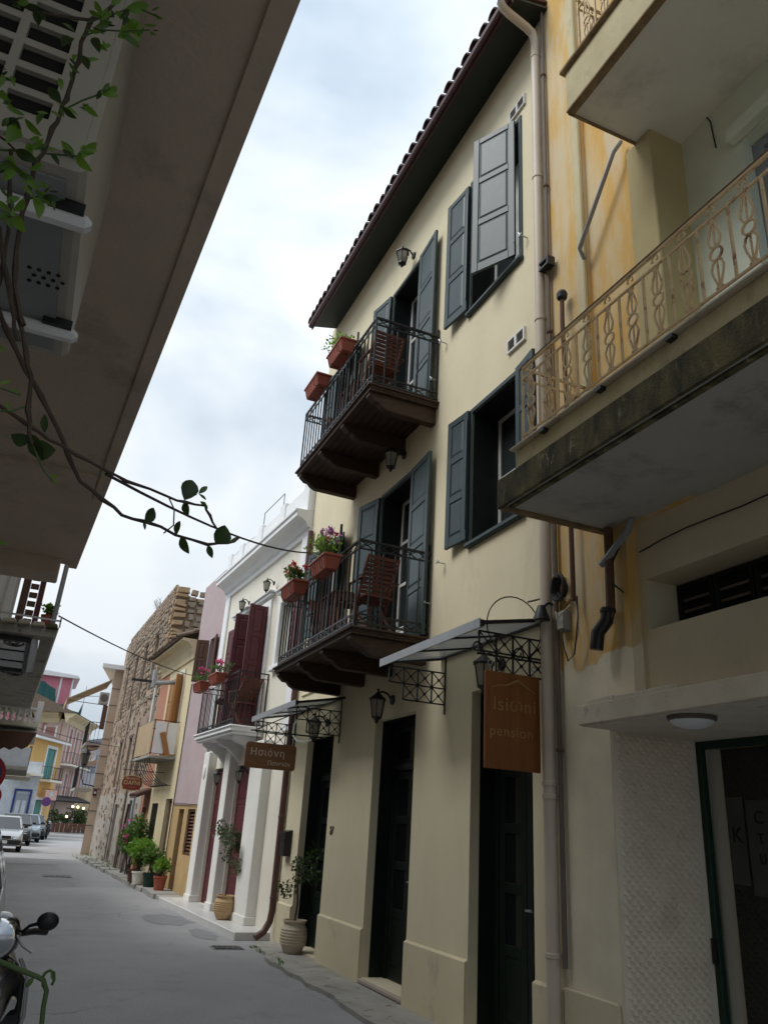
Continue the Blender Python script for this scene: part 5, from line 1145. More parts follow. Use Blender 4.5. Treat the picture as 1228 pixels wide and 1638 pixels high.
# ------------------------------------------------------------------ ochre apartment building on the right
def zmix(m, low, zc, amp):
    """repainted lower wall: a ragged paint edge at height zc"""
    t = m.node_tree; b = t.nodes["Principled BSDF"]; src = b.inputs['Base Color'].links[0].from_socket
    g_ = t.nodes.new("ShaderNodeNewGeometry"); sp_ = t.nodes.new("ShaderNodeSeparateXYZ"); n = t.nodes.new("ShaderNodeTexNoise"); n.inputs['Scale'].default_value = 3.2; n.inputs['Detail'].default_value = 5
    t.links.new(g_.outputs['Position'], sp_.inputs[0]); t.links.new(g_.outputs['Position'], n.inputs['Vector'])
    ma = t.nodes.new("ShaderNodeMath"); ma.operation = 'MULTIPLY_ADD'; ma.inputs[1].default_value = amp; t.links.new(n.outputs['Fac'], ma.inputs[0]); t.links.new(sp_.outputs['Z'], ma.inputs[2])
    r_ = t.nodes.new("ShaderNodeMapRange"); r_.inputs['From Min'].default_value = zc + amp * .5; r_.inputs['From Max'].default_value = zc + amp * .5 + .03; t.links.new(ma.outputs[0], r_.inputs['Value'])
    n2 = t.nodes.new("ShaderNodeTexNoise"); n2.inputs['Scale'].default_value = 1.8; n2.inputs['Detail'].default_value = 8; t.links.new(g_.outputs['Position'], n2.inputs['Vector'])
    rp = t.nodes.new("ShaderNodeValToRGB"); rp.color_ramp.elements[0].position = .35; rp.color_ramp.elements[0].color = (*[x * .8 for x in low], 1); rp.color_ramp.elements[1].position = .6; rp.color_ramp.elements[1].color = (*low, 1); t.links.new(n2.outputs['Fac'], rp.inputs['Fac'])
    mx_ = t.nodes.new("ShaderNodeMix"); mx_.data_type = 'RGBA'; t.links.new(r_.outputs[0], mx_.inputs['Factor']); t.links.new(rp.outputs['Color'], mx_.inputs[6]); t.links.new(src, mx_.inputs[7]); t.links.new(mx_.outputs[2], b.inputs['Base Color'])
zmix(M['ochre'], (.80, .73, .56), 2.98, .6)
ap = thing('apartment_building', 'weathered ochre apartment building with rust-railed balconies and a dark entrance', 'building', (3.885, 4, 0))
mb = MB(I); mb.box(4.80, 5.425, -.6, .0, -.05, 14); mb.box(4.50, 4.799, -.6, -.001, 2.6, 3.969); mb.box(3.855, 4.799, -.6, -.04, 3.97, 14); obj('wall', mb, M['ochre'], ap)
obj('pilaster', MB(I).box(4.795, 4.90, .001, .045, 4.3, 13.9), M['ochre_band'], ap, bevel=.01)
obj('plinth', MB(I).box(4.815, 5.42, .001, .03, -.04, .66), M['ochre_low'], ap, bevel=.01)
obj('corner_pillar', MB(I).box(3.85, 4.165, -.36, .015, 4.2, 7.518), M['olive_pillar'], ap, bevel=.01)
obj('loggia_wall', wall(I, -4, 3.95, 4.19, 14, [(-1.5, 3.25, 4.3, 6.95)], .3, -.36), M['loggia'], ap)
lw = obj('window', frame_box(MB(I), -1.49, 3.24, -.56, -.46, 4.31, 6.94, .09).box(1.0, 1.08, -.56, -.46, 4.4, 6.85).box(2.2, 2.28, -.56, -.46, 4.4, 6.85), M['greyblue'], ap); obj('pane', MB(I).box(-1.4, 3.15, -.52, -.51, 4.4, 6.85), M['pane'], lw)
obj('lintel', MB(I).box(-1.6, 3.33, -.36, -.27, 6.97, 7.10), M['loggia'], ap, bevel=.01)
obj('upper_wall', MB(I).box(-6, 3.85, -1.5, -.36, 8.04, 14), M['ochre'], ap)
obj('rear_block', MB().box(5.6, 11, -6, 5.4, -.05, 14), M['ochre_low'], ap)
# lower balcony
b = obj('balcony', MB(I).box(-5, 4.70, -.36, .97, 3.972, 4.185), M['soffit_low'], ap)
ed = MB(I)
ed.box(-5, 4.765, .971, 1.0, 3.955, 4.198)
ed.box(-5, 4.705, .80, .97, 4.186, 4.20)
obj('mossy_edge', ed, M['moss'], b, bevel=.006)
obj('drip_groove', MB(I).box(-5, 4.68, .90, .94, 3.955, 3.971), M['moss'], b)
obj('end_edge', MB(I).box(4.701, 4.765, -.0, .97, 3.95, 4.19), M['moss_thin'], b)
obj('upper_band', MB(I).box(-5, 4.60, -.3, .93, 4.201, 4.40), M['ochre_band'], b, bevel=.008)
obj('coping', MB(I).box(-5, 4.63, -.3, .972, 4.401, 4.425), M['canopy_paint'], b, bevel=.006)
for y_ in (3.55, 2.9, 4.2): obj('bracket_stub', MB(I).box(y_ - .03, y_ + .03, .93, .975, 4.375, 4.40), M['iron'], b)
def ornate_rail(par, y0, y1, o, z0, h, nm='railing'):
    rl = MB(I)
    for z, w in ((z0 + h, .020), (z0 + h - .10, .014), (z0 + .035, .014)): rl.bar((y0, o, z), (y1, o, z), w); rl.bar((y1, o, z), (y1, .0, z), w)
    rl.bar((y1, o, z0), (y1, o, z0 + h), .016)
    r_ = obj(nm, rl, M['rail_cream'], par); tr_ = MB(I).box(y0, y1 + .012, o - .012, o + .012, z0 + h + .009, z0 + h + .02); obj('handrail', tr_, M['rust'], r_)
    # one ornament: two teardrops with a ring between
    def orn(f):
        m_ = MB(f); zt, zb = h - .10, .035; mid = (zt + zb) / 2; rr_ = .043
        m_.tube([(0, 0, zb), (0, 0, mid - rr_)], .0065, 4); m_.tube([(0, 0, mid + rr_), (0, 0, zt)], .0065, 4)
        m_.tube([(rr_ * math.cos(R(a)), 0, mid + rr_ * math.sin(R(a))) for a in range(0, 361, 30)], .0085, 4)
        for sg in (1, -1):
            s_ = mid + sg * rr_; e_ = zt if sg > 0 else zb; H = e_ - s_
            for q in (1, -1): m_.tube([(q * .004, 0, e_ - H * .02), (q * .016, 0, e_ - H * .25), (q * .036, 0, e_ - H * .55), (q * .044, 0, e_ - H * .74), (q * .030, 0, e_ - H * .93), (q * .004, 0, s_)], .0075, 4)
            for q in (1, -1): m_.tube([(q * .004, 0, e_ - H * .03), (q * .02, 0, e_ - H * .04), (q * .026, 0, e_ - H * .10), (q * .016, 0, e_ - H * .13)], .0065, 4)
        for q in (1, -1): m_.tube([(0, 0, h - .012), (q * .02, 0, h - .03), (q * .028, 0, h - .055), (q * .012, 0, h - .06)], .0065, 4)
        return m_
    o1 = None; b1 = None; k = 0; y = y1 - .11
    while y > max(y0, -1.2):
        if k % 2 == 0:
            if o1 is None: o1 = obj('ornament', orn(Fr((0, 0), (0, 1))), M['rail_cream'], r_, local=True); q = o1
            else: q = inst(o1, r_)
        else:
            if b1 is None: b1 = obj('baluster', MB().tube([(0, 0, .03), (0, 0, h - .1)], .010, 4), M['rail_cream'], r_, local=True); q = b1
            else: q = inst(b1, r_)
        q.location = I(y, o, z0) - ORG[r_.name]; y -= .115; k += 1
    # return side to the wall
    for k in range(3):
        q = inst(o1, r_); q.location = I(y1, o * (.25 + .25 * k), z0) - ORG[r_.name]; q.rotation_euler = (0, 0, R(90))
    return r_
ornate_rail(b, -5, 4.46, .955, 4.425, .64)
# upper balcony
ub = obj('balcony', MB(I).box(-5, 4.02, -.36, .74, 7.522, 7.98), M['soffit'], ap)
obj('front_band', MB(I).box(-5, 4.035, .741, .76, 7.515, 7.985), M['ochre_band'], ub, bevel=.008)
obj('stained_edge', MB(I).box(-5, 4.03, .69, .765, 7.50, 7.521).box(4.021, 4.04, -.0, .74, 7.50, 7.6), M['moss_thin'], ub)
obj('coping', MB(I).box(-5, 4.07, -.3, .80, 7.986, 8.03), M['moss_thin'], ub, bevel=.008)
ornate_rail(ub, -5, 3.86, .72, 8.03, .72)
# recessed wall with ventilation slot over the entrance canopy
obj('slot_wall', wall(I, -4, 4.499, 2.60, 3.97, [(-3.5, 4.42, 3.11, 3.50)], .36, -.10), M['ochre_low'], ap)
for k in range(7):
    y_ = 4.40 - k * .36; vb = obj('vent_block', frame_box(MB(I), y_ - .34, y_, -.455, -.38, 3.12, 3.49, .03), M['dark'], ap); obj('backing', MB(I).box(y_ - .31, y_ - .03, -.455, -.445, 3.15, 3.46), M['dark'], vb)
    for j in range(3): vb_ = obj('slat', MB(I).box(y_ - .31, y_ - .03, -.42, -.405, 3.19 + j * .085, 3.21 + j * .085), M['pipe_dark'], vb)
cp = MB(I); cp.box(-5, 4.775, -.9, .305, 2.412, 2.55); co_ = obj('entrance_canopy', cp, M['canopy_paint'], ap, bevel=.006)
lip = MB(I)
for i in range(26):
    a = 4.70 - i * .3; lip.box(a - .3 + .003, a, -.099, .27 + rr.uniform(-.02, .015) - (.12 if i in (3, 4, 5, 6) else 0), 2.551, 2.585 + rr.uniform(-.006, .01))
obj('flaking_top', lip, M['canopy_paint'], co_, bevel=.006)
obj('canopy_soffit', MB(I).box(-5, 4.76, -.88, .29, 2.404, 2.4115), M['canopy_paint'], co_)
# porch side wall with diamond relief
obj('porch_wall', MB().box(3.895, 4.75, 4.792, 5.3, -.05, 2.411), M['mesh_plaster'], ap)
dm = MB(); dx, dz = .070, .062; j = 0; z = .02
while z < 2.40:
    x = 3.945 + (dx / 2 if j % 2 else 0)
    while x + dx / 2 < 4.68:
        w, h_ = dx * .45, dz * .46; dm.add([(x - w, 4.791, z), (x, 4.791, z - h_), (x + w, 4.791, z), (x, 4.791, z + h_), (x, 4.764, z - .012)], [(0, 1, 4), (1, 2, 4), (2, 3, 4), (3, 0, 4)]); x += dx
    z += dz / 2; j += 1
obj('diamond_relief', dm, M['mesh_plaster'], ap, kind='stuff')
obj('porch_floor', MB().box(3.70, 4.75, -5, 4.79, -.05, .10), M['marble'], ap)
df = MB(); df.box(4.685, 4.735, 4.735, 4.789, .10, 2.403); df.box(4.685, 4.735, -3, 4.734, 2.345, 2.403); df.box(4.685, 4.735, 3.30, 3.36, .1, 2.344); dfo = obj('door_frame', df, M['greenframe'], ap, bevel=.004)
obj('lock', MB().box(4.66, 4.684, 4.742, 4.775, .90, 1.06), M['iron'], dfo)
obj('reflected_strip', MB().box(4.80, 4.86, 4.60, 4.785, .1, 2.34), M['offwhite'], ap)  # pale strip added to imitate a frame reflected in the glass door
obj('glass_door', MB().box(4.745, 4.752, 3.37, 4.60, .12, 2.34), M['darkgreenglass'], ap)
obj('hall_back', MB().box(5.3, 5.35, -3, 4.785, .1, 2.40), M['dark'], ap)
for (y0_, y1_, z0_, z1_, tx) in ((4.44, 4.585, 1.42, 2.0, ['K']), (4.20, 4.415, 1.36, 1.98, ['C', 'τ', 'υ'])):
    pp2 = obj('reflected_panel', MB().box(4.738, 4.743, y0_, y1_, z0_, z1_), M['reflect_panel'], ap)  # dim lettered panels stand in for reflections in the door glass
    for i, c_ in enumerate(tx): text_part(c_, .15 if len(tx) == 1 else .12, M['dark'], pp2, axes((4.736, (y0_ + y1_) / 2, (1.74 if len(tx) == 1 else 1.86 - i * .13)), (0, -1, 0), (0, 0, 1)), .001)
# flush lamp under the canopy
lm = thing('ceiling_lamp', 'round flush ceiling lamp under the entrance canopy', 'ceiling lamp', (3.77, 3.86, 2.40)); obj('rim', MB().lathe((3.77, 3.86, 2.36), [(.135, .014), (.15, .022), (.15, .043)], 24), M['pipe_dark'], lm, smooth=True); obj('bowl', MB().lathe((3.77, 3.86, 2.36), [(.02, -.03), (.07, -.025), (.115, -.008), (.135, .014)], 24), M['white'], lm, smooth=True)
# pipes, conduit and service boxes on the ochre wall
def pipe_thing(name, label, cat, pts, r, m, clips=(), n=8):
    t = thing(name, label, cat, pts[0]); obj('pipe', MB().tube(pts, r, n), M[m], t, smooth=True)
    for c_ in clips: obj('clip', MB().lathe(c_, [(r, -.015), (r + .01, -.012), (r + .01, .012), (r, .015)], 10), M['rust'], t)
    return t
pipe_thing('conduit', 'dark vertical conduit running beside the cream drainpipe', 'conduit', [(3.845, 5.37, .78), (3.845, 5.37, 13.5)], .02, 'pipe_dark', [(3.845, 5.37, z) for z in (2.3, 4.4, 6.3, 8.2, 9.9)])
cl = thing('wall_clamp', 'black double clamp on the drainpipe above the near window', 'clamp', (3.84, 5.5, 7.1)); obj('upper_jaw', MB(I).box(5.26, 5.42, .03, .12, 7.13, 7.155), M['iron'], cl); obj('lower_jaw', MB(I).box(5.26, 5.42, .03, .12, 7.05, 7.075), M['iron'], cl); obj('spine', MB(I).box(5.26, 5.285, .03, .12, 7.076, 7.129), M['iron'], cl)
vp_ = pipe_thing('vent_pipe', 'thin rusty vent pipe with a black cap on the ochre wall', 'pipe', [(3.80, 5.07, 3.46), (3.80, 5.07, 5.2), (3.78, 5.07, 6.2), (3.80, 5.09, 6.50)], .022, 'rust'); obj('cap', MB().lathe((3.80, 5.09, 6.50), [(.03, -.02), (.05, 0), (.055, .05), (.045, .075), (.02, .085)], 10), M['iron'], vp_)
pipe_thing('drain_strut', 'slanting grey drain pipe below the top balcony', 'pipe', [(3.86, 4.20, 7.70), (3.80, 4.24, 7.58), (3.79, 4.78, 6.86), (3.86, 4.80, 6.78)], .022, 'pipe_grey')
dr = thing('drain_outlet', 'black elbow drain pipe over the left end of the entrance canopy', 'pipe', (3.82, 4.7, 3.4)); obj('pipe', MB().tube([(3.82, 4.62, 3.95), (3.82, 4.64, 3.28), (3.81, 4.66, 3.20)], .036, 10), M['rust'], dr, smooth=True)
obj('elbow', MB().tube([(3.81, 4.66, 3.30), (3.80, 4.67, 3.20), (3.77, 4.74, 3.12), (3.765, 4.76, 2.99)], .052, 10), M['blackplastic'], dr, smooth=True); obj('collar', MB().lathe((3.81, 4.66, 3.26), [(.052, 0), (.062, .005), (.062, .03), (.052, .035)], 12), M['blackplastic'], dr)
pipe_thing('grey_hose', 'grey curved drain hose under the mossy balcony', 'hose', [(3.86, 4.40, 3.95), (3.84, 4.42, 3.86), (3.81, 4.50, 3.78), (3.80, 4.62, 3.70), (3.80, 4.70, 3.66)], .028, 'pipe_grey')
pipe_thing('wire', 'thin dark wire looping down beside the grey hose', 'wire', [(3.82, 4.46, 3.80), (3.82, 4.60, 3.65), (3.82, 4.62, 3.5), (3.85, 4.52, 3.40)], .008, 'cable', n=5)
hw = [(3.98 - .02, 4.44 - i * .25, 3.72 + .02 * math.sin(i) + .010 * i) for i in range(12)]
pipe_thing('wall_wire', 'thin dark wire pinned along the wall under the mossy balcony', 'wire', hw, .006, 'cable', n=4)
pipe_thing('wall_wire', 'dark wire running along the green loggia wall', 'wire', [(4.22, 3.85 - .32, 7.5), (4.22, 3.50, 7.42), (4.22, 3.48, 7.1)], .007, 'cable', n=5)
sp = thing('floodlight', 'small black floodlight beside the drainpipe over the entrance', 'floodlight', (3.8, 5.43, 3.42)); obj('hood', MB().lathe((3.74, 5.44, 3.36), [(.075, 0), (.07, .02), (.045, .09), (.03, .13)], 12), M['blackplastic'], sp, smooth=True); obj('arm', MB().tube([(3.74, 5.44, 3.47), (3.80, 5.42, 3.52), (3.87, 5.40, 3.50)], .012, 6), M['blackplastic'], sp); obj('lens', MB().lathe((3.74, 5.44, 3.352), [(.06, 0), (.06, .006)], 12), M['pane_grey'], sp)
jb = thing('junction_box', 'grey junction box with loose cables on the ochre wall', 'junction box', (3.82, 5.26, 3.34)); obj('case', MB(I).box(5.22, 5.32, .0, .07, 3.25, 3.42), M['pipe_grey'], jb, bevel=.01); obj('lid', MB(I).box(5.228, 5.312, .071, .08, 3.26, 3.41), M['acwhite'], jb, bevel=.005)
co_ = thing('cable_coil', 'coiled black cable hanging over the junction box', 'cable coil', (3.83, 5.28, 3.62))
cm = MB()
for k in range(5): cm.tube([(3.85 - .014 * k, 5.28 + (.055 + .008 * k) * math.cos(R(a)) + .006 * math.sin(3 * R(a) + k), 3.62 + (.075 + .010 * k) * math.sin(R(a)) + .008 * math.cos(2 * R(a) + 2 * k)) for a in range(0, 361, 20)], .012, 5)
obj('coil', cm, M['cable'], co_); obj('tie', MB().tube([(3.75, 5.28, 3.72), (3.88, 5.28, 3.72)], .01, 5), M['pale_cable'], co_)
lc = thing('loose_cable', 'loops of loose thin cable hanging from the junction box', 'cable', (3.83, 5.1, 3.3))
for pts, m in (([(3.84, 5.42, 3.50), (3.82, 5.3, 3.53), (3.82, 5.15, 3.51), (3.83, 5.06, 3.44)], 'pale_cable'), ([(3.83, 5.06, 3.5), (3.80, 5.02, 3.3), (3.80, 5.08, 3.02), (3.81, 5.18, 2.98), (3.82, 5.25, 3.12), (3.83, 5.26, 3.28)], 'cable'), ([(3.83, 5.08, 3.5), (3.81, 5.03, 3.2), (3.81, 5.12, 3.0), (3.82, 5.22, 3.08), (3.83, 5.27, 3.27)], 'pale_cable'), ([(3.80, 5.32, 3.42), (3.78, 5.28, 3.34), (3.78, 5.2, 3.38), (3.82, 5.14, 3.44)], 'pale_cable')): obj('strand', MB().tube(pts, .006, 5), M[m], lc)

# ------------------------------------------------------------------ left house overhead: slab, wall, air conditioner
lh = thing('balcony_house', 'dark beige house whose balcony slab hangs overhead on the left', 'building', (-1.5, 2, 0))
mb = MB(); mb.box(-7, -.75, -1.5, 2.75, -.05, 3.36); mb.box(-7, -1.95, 2.751, 6.1, -.05, 3.36); mb.box(-7, -.06, -1.5, 6.15, 3.56, 10.5); obj('wall', mb, M['leftwall'], lh)  # unseen upper storey, raised and pushed out to shade the inn's lower front
def edge_x(y): return .215 - (y - .9) * .0365
sl_ = MB(); sl_.hexa([(-6.9, -1.5, 3.361), (edge_x(-1.5), -1.5, 3.361), (edge_x(6.22), 6.22, 3.361), (-6.9, 6.22, 3.361), (-6.9, -1.5, 3.559), (edge_x(-1.5), -1.5, 3.559), (edge_x(6.22), 6.22, 3.559), (-6.9, 6.22, 3.559)]); slb = obj('balcony_slab', sl_, M['leftsoffit'], lh)
dg = MB(); dg.hexa([(edge_x(-1.5) - .055, -1.5, 3.345), (edge_x(-1.5) + .006, -1.5, 3.345), (edge_x(6.2) + .006, 6.24, 3.345), (edge_x(6.2) - .055, 6.24, 3.345), (edge_x(-1.5) - .045, -1.5, 3.3605), (edge_x(-1.5) + .006, -1.5, 3.57), (edge_x(6.2) + .006, 6.24, 3.57), (edge_x(6.2) - .045, 6.24, 3.3605)])
obj('drip_edge', dg, M['leftsoffit'], slb); obj('end_beam', MB().box(-2.0, -.09, 6.02, 6.30, 3.22, 3.36), M['leftsoffit'], slb, bevel=.01); obj('cross_beam', MB().box(-2.0, .02, 4.3, 6.019, 3.343, 3.3605), M['leftsoffit'], slb)
ac = thing('air_conditioner', 'aged white air conditioner under the slab with slotted end grille', 'air conditioner', (-.3, 1.4, 2.9))
x0, x1, y0, y1, z0, z1 = -.60, -.115, 1.12, 1.78, 2.60, 3.25
obj('cabinet', MB().box(x0, x1, y0 + .012, y1, z0, z1), M['acwhite'], ac, bevel=.012)
fg = MB(); zs = [2.665 + k * .053 for k in range(11)]
cols = [(-.345, -.275), (-.26, -.19)]
fg.box(x0, cols[0][0], y0, y0 + .0115, z0 + .012, z1 - .012); fg.box(cols[0][1], cols[1][0], y0, y0 + .0115, z0 + .012, z1 - .012); fg.box(cols[1][1], x1 - .012, y0, y0 + .0115, z0 + .012, z1 - .012)
for a, c in cols:
    fg.box(a, c, y0, y0 + .0115, z0 + .012, zs[0])
    for k in range(len(zs) - 1): fg.box(a, c, y0 + .001, y0 + .0115, zs[k] + .038, zs[k + 1])
    fg.box(a, c, y0, y0 + .0115, zs[-1] + .038, z1 - .012)
gr = obj('end_grille', fg, M['acwhite'], ac)
for a, c in cols:
    for k in range(len(zs)): obj('slot', MB().box(a, c, y0 + .0118, y0 + .016, zs[k], zs[k] + .038), M['dark'], gr)
bp_ = MB().box(x0 + .03, x1 - .03, y0 + .05, y1 - .04, z0 - .006, z0 - .001); bpo = obj('bottom_pan', bp_, M['pipe_grey'], ac)
for i in range(3):
    for j in range(4): obj('drain_hole', MB().lathe((-.20 + .018 * j + (.009 if i % 2 else 0), 1.44 + i * .022, z0 - .0085), [(.0045, 0), (.0045, .002)], 6), M['dark'], bpo)
for y_ in (1.245, 1.63): obj('mounting_rail', MB().box(-.74, -.095, y_ - .018, y_ + .018, z0 - .035, z0 - .007), M['white'], ac, bevel=.01); obj('rubber_foot', MB().box(-.17, -.11, y_ - .03, y_ - .0185, z0 - .02, z0 - .001), M['blackplastic'], ac)

# ------------------------------------------------------------------ climbing vine under the slab
STEMS = {
 'A': (0.0036, [(-0.1697, 1.0, 2.233), (-0.1604, 1.0179, 2.2179), (-0.1482, 1.0357, 2.204), (-0.1156, 1.0536, 2.1612), (-0.0899, 1.0714, 2.1374), (-0.0607, 1.0893, 2.1032), (-0.0395, 1.1071, 2.0739), (-0.0155, 1.125, 2.0444), (0.0192, 1.1429, 2.0304), (0.051, 1.1607, 2.0187), (0.086, 1.1786, 2.0222), (0.1378, 1.1964, 2.0161), (0.1922, 1.2143, 2.0168), (0.2273, 1.2321, 2.0317), (0.2471, 1.25, 2.0516)]),
 'B': (0.003, [(-0.1386, 1.02, 2.0893), (-0.1319, 1.0364, 2.0912), (-0.0966, 1.0527, 2.0816), (-0.0666, 1.0691, 2.0734), (-0.0292, 1.0855, 2.0671), (0.0171, 1.1018, 2.0589), (0.0466, 1.1182, 2.0566), (0.111, 1.1345, 2.0525), (0.1389, 1.1509, 2.0566), (0.1714, 1.1673, 2.0636), (0.184, 1.1836, 2.056), (0.1996, 1.2, 2.0431)]),
 'C': (0.0028, [(-0.1433, 0.98, 2.2289), (-0.1361, 0.9833, 2.2036), (-0.1112, 0.9867, 2.1457), (-0.0996, 0.99, 2.1207), (-0.0939, 0.9933, 2.0738), (-0.0862, 0.9967, 2.0457), (-0.0768, 1.0, 2.0299)]),
 'D': (0.0042, [(-0.1154, 0.95, 2.803), (-0.1179, 0.9519, 2.7862), (-0.1462, 0.9538, 2.7246), (-0.1507, 0.9556, 2.6743), (-0.1459, 0.9575, 2.6416), (-0.1481, 0.9594, 2.6004), (-0.1479, 0.9612, 2.5614), (-0.151, 0.9631, 2.5391), (-0.1558, 0.965, 2.5052), (-0.157, 0.9669, 2.4596), (-0.1636, 0.9688, 2.437), (-0.1614, 0.9706, 2.4006), (-0.1617, 0.9725, 2.3762), (-0.1592, 0.9744, 2.3218), (-0.1511, 0.9762, 2.2642), (-0.1379, 0.9781, 2.2185), (-0.1245, 0.98, 2.1857)]),
 'E': (0.0025, [(-0.1976, 0.97, 2.4474), (-0.1947, 0.972, 2.4344), (-0.1829, 0.974, 2.3747), (-0.1717, 0.976, 2.3179), (-0.1655, 0.978, 2.2599), (-0.1649, 0.98, 2.2209)]),
 'F': (0.003, [(-0.1844, 0.96, 2.3111), (-0.1795, 0.965, 2.3057), (-0.1499, 0.97, 2.2285), (-0.1361, 0.975, 2.1902), (-0.1245, 0.98, 2.1614)]),
 't1': (0.0014, [(-0.149, 0.95, 2.5263), (-0.1257, 0.9433, 2.5528), (-0.1037, 0.9367, 2.5714), (-0.0903, 0.93, 2.5714)]),
 't2': (0.0014, [(-0.1524, 0.96, 2.4528), (-0.1133, 0.945, 2.4528), (-0.0921, 0.93, 2.4546)]),
 't3': (0.0014, [(-0.1495, 0.95, 2.7122), (-0.1108, 0.94, 2.7462), (-0.091, 0.93, 2.7602), (-0.052, 0.92, 2.7462)]),
 't4': (0.0013, [(-0.1517, 0.95, 2.6777), (-0.129, 0.94, 2.6957), (-0.0945, 0.93, 2.7016), (-0.0605, 0.92, 2.7127)]),
 't5': (0.0025, [(-0.1456, 0.95, 2.7202), (-0.1927, 0.9533, 2.7047), (-0.2269, 0.9567, 2.7011), (-0.2455, 0.96, 2.7073)]),
 't6': (0.0016, [(-0.1622, 0.96, 2.4294), (-0.1838, 0.95, 2.4289), (-0.2005, 0.94, 2.4337), (-0.211, 0.93, 2.4297)]),
 't7': (0.0014, [(-0.1613, 0.97, 2.3742), (-0.1482, 0.96, 2.3758), (-0.1379, 0.95, 2.3828), (-0.1343, 0.94, 2.3833)]),
 't8': (0.0014, [(-0.2062, 0.95, 2.4236), (-0.1773, 0.95, 2.4356), (-0.1598, 0.95, 2.4291)]),
 't9': (0.0013, [(-0.129, 0.97, 2.0841), (-0.1142, 0.97, 2.0822), (-0.1037, 0.97, 2.0808)]),
 't10': (0.0014, [(-0.0849, 1.0, 2.0395), (-0.0596, 1.0, 2.0015), (-0.0454, 1.0, 1.9874)]),
 't11': (0.0012, [(0.1096, 1.12, 2.0467), (0.1208, 1.12, 2.0288), (0.1238, 1.12, 2.0043), (0.1117, 1.12, 1.9889)]),
 't12': (0.0014, [(-0.1232, 0.98, 2.0578), (-0.1121, 0.98, 2.06), (-0.0972, 0.98, 2.0715)]),
}
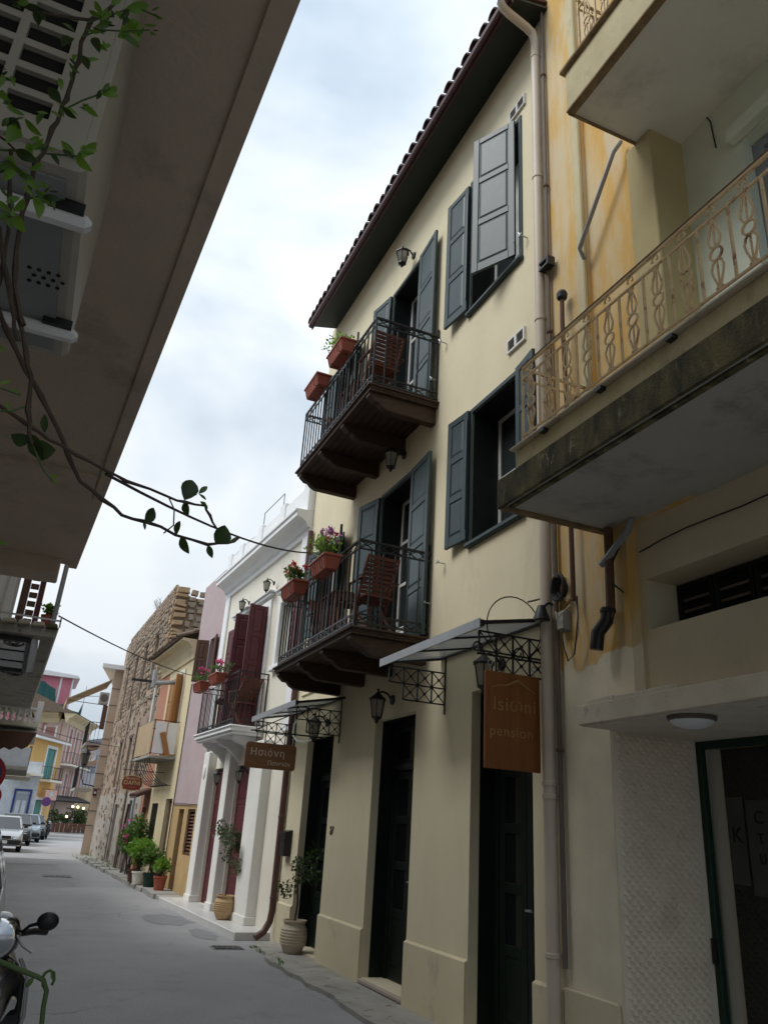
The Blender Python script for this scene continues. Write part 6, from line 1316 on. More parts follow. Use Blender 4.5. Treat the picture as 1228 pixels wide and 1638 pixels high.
LEAVES = [
 ([-0.1301, 0.93, 2.7211], [-0.1451, 0.9312, 2.7383], 0.5, 'b'),
 ([-0.1208, 0.93, 2.72], [-0.1301, 0.935, 2.6997], 0.5, 'm'),
 ([-0.1025, 0.93, 2.7457], [-0.0714, 0.925, 2.769], 0.45, 'b'),
 ([-0.0948, 0.93, 2.7293], [-0.0713, 0.9303, 2.7022], 0.4, 'b'),
 ([-0.0783, 0.93, 2.7255], [-0.0772, 0.9394, 2.6891], 0.3, 'b'),
 ([-0.1005, 0.93, 2.6842], [-0.0931, 0.9395, 2.7255], 0.5, 'b'),
 ([-0.1254, 0.93, 2.6963], [-0.1251, 0.921, 2.7237], 0.35, 'b'),
 ([-0.1223, 0.93, 2.7429], [-0.1112, 0.923, 2.7636], 0.5, 'b'),
 ([-0.1328, 0.93, 2.6646], [-0.1177, 0.9192, 2.6274], 0.35, 'd'),
 ([-0.1363, 0.93, 2.6827], [-0.1142, 0.9286, 2.7084], 0.3, 'm'),
 ([-0.142, 0.93, 2.622], [-0.1256, 0.9187, 2.5873], 0.38, 'd'),
 ([-0.1461, 0.93, 2.5164], [-0.1235, 0.929, 2.503], 0.38, 'd'),
 ([-0.123, 0.93, 2.5349], [-0.0983, 0.9336, 2.5235], 0.35, 'b'),
 ([-0.103, 0.93, 2.5645], [-0.0792, 0.9247, 2.5653], 0.5, 'b'),
 ([-0.1011, 0.93, 2.5681], [-0.0848, 0.9342, 2.5919], 0.4, 'b'),
 ([-0.1202, 0.93, 2.6454], [-0.1078, 0.9322, 2.6661], 0.3, 'b'),
 ([-0.1602, 0.93, 2.648], [-0.1661, 0.9186, 2.6109], 0.45, 'd'),
 ([-0.1487, 0.93, 2.521], [-0.1696, 0.9314, 2.5418], 0.55, 'd'),
 ([-0.1115, 0.93, 2.4393], [-0.0869, 0.9242, 2.4169], 0.4, 'b'),
 ([-0.1104, 0.93, 2.4421], [-0.0916, 0.928, 2.4729], 0.42, 'b'),
 ([-0.1142, 0.93, 2.4403], [-0.1347, 0.9248, 2.4517], 0.45, 'b'),
 ([-0.1558, 0.93, 2.4086], [-0.1855, 0.9346, 2.4189], 0.5, 'd'),
 ([-0.1426, 0.93, 2.4286], [-0.1288, 0.9286, 2.4124], 0.4, 'd'),
 ([-0.1705, 0.93, 2.4218], [-0.1552, 0.9218, 2.4418], 0.4, 'b'),
 ([-0.1854, 0.93, 2.4717], [-0.1591, 0.9311, 2.4537], 0.35, 'b'),
 ([-0.2112, 0.93, 2.4815], [-0.1879, 0.9367, 2.4834], 0.3, 'b'),
 ([-0.2242, 0.93, 2.5041], [-0.2057, 0.9254, 2.4853], 0.4, 'b'),
 ([-0.189, 0.93, 2.4524], [-0.1958, 0.9233, 2.4139], 0.5, 'b'),
 ([-0.2041, 0.93, 2.4332], [-0.1898, 0.9273, 2.4492], 0.3, 'b'),
 ([-0.1925, 0.93, 2.468], [-0.2065, 0.9405, 2.4599], 0.55, 'd'),
 ([-0.1832, 0.93, 2.4439], [-0.2043, 0.9414, 2.4679], 0.55, 'd'),
 ([-0.1833, 0.93, 2.3987], [-0.188, 0.9341, 2.3619], 0.45, 'b'),
 ([-0.1939, 0.93, 2.3716], [-0.1863, 0.9397, 2.4121], 0.4, 'b'),
 ([-0.1612, 0.93, 2.3794], [-0.147, 0.9383, 2.3682], 0.5, 'b'),
 ([-0.1721, 0.93, 2.3765], [-0.153, 0.9271, 2.3772], 0.4, 'm'),
 ([-0.1457, 0.93, 2.3506], [-0.1334, 0.9202, 2.3105], 0.4, 'b'),
 ([-0.1386, 0.93, 2.3647], [-0.1253, 0.9337, 2.3467], 0.35, 'b'),
 ([-0.157, 0.93, 2.3423], [-0.1667, 0.9314, 2.318], 0.5, 'b'),
 ([-0.1678, 0.93, 2.3163], [-0.1867, 0.9267, 2.324], 0.45, 'b'),
 ([-0.1616, 0.93, 2.3118], [-0.1432, 0.9234, 2.2862], 0.5, 'b'),
 ([-0.1626, 0.93, 2.3061], [-0.1733, 0.9278, 2.2976], 0.35, 'b'),
 ([-0.1489, 0.93, 2.3764], [-0.1324, 0.9293, 2.3723], 0.3, 'b'),
 ([-0.2297, 0.93, 2.6739], [-0.2089, 0.9245, 2.6747], 0.5, 'd'),
 ([-0.2131, 0.93, 2.6752], [-0.2037, 0.925, 2.6388], 0.4, 'd'),
 ([-0.2386, 0.93, 2.6762], [-0.2435, 0.929, 2.6611], 0.5, 'd'),
 ([-0.1884, 0.93, 2.3473], [-0.1785, 0.9387, 2.3434], 0.4, 'm'),
 ([-0.1381, 1.0, 2.1545], [-0.1526, 1.0021, 2.1587], 0.4, 'b'),
 ([-0.1069, 1.0, 2.0956], [-0.1194, 0.9948, 2.0985], 0.35, 'b'),
 ([-0.0866, 1.0, 1.8961], [-0.0779, 0.9947, 1.8946], 0.4, 'b'),
 ([-0.1144, 1.0, 2.0694], [-0.1202, 0.9989, 2.0819], 0.3, 'b'),
 ([-0.0818, 1.0, 2.0358], [-0.1052, 0.9929, 2.0352], 0.75, 'd'),
 ([-0.0791, 1.0, 2.0302], [-0.0503, 0.9928, 2.0274], 0.85, 'd'),
 ([-0.0823, 1.0, 2.0447], [-0.0623, 1.0003, 2.0142], 0.5, 'd'),
 ([-0.0686, 1.0, 2.0511], [-0.0734, 0.9901, 2.0725], 0.35, 'd'),
 ([-0.0973, 1.0, 2.0725], [-0.0907, 0.9996, 2.0834], 0.4, 'm'),
 ([-0.0454, 1.0, 1.9874], [-0.04, 0.9967, 1.9857], 0.4, 'b'),
 ([-0.0513, 1.0, 1.9904], [-0.0424, 1.005, 1.9989], 0.3, 'b'),
 ([0.1376, 1.16, 2.0629], [0.1455, 1.1659, 2.1016], 0.62, 'd'),
 ([0.1578, 1.16, 2.0783], [0.1701, 1.1646, 2.096], 0.35, 'm'),
 ([0.1578, 1.16, 2.0783], [0.1716, 1.1645, 2.0723], 0.25, 'm'),
 ([0.1381, 1.16, 2.0598], [0.1476, 1.157, 2.0386], 0.5, 'd'),
 ([0.0862, 1.16, 2.0118], [0.0947, 1.164, 2.0419], 0.5, 'd'),
 ([0.0839, 1.16, 2.0144], [0.0876, 1.1562, 2.0007], 0.3, 'd'),
 ([0.1347, 1.16, 2.0026], [0.1366, 1.1617, 2.0284], 0.35, 'd'),
 ([0.1422, 1.16, 2.0031], [0.158, 1.1558, 1.9765], 0.4, 'd'),
 ([0.1847, 1.16, 1.9974], [0.1942, 1.1587, 1.9773], 0.4, 'd'),
 ([0.1958, 1.16, 2.0017], [0.2041, 1.1495, 2.0314], 0.85, 'd'),
 ([0.2148, 1.16, 2.0077], [0.2268, 1.1538, 2.0187], 0.2, 'm'),
 ([0.1669, 1.16, 2.0642], [0.1768, 1.1713, 2.0598], 0.3, 'm'),
 ([0.1721, 1.16, 2.0622], [0.1607, 1.1535, 2.0636], 0.4, 'm'),
 ([-0.134, 1.0, 2.1034], [-0.123, 1.0046, 2.114], 0.3, 'b'),
 ([-0.2246, 0.93, 2.5339], [-0.2263, 0.9336, 2.5129], 0.4, 'b'),
 ([-0.1546, 0.93, 2.5991], [-0.1374, 0.9354, 2.592], 0.3, 'm'),
 ([-0.166, 0.93, 2.4937], [-0.1686, 0.9294, 2.4681], 0.4, 'm'),
 ([-0.2137, 0.93, 2.5279], [-0.2261, 0.9323, 2.5296], 0.4, 'd'),
 ([-0.0576, 0.93, 2.7598], [-0.0455, 0.9196, 2.7469], 0.3, 'b'),
 ([-0.0607, 0.93, 2.7223], [-0.0486, 0.9197, 2.7086], 0.25, 'b'),
 ([-0.0715, 0.93, 2.7297], [-0.0534, 0.9228, 2.729], 0.2, 'b'),
]
LOWST = [[0.0056, 1.3, 1.4168], [0.0185, 1.3, 1.411], [0.0439, 1.3, 1.4021], [0.0695, 1.3, 1.3932], [0.0784, 1.3, 1.3888], [0.085, 1.3, 1.3762], [0.0849, 1.3, 1.358], [0.0879, 1.3, 1.3293]]
LOWCURL = [[0.0763, 1.3, 1.391], [0.0783, 1.3, 1.3969], [0.0839, 1.3, 1.4006], [0.0902, 1.3, 1.3976], [0.092, 1.3, 1.3887], [0.09, 1.3, 1.3828]]
LOWL = [[[0.0655, 1.3, 1.3932], [0.0574, 1.3, 1.3801]], [[0.0771, 1.3, 1.3947], [0.0855, 1.3, 1.4006]], [[0.086, 1.3, 1.3984], [0.0931, 1.3, 1.3872]], [[0.0781, 1.3, 1.3902], [0.0787, 1.3, 1.3799]]]

vine = thing('climbing_vine', 'climbing vine with green leaves hanging beside the air conditioner', 'vine', (-.2, 1.0, 2.2))
for k, (r_, pts) in STEMS.items():
    if k in 'ABCDEF':
        q = [Vector(p) for p in pts]; fine = []
        for a, c in zip(q, q[1:]): fine += [a, a.lerp(c, .5) + Vector((rr.gauss(0, .0015), rr.gauss(0, .0015), rr.gauss(0, .0015)))]
        fine.append(q[-1]); m_ = MB().tube(fine, [r_ * (.72 if k == 'D' else 1.0) * (1.4 if i % 4 == 0 else 1) * (1 - .45 * i / len(fine) if k in 'AB' else 1) for i in range(len(fine))], 6); obj('stem', m_, M['stem'], vine, smooth=True)
    else: obj('twig', MB().tube(pts, r_, 5), M['greenstem'] if k not in ('t5', 't6', 't11') else M['stem'], vine)
def big_leaf(parent, p, q, wr, m, name='leaf'):
    p, q = Vector(p), Vector(q); d = q - p; l = d.length; d = d.normalized(); v = (Vector((0, 0, 1.6)) - (p + q) / 2).normalized()
    u = d.cross(v).normalized(); u = (Matrix.Rotation(rr.uniform(-.6, .6), 3, d) @ u); n_ = u.cross(d); m_ = MB(); w = l * wr * .5; pts = []
    prof = [(0, .05), (.15, .55), (.35, .95), (.55, 1.), (.75, .75), (.9, .38), (1, .02)]; cv = rr.uniform(.05, .16) * l
    for t_, k in prof:
        c = p + d * l * t_ + n_ * (-cv * (2 * t_ - 1) ** 2 + cv)
        pts += [c - u * w * k + n_ * w * k * .28, c, c + u * w * k + n_ * w * k * .28]
    f = []
    for i in range(len(prof) - 1):
        a = i * 3; f += [(a, a + 1, a + 4, a + 3), (a + 1, a + 2, a + 5, a + 4)]
    m_.add(pts, f); return obj(name, m_, m, parent, smooth=True)
extra = []
for p, q, w, t_ in LEAVES:
    if p[2] > 2.2 and p[0] < -.02:
        for _ in range(2):
            o_ = Vector((rr.gauss(0, .006), rr.gauss(0, .006), rr.gauss(0, .006))); dv = Vector(q) - Vector(p); dv = Matrix.Rotation(rr.uniform(-1.6, 1.6), 3, 'Y') @ dv
            p2 = Vector(p) + o_; extra.append((tuple(p2), tuple(p2 + dv * rr.uniform(.45, .85)), w * rr.uniform(.6, .95), rr.choice('bbmd')))
for p, q, w, t_ in LEAVES + extra: big_leaf(vine, p, q, w * (.92 if p[2] > 2.2 else 1.15), M[{'b': 'leaf', 'm': 'leaf_mid', 'd': 'leaf_dark'}[t_]])
td = thing('green_tendril', 'curling green tendril rising from below in front of the scooter', 'plant', (.05, 1.3, 1.3)); obj('stem', MB().tube(LOWST, .0033, 7), M['greenstem'], td, smooth=True); obj('curl', MB().tube(LOWCURL, .002, 5), M['greenstem'], td, smooth=True)
for a, c in LOWL: big_leaf(td, a, c, .45, M['leaf_mid'])

# ------------------------------------------------------------------ left side houses further along
sb = thing('stone_balcony_house', 'left house with a crumbling stone-edged balcony slab and a scroll bracket', 'building', (-1.6, 12, 0))
obj('wall', MB().box(-8, -1.9, 6.7, 13, -.05, 9.2).box(-8, -1.9, 13.001, 17, -.05, 5.4), M['leftwall'], sb)  # unseen upper wall, its near part raised to shade the inn
bs_ = obj('balcony_slab', MB().hexa([(-1.75, 8.95, 3.32), (-.03, 8.95, 3.32), (-.035, 9.2, 3.32), (-1.75, 9.2, 3.32), (-1.75, 8.95, 3.43), (.0, 8.95, 3.43), (-.005, 9.2, 3.43), (-1.75, 9.2, 3.43)]).hexa([(-.17, 9.2, 3.32), (-.035, 9.2, 3.32), (-.09, 11.7, 3.32), (-.20, 11.7, 3.32), (-.17, 9.2, 3.43), (-.005, 9.2, 3.43), (-.06, 11.7, 3.43), (-.20, 11.7, 3.43)]).hexa([(-1.75, 11.7, 3.32), (-.09, 11.7, 3.32), (-.21, 17, 3.32), (-1.75, 17, 3.32), (-1.75, 11.7, 3.43), (-.06, 11.7, 3.43), (-.18, 17, 3.43), (-1.75, 17, 3.43)]), M['concrete'], sb)
x = -1.0
while x < -.02:
    w = rr.uniform(.09, .17); obj('edge_stone', MB().hexa([(x, 8.88, 3.40), (min(x + w, .02), 8.87, 3.41), (min(x + w, .02), 9.05, 3.40), (x, 9.05, 3.40), (x + .015, 8.89, 3.455), (min(x + w, .02) - .015, 8.88, 3.46), (min(x + w, .02) - .01, 9.05, 3.47), (x + .01, 9.05, 3.465)]), M['oldplaster'] if rr.random() < .7 else M['moss'], bs_, bevel=.012); x += w + .008
obj('glass_panel', MB().box(-1.7, -.18, 9.205, 11.69, 3.34, 3.35), M['frost'], bs_)
gb = MB()
for a, c in (((-1.6, 9.12), (-.27, 9.12)), ((-.27, 9.12), (-.31, 11.3)), ((-1.6, 11.3), (-.31, 11.3))): gb.bar((*a, 3.285), (*c, 3.285), .05)
for k in range(1, 3): gb.bar((-1.6, 9.12 + k * .73, 3.285), (-.29, 9.12 + k * .73, 3.285), .018)
for cx_, cy_ in ((-.43, 9.36), (-.44, 11.55)): gb.tube([(cx_ + .11 * (1 - a / 800) * math.cos(R(a)), cy_ + .2 * (1 - a / 800) * math.sin(R(a)), 3.285) for a in range(0, 560, 25)], .012, 5)
gb.tube([(-1.6, 9.6, 3.285), (-.8, 9.3, 3.285), (-.43, 9.2, 3.285)], .012, 5); gb.tube([(-1.6, 11.1, 3.285), (-.8, 11.3, 3.285), (-.44, 11.7, 3.285)], .012, 5)
obj('scroll_frame', gb, M['iron'], bs_)
obj('thin_rail', MB().bar((-1.5, 8.93, 3.52), (0.0, 8.93, 3.50), .018).bar((0, 8.93, 3.43), (0, 8.93, 3.55), .018), M['metal'], bs_)
obj('post', MB().tube([(-.075, 9.0, 3.44), (-.06, 9.0, 4.35)], .028, 8), M['pipe_grey'], bs_)
ctn = MB(); pv_ = None
for i in range(15):
    x_ = -1.0 + i * .036; y_ = 9.25 + .02 * math.sin(i * 2.1)
    if pv_: ctn.quad((*pv_, 3.46), (x_, y_, 3.46), (x_, y_, 4.4), (*pv_, 4.4))
    pv_ = (x_, y_)
obj('awning_curtain', ctn, M['curtain'], bs_)
obj('shutter', MB().box(-.47, -.39, 9.3, 9.36, 3.46, 4.4), M['brownwood'], bs_)
for k in range(8): obj('shutter_slat', MB().box(-.385, -.30, 9.32, 9.35, 3.5 + k * .1, 3.56 + k * .1), M['brownwood'], bs_)
obj('shutter', MB().box(-.295, -.235, 9.3, 9.36, 3.46, 4.4), M['maroon'], bs_)
bush('balcony_plant', 'small yellow-green plant standing on the crumbling balcony edge', -.14, 9.12, 3.56, (.10, .08, .07), 160, .045, 'leaf', 51, None, 'plant')
tub_ = thing('plant_pot', 'small pot on the crumbling balcony edge', 'plant pot', (-.14, 9.12, 3.46)); obj('body', MB().lathe((-.14, 9.12, 3.47), [(.05, 0), (.07, .10), (.075, .11), (.06, .11)], 12), M['terracotta'], tub_); obj('soil', MB().lathe((-.14, 9.12, 3.565), [(.058, 0), (.055, .006)], 10), M['soil'], tub_)

bh = thing('balustrade_house', 'left house with a white balustrade over a scalloped pale awning', 'building', (-1.6, 18, 0)); obj('wall', MB().box(-8, -1.6, 17.1, 21.2, -.05, 4.6), M['bluewhite'], bh)
b_ = obj('balcony', MB().box(-1.5, .02, 15.8, 20.2, 3.0, 3.08), M['offwhite'], bh, bevel=.01); obj('handrail', MB().box(-1.5, .03, 15.82, 15.92, 3.30, 3.34).box(-.06, .03, 15.921, 20.2, 3.30, 3.34), M['white'], b_)
vb = None
for k in range(13):
    if vb is None: vb = obj('baluster', MB().lathe((0, 0, 0), [(.03, 0), (.03, .02), (.015, .05), (.038, .10), (.02, .16), (.028, .2), (.028, .22)], 8), M['white'], b_, local=True); q = vb
    else: q = inst(vb, b_)
    q.location = Vector((-.05 - k * .105, 15.87, 3.081)) - ORG[b_.name]
for k in range(14): q = inst(vb, b_); q.location = Vector((-.015, 16.2 + k * .29, 3.081)) - ORG[b_.name]
obj('balcony_post', MB().box(-.07, .03, 15.8, 15.9, 3.081, 3.46), M['white'], b_)
aw = MB(); n = 9
for k in range(n):
    x0_, x1_ = -1.5 + 1.5 * k / n, -1.5 + 1.5 * (k + 1) / n
    aw.hexa([(x0_, 15.75, 2.86 - .02 * (n - k) / n), (x1_, 15.75, 2.86 - .02 * (n - k - 1) / n), (x1_, 16.3, 2.99), (x0_, 16.3, 2.99), (x0_, 15.75, 2.88), (x1_, 15.75, 2.88), (x1_, 16.3, 3.0), (x0_, 16.3, 3.0)])
awo = obj('awning', aw, M['bluewhite'], bh)
va = MB(); prof = [(-1.5, 2.86), (.02, 2.9)] + [(.02 - i * .095, 2.62 + (.05 if i % 2 else 0) - i * .013) for i in range(1, 17)]
va.prism(prof, lambda u, v, w: (u, w, v), 15.70, 15.72); obj('scalloped_valance', va, M['brownwood'], awo)
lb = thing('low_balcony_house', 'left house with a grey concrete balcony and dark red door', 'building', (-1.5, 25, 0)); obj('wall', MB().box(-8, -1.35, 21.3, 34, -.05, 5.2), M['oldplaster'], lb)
b_ = obj('balcony', MB().box(-1.4, .0, 22, 25.5, 2.5, 2.62), M['concrete'], lb, bevel=.02); obj('parapet', MB().box(-1.4, -.02, 22.05, 22.12, 2.621, 3.05), M['bluewhite'], b_); obj('side_screen', MB().box(-.06, .0, 22.121, 25.4, 2.621, 3.1), M['pipe_dark'], b_)
obj('balcony', MB().box(-1.4, .12, 27.5, 31, 2.55, 2.66), M['offwhite'], lb); obj('door', MB().box(-1.36, -1.30, 27, 28.1, 0, 2.2), M['maroon'], lb)
gh = thing('grey_house', 'pale grey house with a blue-grey door behind the parked cars', 'building', (-.5, 58, 0)); obj('wall', MB().box(-9, .85, 58, 62, -.05, 4.6), M['bluewhite'], gh)
gd = obj('door', MB().box(-.35, .45, 57.93, 57.99, 0, 2.6), M['greyblue'], gh); obj('door_frame', MB().box(-.48, -.36, 57.9, 57.99, 0, 2.75).box(.46, .58, 57.9, 57.99, 0, 2.75).box(-.48, .58, 57.9, 57.99, 2.76, 2.88), M['signblue'], gd); obj('door_panel', MB().box(-.25, .0, 57.915, 57.929, .3, 2.2).box(.1, .35, 57.915, 57.929, .3, 2.2), M['bluewhite'], gd)
obj('balcony', MB().box(-.9, 1.0, 57, 57.999, 3.7, 3.85), M['offwhite'], gh)
# orange house
OF = Fr((.75, 62.5), (3.1, 76)); oh = thing('orange_house', 'orange-yellow house with teal shutters at the street bend', 'building', tuple(OF(6, 0, 0))); OLn = OF.len
oo = [(4.8, 7.2, 3.9, 6.4), (4.2, 6.0, .2, 2.4), (9.5, 11, 3.9, 6.2)]
# the street bends right here, so this front is turned towards the viewer: outward = -normal side handled by frame
OF2 = Fr((2.15, 69), (-.2, 64))
oo = [(1.0, 2.5, 3.9, 6.1), (1.6, 2.8, .2, 2.4)]
obj('wall', wall(OF2, 0, 5.6, -.05, 6.6, oo, .25), M['orangewall'], oh); obj('rear_block', MB(OF2).box(.05, 5.55, -9, -.45, -.05, 6.55), M['orangewall'], oh)
obj('eave', MB(OF2).hexa([(-.3, -.5, 6.65), (5.9, -.5, 6.65), (5.9, .6, 6.55), (-.3, .6, 6.55), (-.3, -.5, 6.85), (5.9, -.5, 6.85), (5.9, .6, 6.72), (-.3, .6, 6.72)]), M['white'], oh)
obj('roof', MB(OF2).prism([(.62, 6.73), (-9, 6.73), (-4.5, 8.3)], lambda u, v, w: (w, u, v), -.3, 5.9), M['tile'], oh)
for H in oo:
    s0, s1, z0, z1 = H
    for k in (0, 1): shutter(oh, Leaf(OF2, s0 + .02 + k * (s1 - s0) / 2, -.08, z0 + .02, 0), (s1 - s0) / 2 - .04, z1 - z0 - .04, 2, M['teal'])
    obj('architrave', MB(OF2).box(s0 - .2, s0 - .01, .001, .06, z0, z1 + .2).box(s1 + .01, s1 + .2, .001, .06, z0, z1 + .2).box(s0 - .009, s1 + .009, .001, .06, z1 + .01, z1 + .2), M['white'], oh)
def fbalc(par, fr, s0, s1, z, d, h=.9, m='offwhite', nb=12):
    b = obj('balcony', MB(fr).box(s0, s1, .001, d, z - .16, z), M[m], par); r_ = MB(fr); o_ = d - .05
    for zz in (z + h, z + .08): r_.bar((s0 + .05, 0, zz), (s0 + .05, o_, zz), .03); r_.bar((s0 + .05, o_, zz), (s1 - .05, o_, zz), .03); r_.bar((s1 - .05, o_, zz), (s1 - .05, 0, zz), .03)
    obj('railing', r_, M['iron'], b)
    for i in range(nb + 1): s_ = s0 + .05 + (s1 - s0 - .1) * i / nb; obj('baluster', MB(fr).bar((s_, o_, z), (s_, o_, z + h), .02), M['iron'], b)
    for i in range(1, 4):
        for s_ in (s0 + .05, s1 - .05): obj('baluster', MB(fr).bar((s_, o_ * i / 4, z), (s_, o_ * i / 4, z + h), .02), M['iron'], b)
    return b
fbalc(oh, OF2, .6, 2.8, 3.85, .8)
sgn = thing('shop_sign', 'pale pink rectangular sign board on the orange house', 'sign', tuple(OF2(1.6, .6, 2.7))); obj('board', MB(OF2).box(.6, 2.6, .55, .62, 2.45, 3.15), M['pinksign'], sgn, bevel=.02); obj('mark', MB(OF2).lathe((1.6, .625, 2.85), [(.35, 0), (.35, .012)], 14, 'y', sy=.45), M['bluewhite'], sgn); obj('bracket', MB(OF2).bar((1.2, 0, 3.2), (1.2, .6, 3.2), .03).bar((2.0, 0, 3.2), (2.0, .6, 3.2), .03), M['iron'], sgn)
# striped house
S2 = Fr((5.1, 88.0), (2.5, 79.2))
sh_ = thing('striped_house', 'faded red and pale striped house with balconies and yellow eaves', 'building', (3.25, 80, 0))
S1o = Fr((2.5, 79.2), (-.3, 80.5))
for fr, nm, wins in ((S2, 'front', [(1.6, 2.6, 6.0, 8.9), (4.2, 5.2, 6.0, 8.9), (6.8, 7.8, 6.0, 8.9), (2.2, 3.2, 3.0, 5.0), (5.4, 6.4, 3.0, 5.0)]), (S1o, 'side', [(1.0, 1.9, 6.4, 8.8)])):
    obj('wall', wall(fr, 0, fr.len, -.05, 9.6, wins, .25), M['stripepale'], sh_)
    for s0, s1, z0, z1 in wins: p = obj('shutter', MB(fr).box(s0, (s0 + s1) / 2 - .01, -.1, -.05, z0, z1).box((s0 + s1) / 2 + .01, s1, -.1, -.05, z0, z1), M['stripered'], sh_); obj('surround', MB(fr).box(s0 - .16, s0 - .01, .001, .05, z0, z1 + .15).box(s1 + .01, s1 + .16, .001, .05, z0, z1 + .15), M['white'], sh_)
    n = int(fr.len / .9)
    for k in range(n):
        s_ = .1 + k * .9
        for z0, z1 in ((2.8, 5.4), (5.7, 9.2)):
            if not any(h_[0] - .2 < s_ + .2 < h_[1] + .2 and h_[2] < (z0 + z1) / 2 < h_[3] + .8 for h_ in wins): obj('stripe', MB(fr).box(s_, s_ + .42, .001, .012, z0, z1), M['stripered'], sh_)
    obj('coved_eave', MB(fr).prism([(0, 9.2), (.05, 9.2), (.2, 9.6), (.75, 9.95), (.75, 10.1), (-.3, 10.1)], lambda u, v, w: (w, u, v), -.05 if nm == 'front' else .78, fr.len + (.74 if nm == 'front' else 0)), M['yellow'], sh_)
obj('roof', MB(S2).prism([(.85, 10.101), (-6, 10.101), (-3, 11.6)], lambda u, v, w: (w, u, v), -.6, S2.len + .8), M['oldtile'], sh_)
obj('rear_block', MB(S2).box(.1, S2.len - .6, -5, -.5, -.05, 9.6), M['stripepale'], sh_)
fbalc(sh_, S2, 1.2, 8.9, 5.75, 1.0, 1.0, 'offwhite', 20); fbalc(sh_, S2, 1.2, 8.9, 2.75, 1.1, 1.0, 'concrete', 20)
# pink tower with green net, white house at the end, wall closing the bend
pt_ = thing('pink_tower_house', 'bright pink upper storey partly wrapped in green net', 'building', (1.5, 95, 0)); obj('wall', MB().box(-6, 2.7, 95, 103, -.05, 15.6), M['hotpink'], pt_); obj('roof', MB().prism([(-6.4, 15.601), (3.3, 15.601), (3.1, 15.9), (-6.4, 16.5)], lambda u, v, w: (u, w, v), 94.4, 103.4), M['white'], pt_)
obj('corner_post', MB().box(1.3, 1.5, 94.9, 94.99, 11, 15.6), M['white'], pt_); obj('corner_post', MB().box(2.55, 2.71, 94.9, 94.99, 11, 15.6), M['white'], pt_)
nm_ = MB(); prof = [(-2, 11), (4.0, 10), (4.1, 12.9), (3.8, 11.9), (2.7, 12.1), (2.1, 12.6), (1.3, 12.4), (1.0, 14.1), (.3, 14.4), (-.3, 14.8), (-2, 14.7)]; nm_.prism(prof, lambda u, v, w: (u, w, v), 93.7, 93.75)
nt_ = thing('scaffold_net', 'dark green scaffold net draped in front of the pink tower', 'net', (1.5, 93.7, 11)); obj('sheet', nm_, M['net'], nt_); obj('pole', MB().bar((4.05, 93.8, 9), (4.15, 93.8, 14.8), .06).bar((1.1, 93.8, 9), (1.15, 93.8, 14.5), .06), M['metal'], nt_)
ew = thing('white_end_house', 'bluish-white house closing the street bend', 'building', (8, 102, 0)); obj('wall', MB().box(5.5, 20, 102, 110, -.05, 9.6), M['bluewhite'], ew); obj('roof', MB().prism([(5.1, 9.601), (20, 9.601), (14, 11.5)], lambda u, v, w: (u, w, v), 101.5, 110), M['greyblue'], ew)
for x_ in (6.4, 8.2): obj('shutter', MB().box(x_, x_ + .9, 101.93, 101.99, 6.2, 8.2), M['greyblue'], ew)
obj('ground_floor_wall', MB().box(5.4, 12, 101.9, 101.92, 0, 4.5), M['yellow'], ew)
cf = thing('cafe_terrace', 'cafe terrace with a dark awning under the striped house', 'cafe terrace', (3.8, 76, 0))
obj('awning', MB().hexa([(2.6, 76.0, 2.5), (5.8, 78.5, 2.5), (4.9, 82, 2.95), (2.2, 79.0, 2.95), (2.6, 76.0, 2.6), (5.8, 78.5, 2.6), (4.9, 82, 3.05), (2.2, 79.0, 3.05)]), M['dark'], cf)
for x_, y_ in ((2.7, 76.1), (4.3, 77.3), (5.7, 78.5)): obj('post', MB().bar((x_, y_, 0), (x_, y_, 2.5), .06), M['iron'], cf)
tf = MB(); 
for k in range(10): x_ = 2.4 + k * .36; tf.box(x_, x_ + .30, 74.6 + k * .28, 74.68 + k * .28, .1, .85)
obj('timber_fence', tf, M['brownwood'], cf)
for k in range(3): x_ = 2.9 + k * 1.0; obj('table_top', MB().lathe((x_, 75.5 + k * .7, .74), [(.35, 0), (.35, .03)], 12), M['white'], cf)
for k, (x_, z_) in enumerate(((4.14, 2.17), (4.55, 2.15), (5.01, 2.08), (3.8, 1.36))):
    bl = thing('globe_lamp', ('warm lit globe lamp, leftmost of the high row at the cafe', 'warm lit globe lamp in the middle of the high row at the cafe', 'warm lit globe lamp nearest the beige building corner', 'warm lit globe lamp hanging lowest, over the cafe tables')[k], 'lamp', (x_, 75, z_), group='lit globe lamps at the cafe'); obj('globe', MB().ball((x_, 75, z_), .10, 10, 8), M['bulb'], bl, smooth=True); obj('holder', MB().bar((x_, 75, z_ + .095), (x_, 75, z_ + .4), .03), M['iron'], bl)
for k, (x_, y_, z_, r_) in enumerate(((3.0, 76.5, .9, .8), (4.3, 77.2, 1.0, .9), (5.1, 78.2, .9, .7))): bush('terrace_bush', ('dark green bush at the far end of the cafe terrace', 'tallest dark green bush in the middle of the cafe terrace', 'dark bush beside the globe lamps of the cafe terrace')[k], x_, y_, .1, (r_, r_ * .8, z_), 700, .16, 'leaf_dark', 60 + k)
bush('terrace_bush', 'yellow-green shrub lit by the lamps at the cafe end', 6.0, 84, .1, (.8, .7, .7), 500, .16, 'leaf', 66)

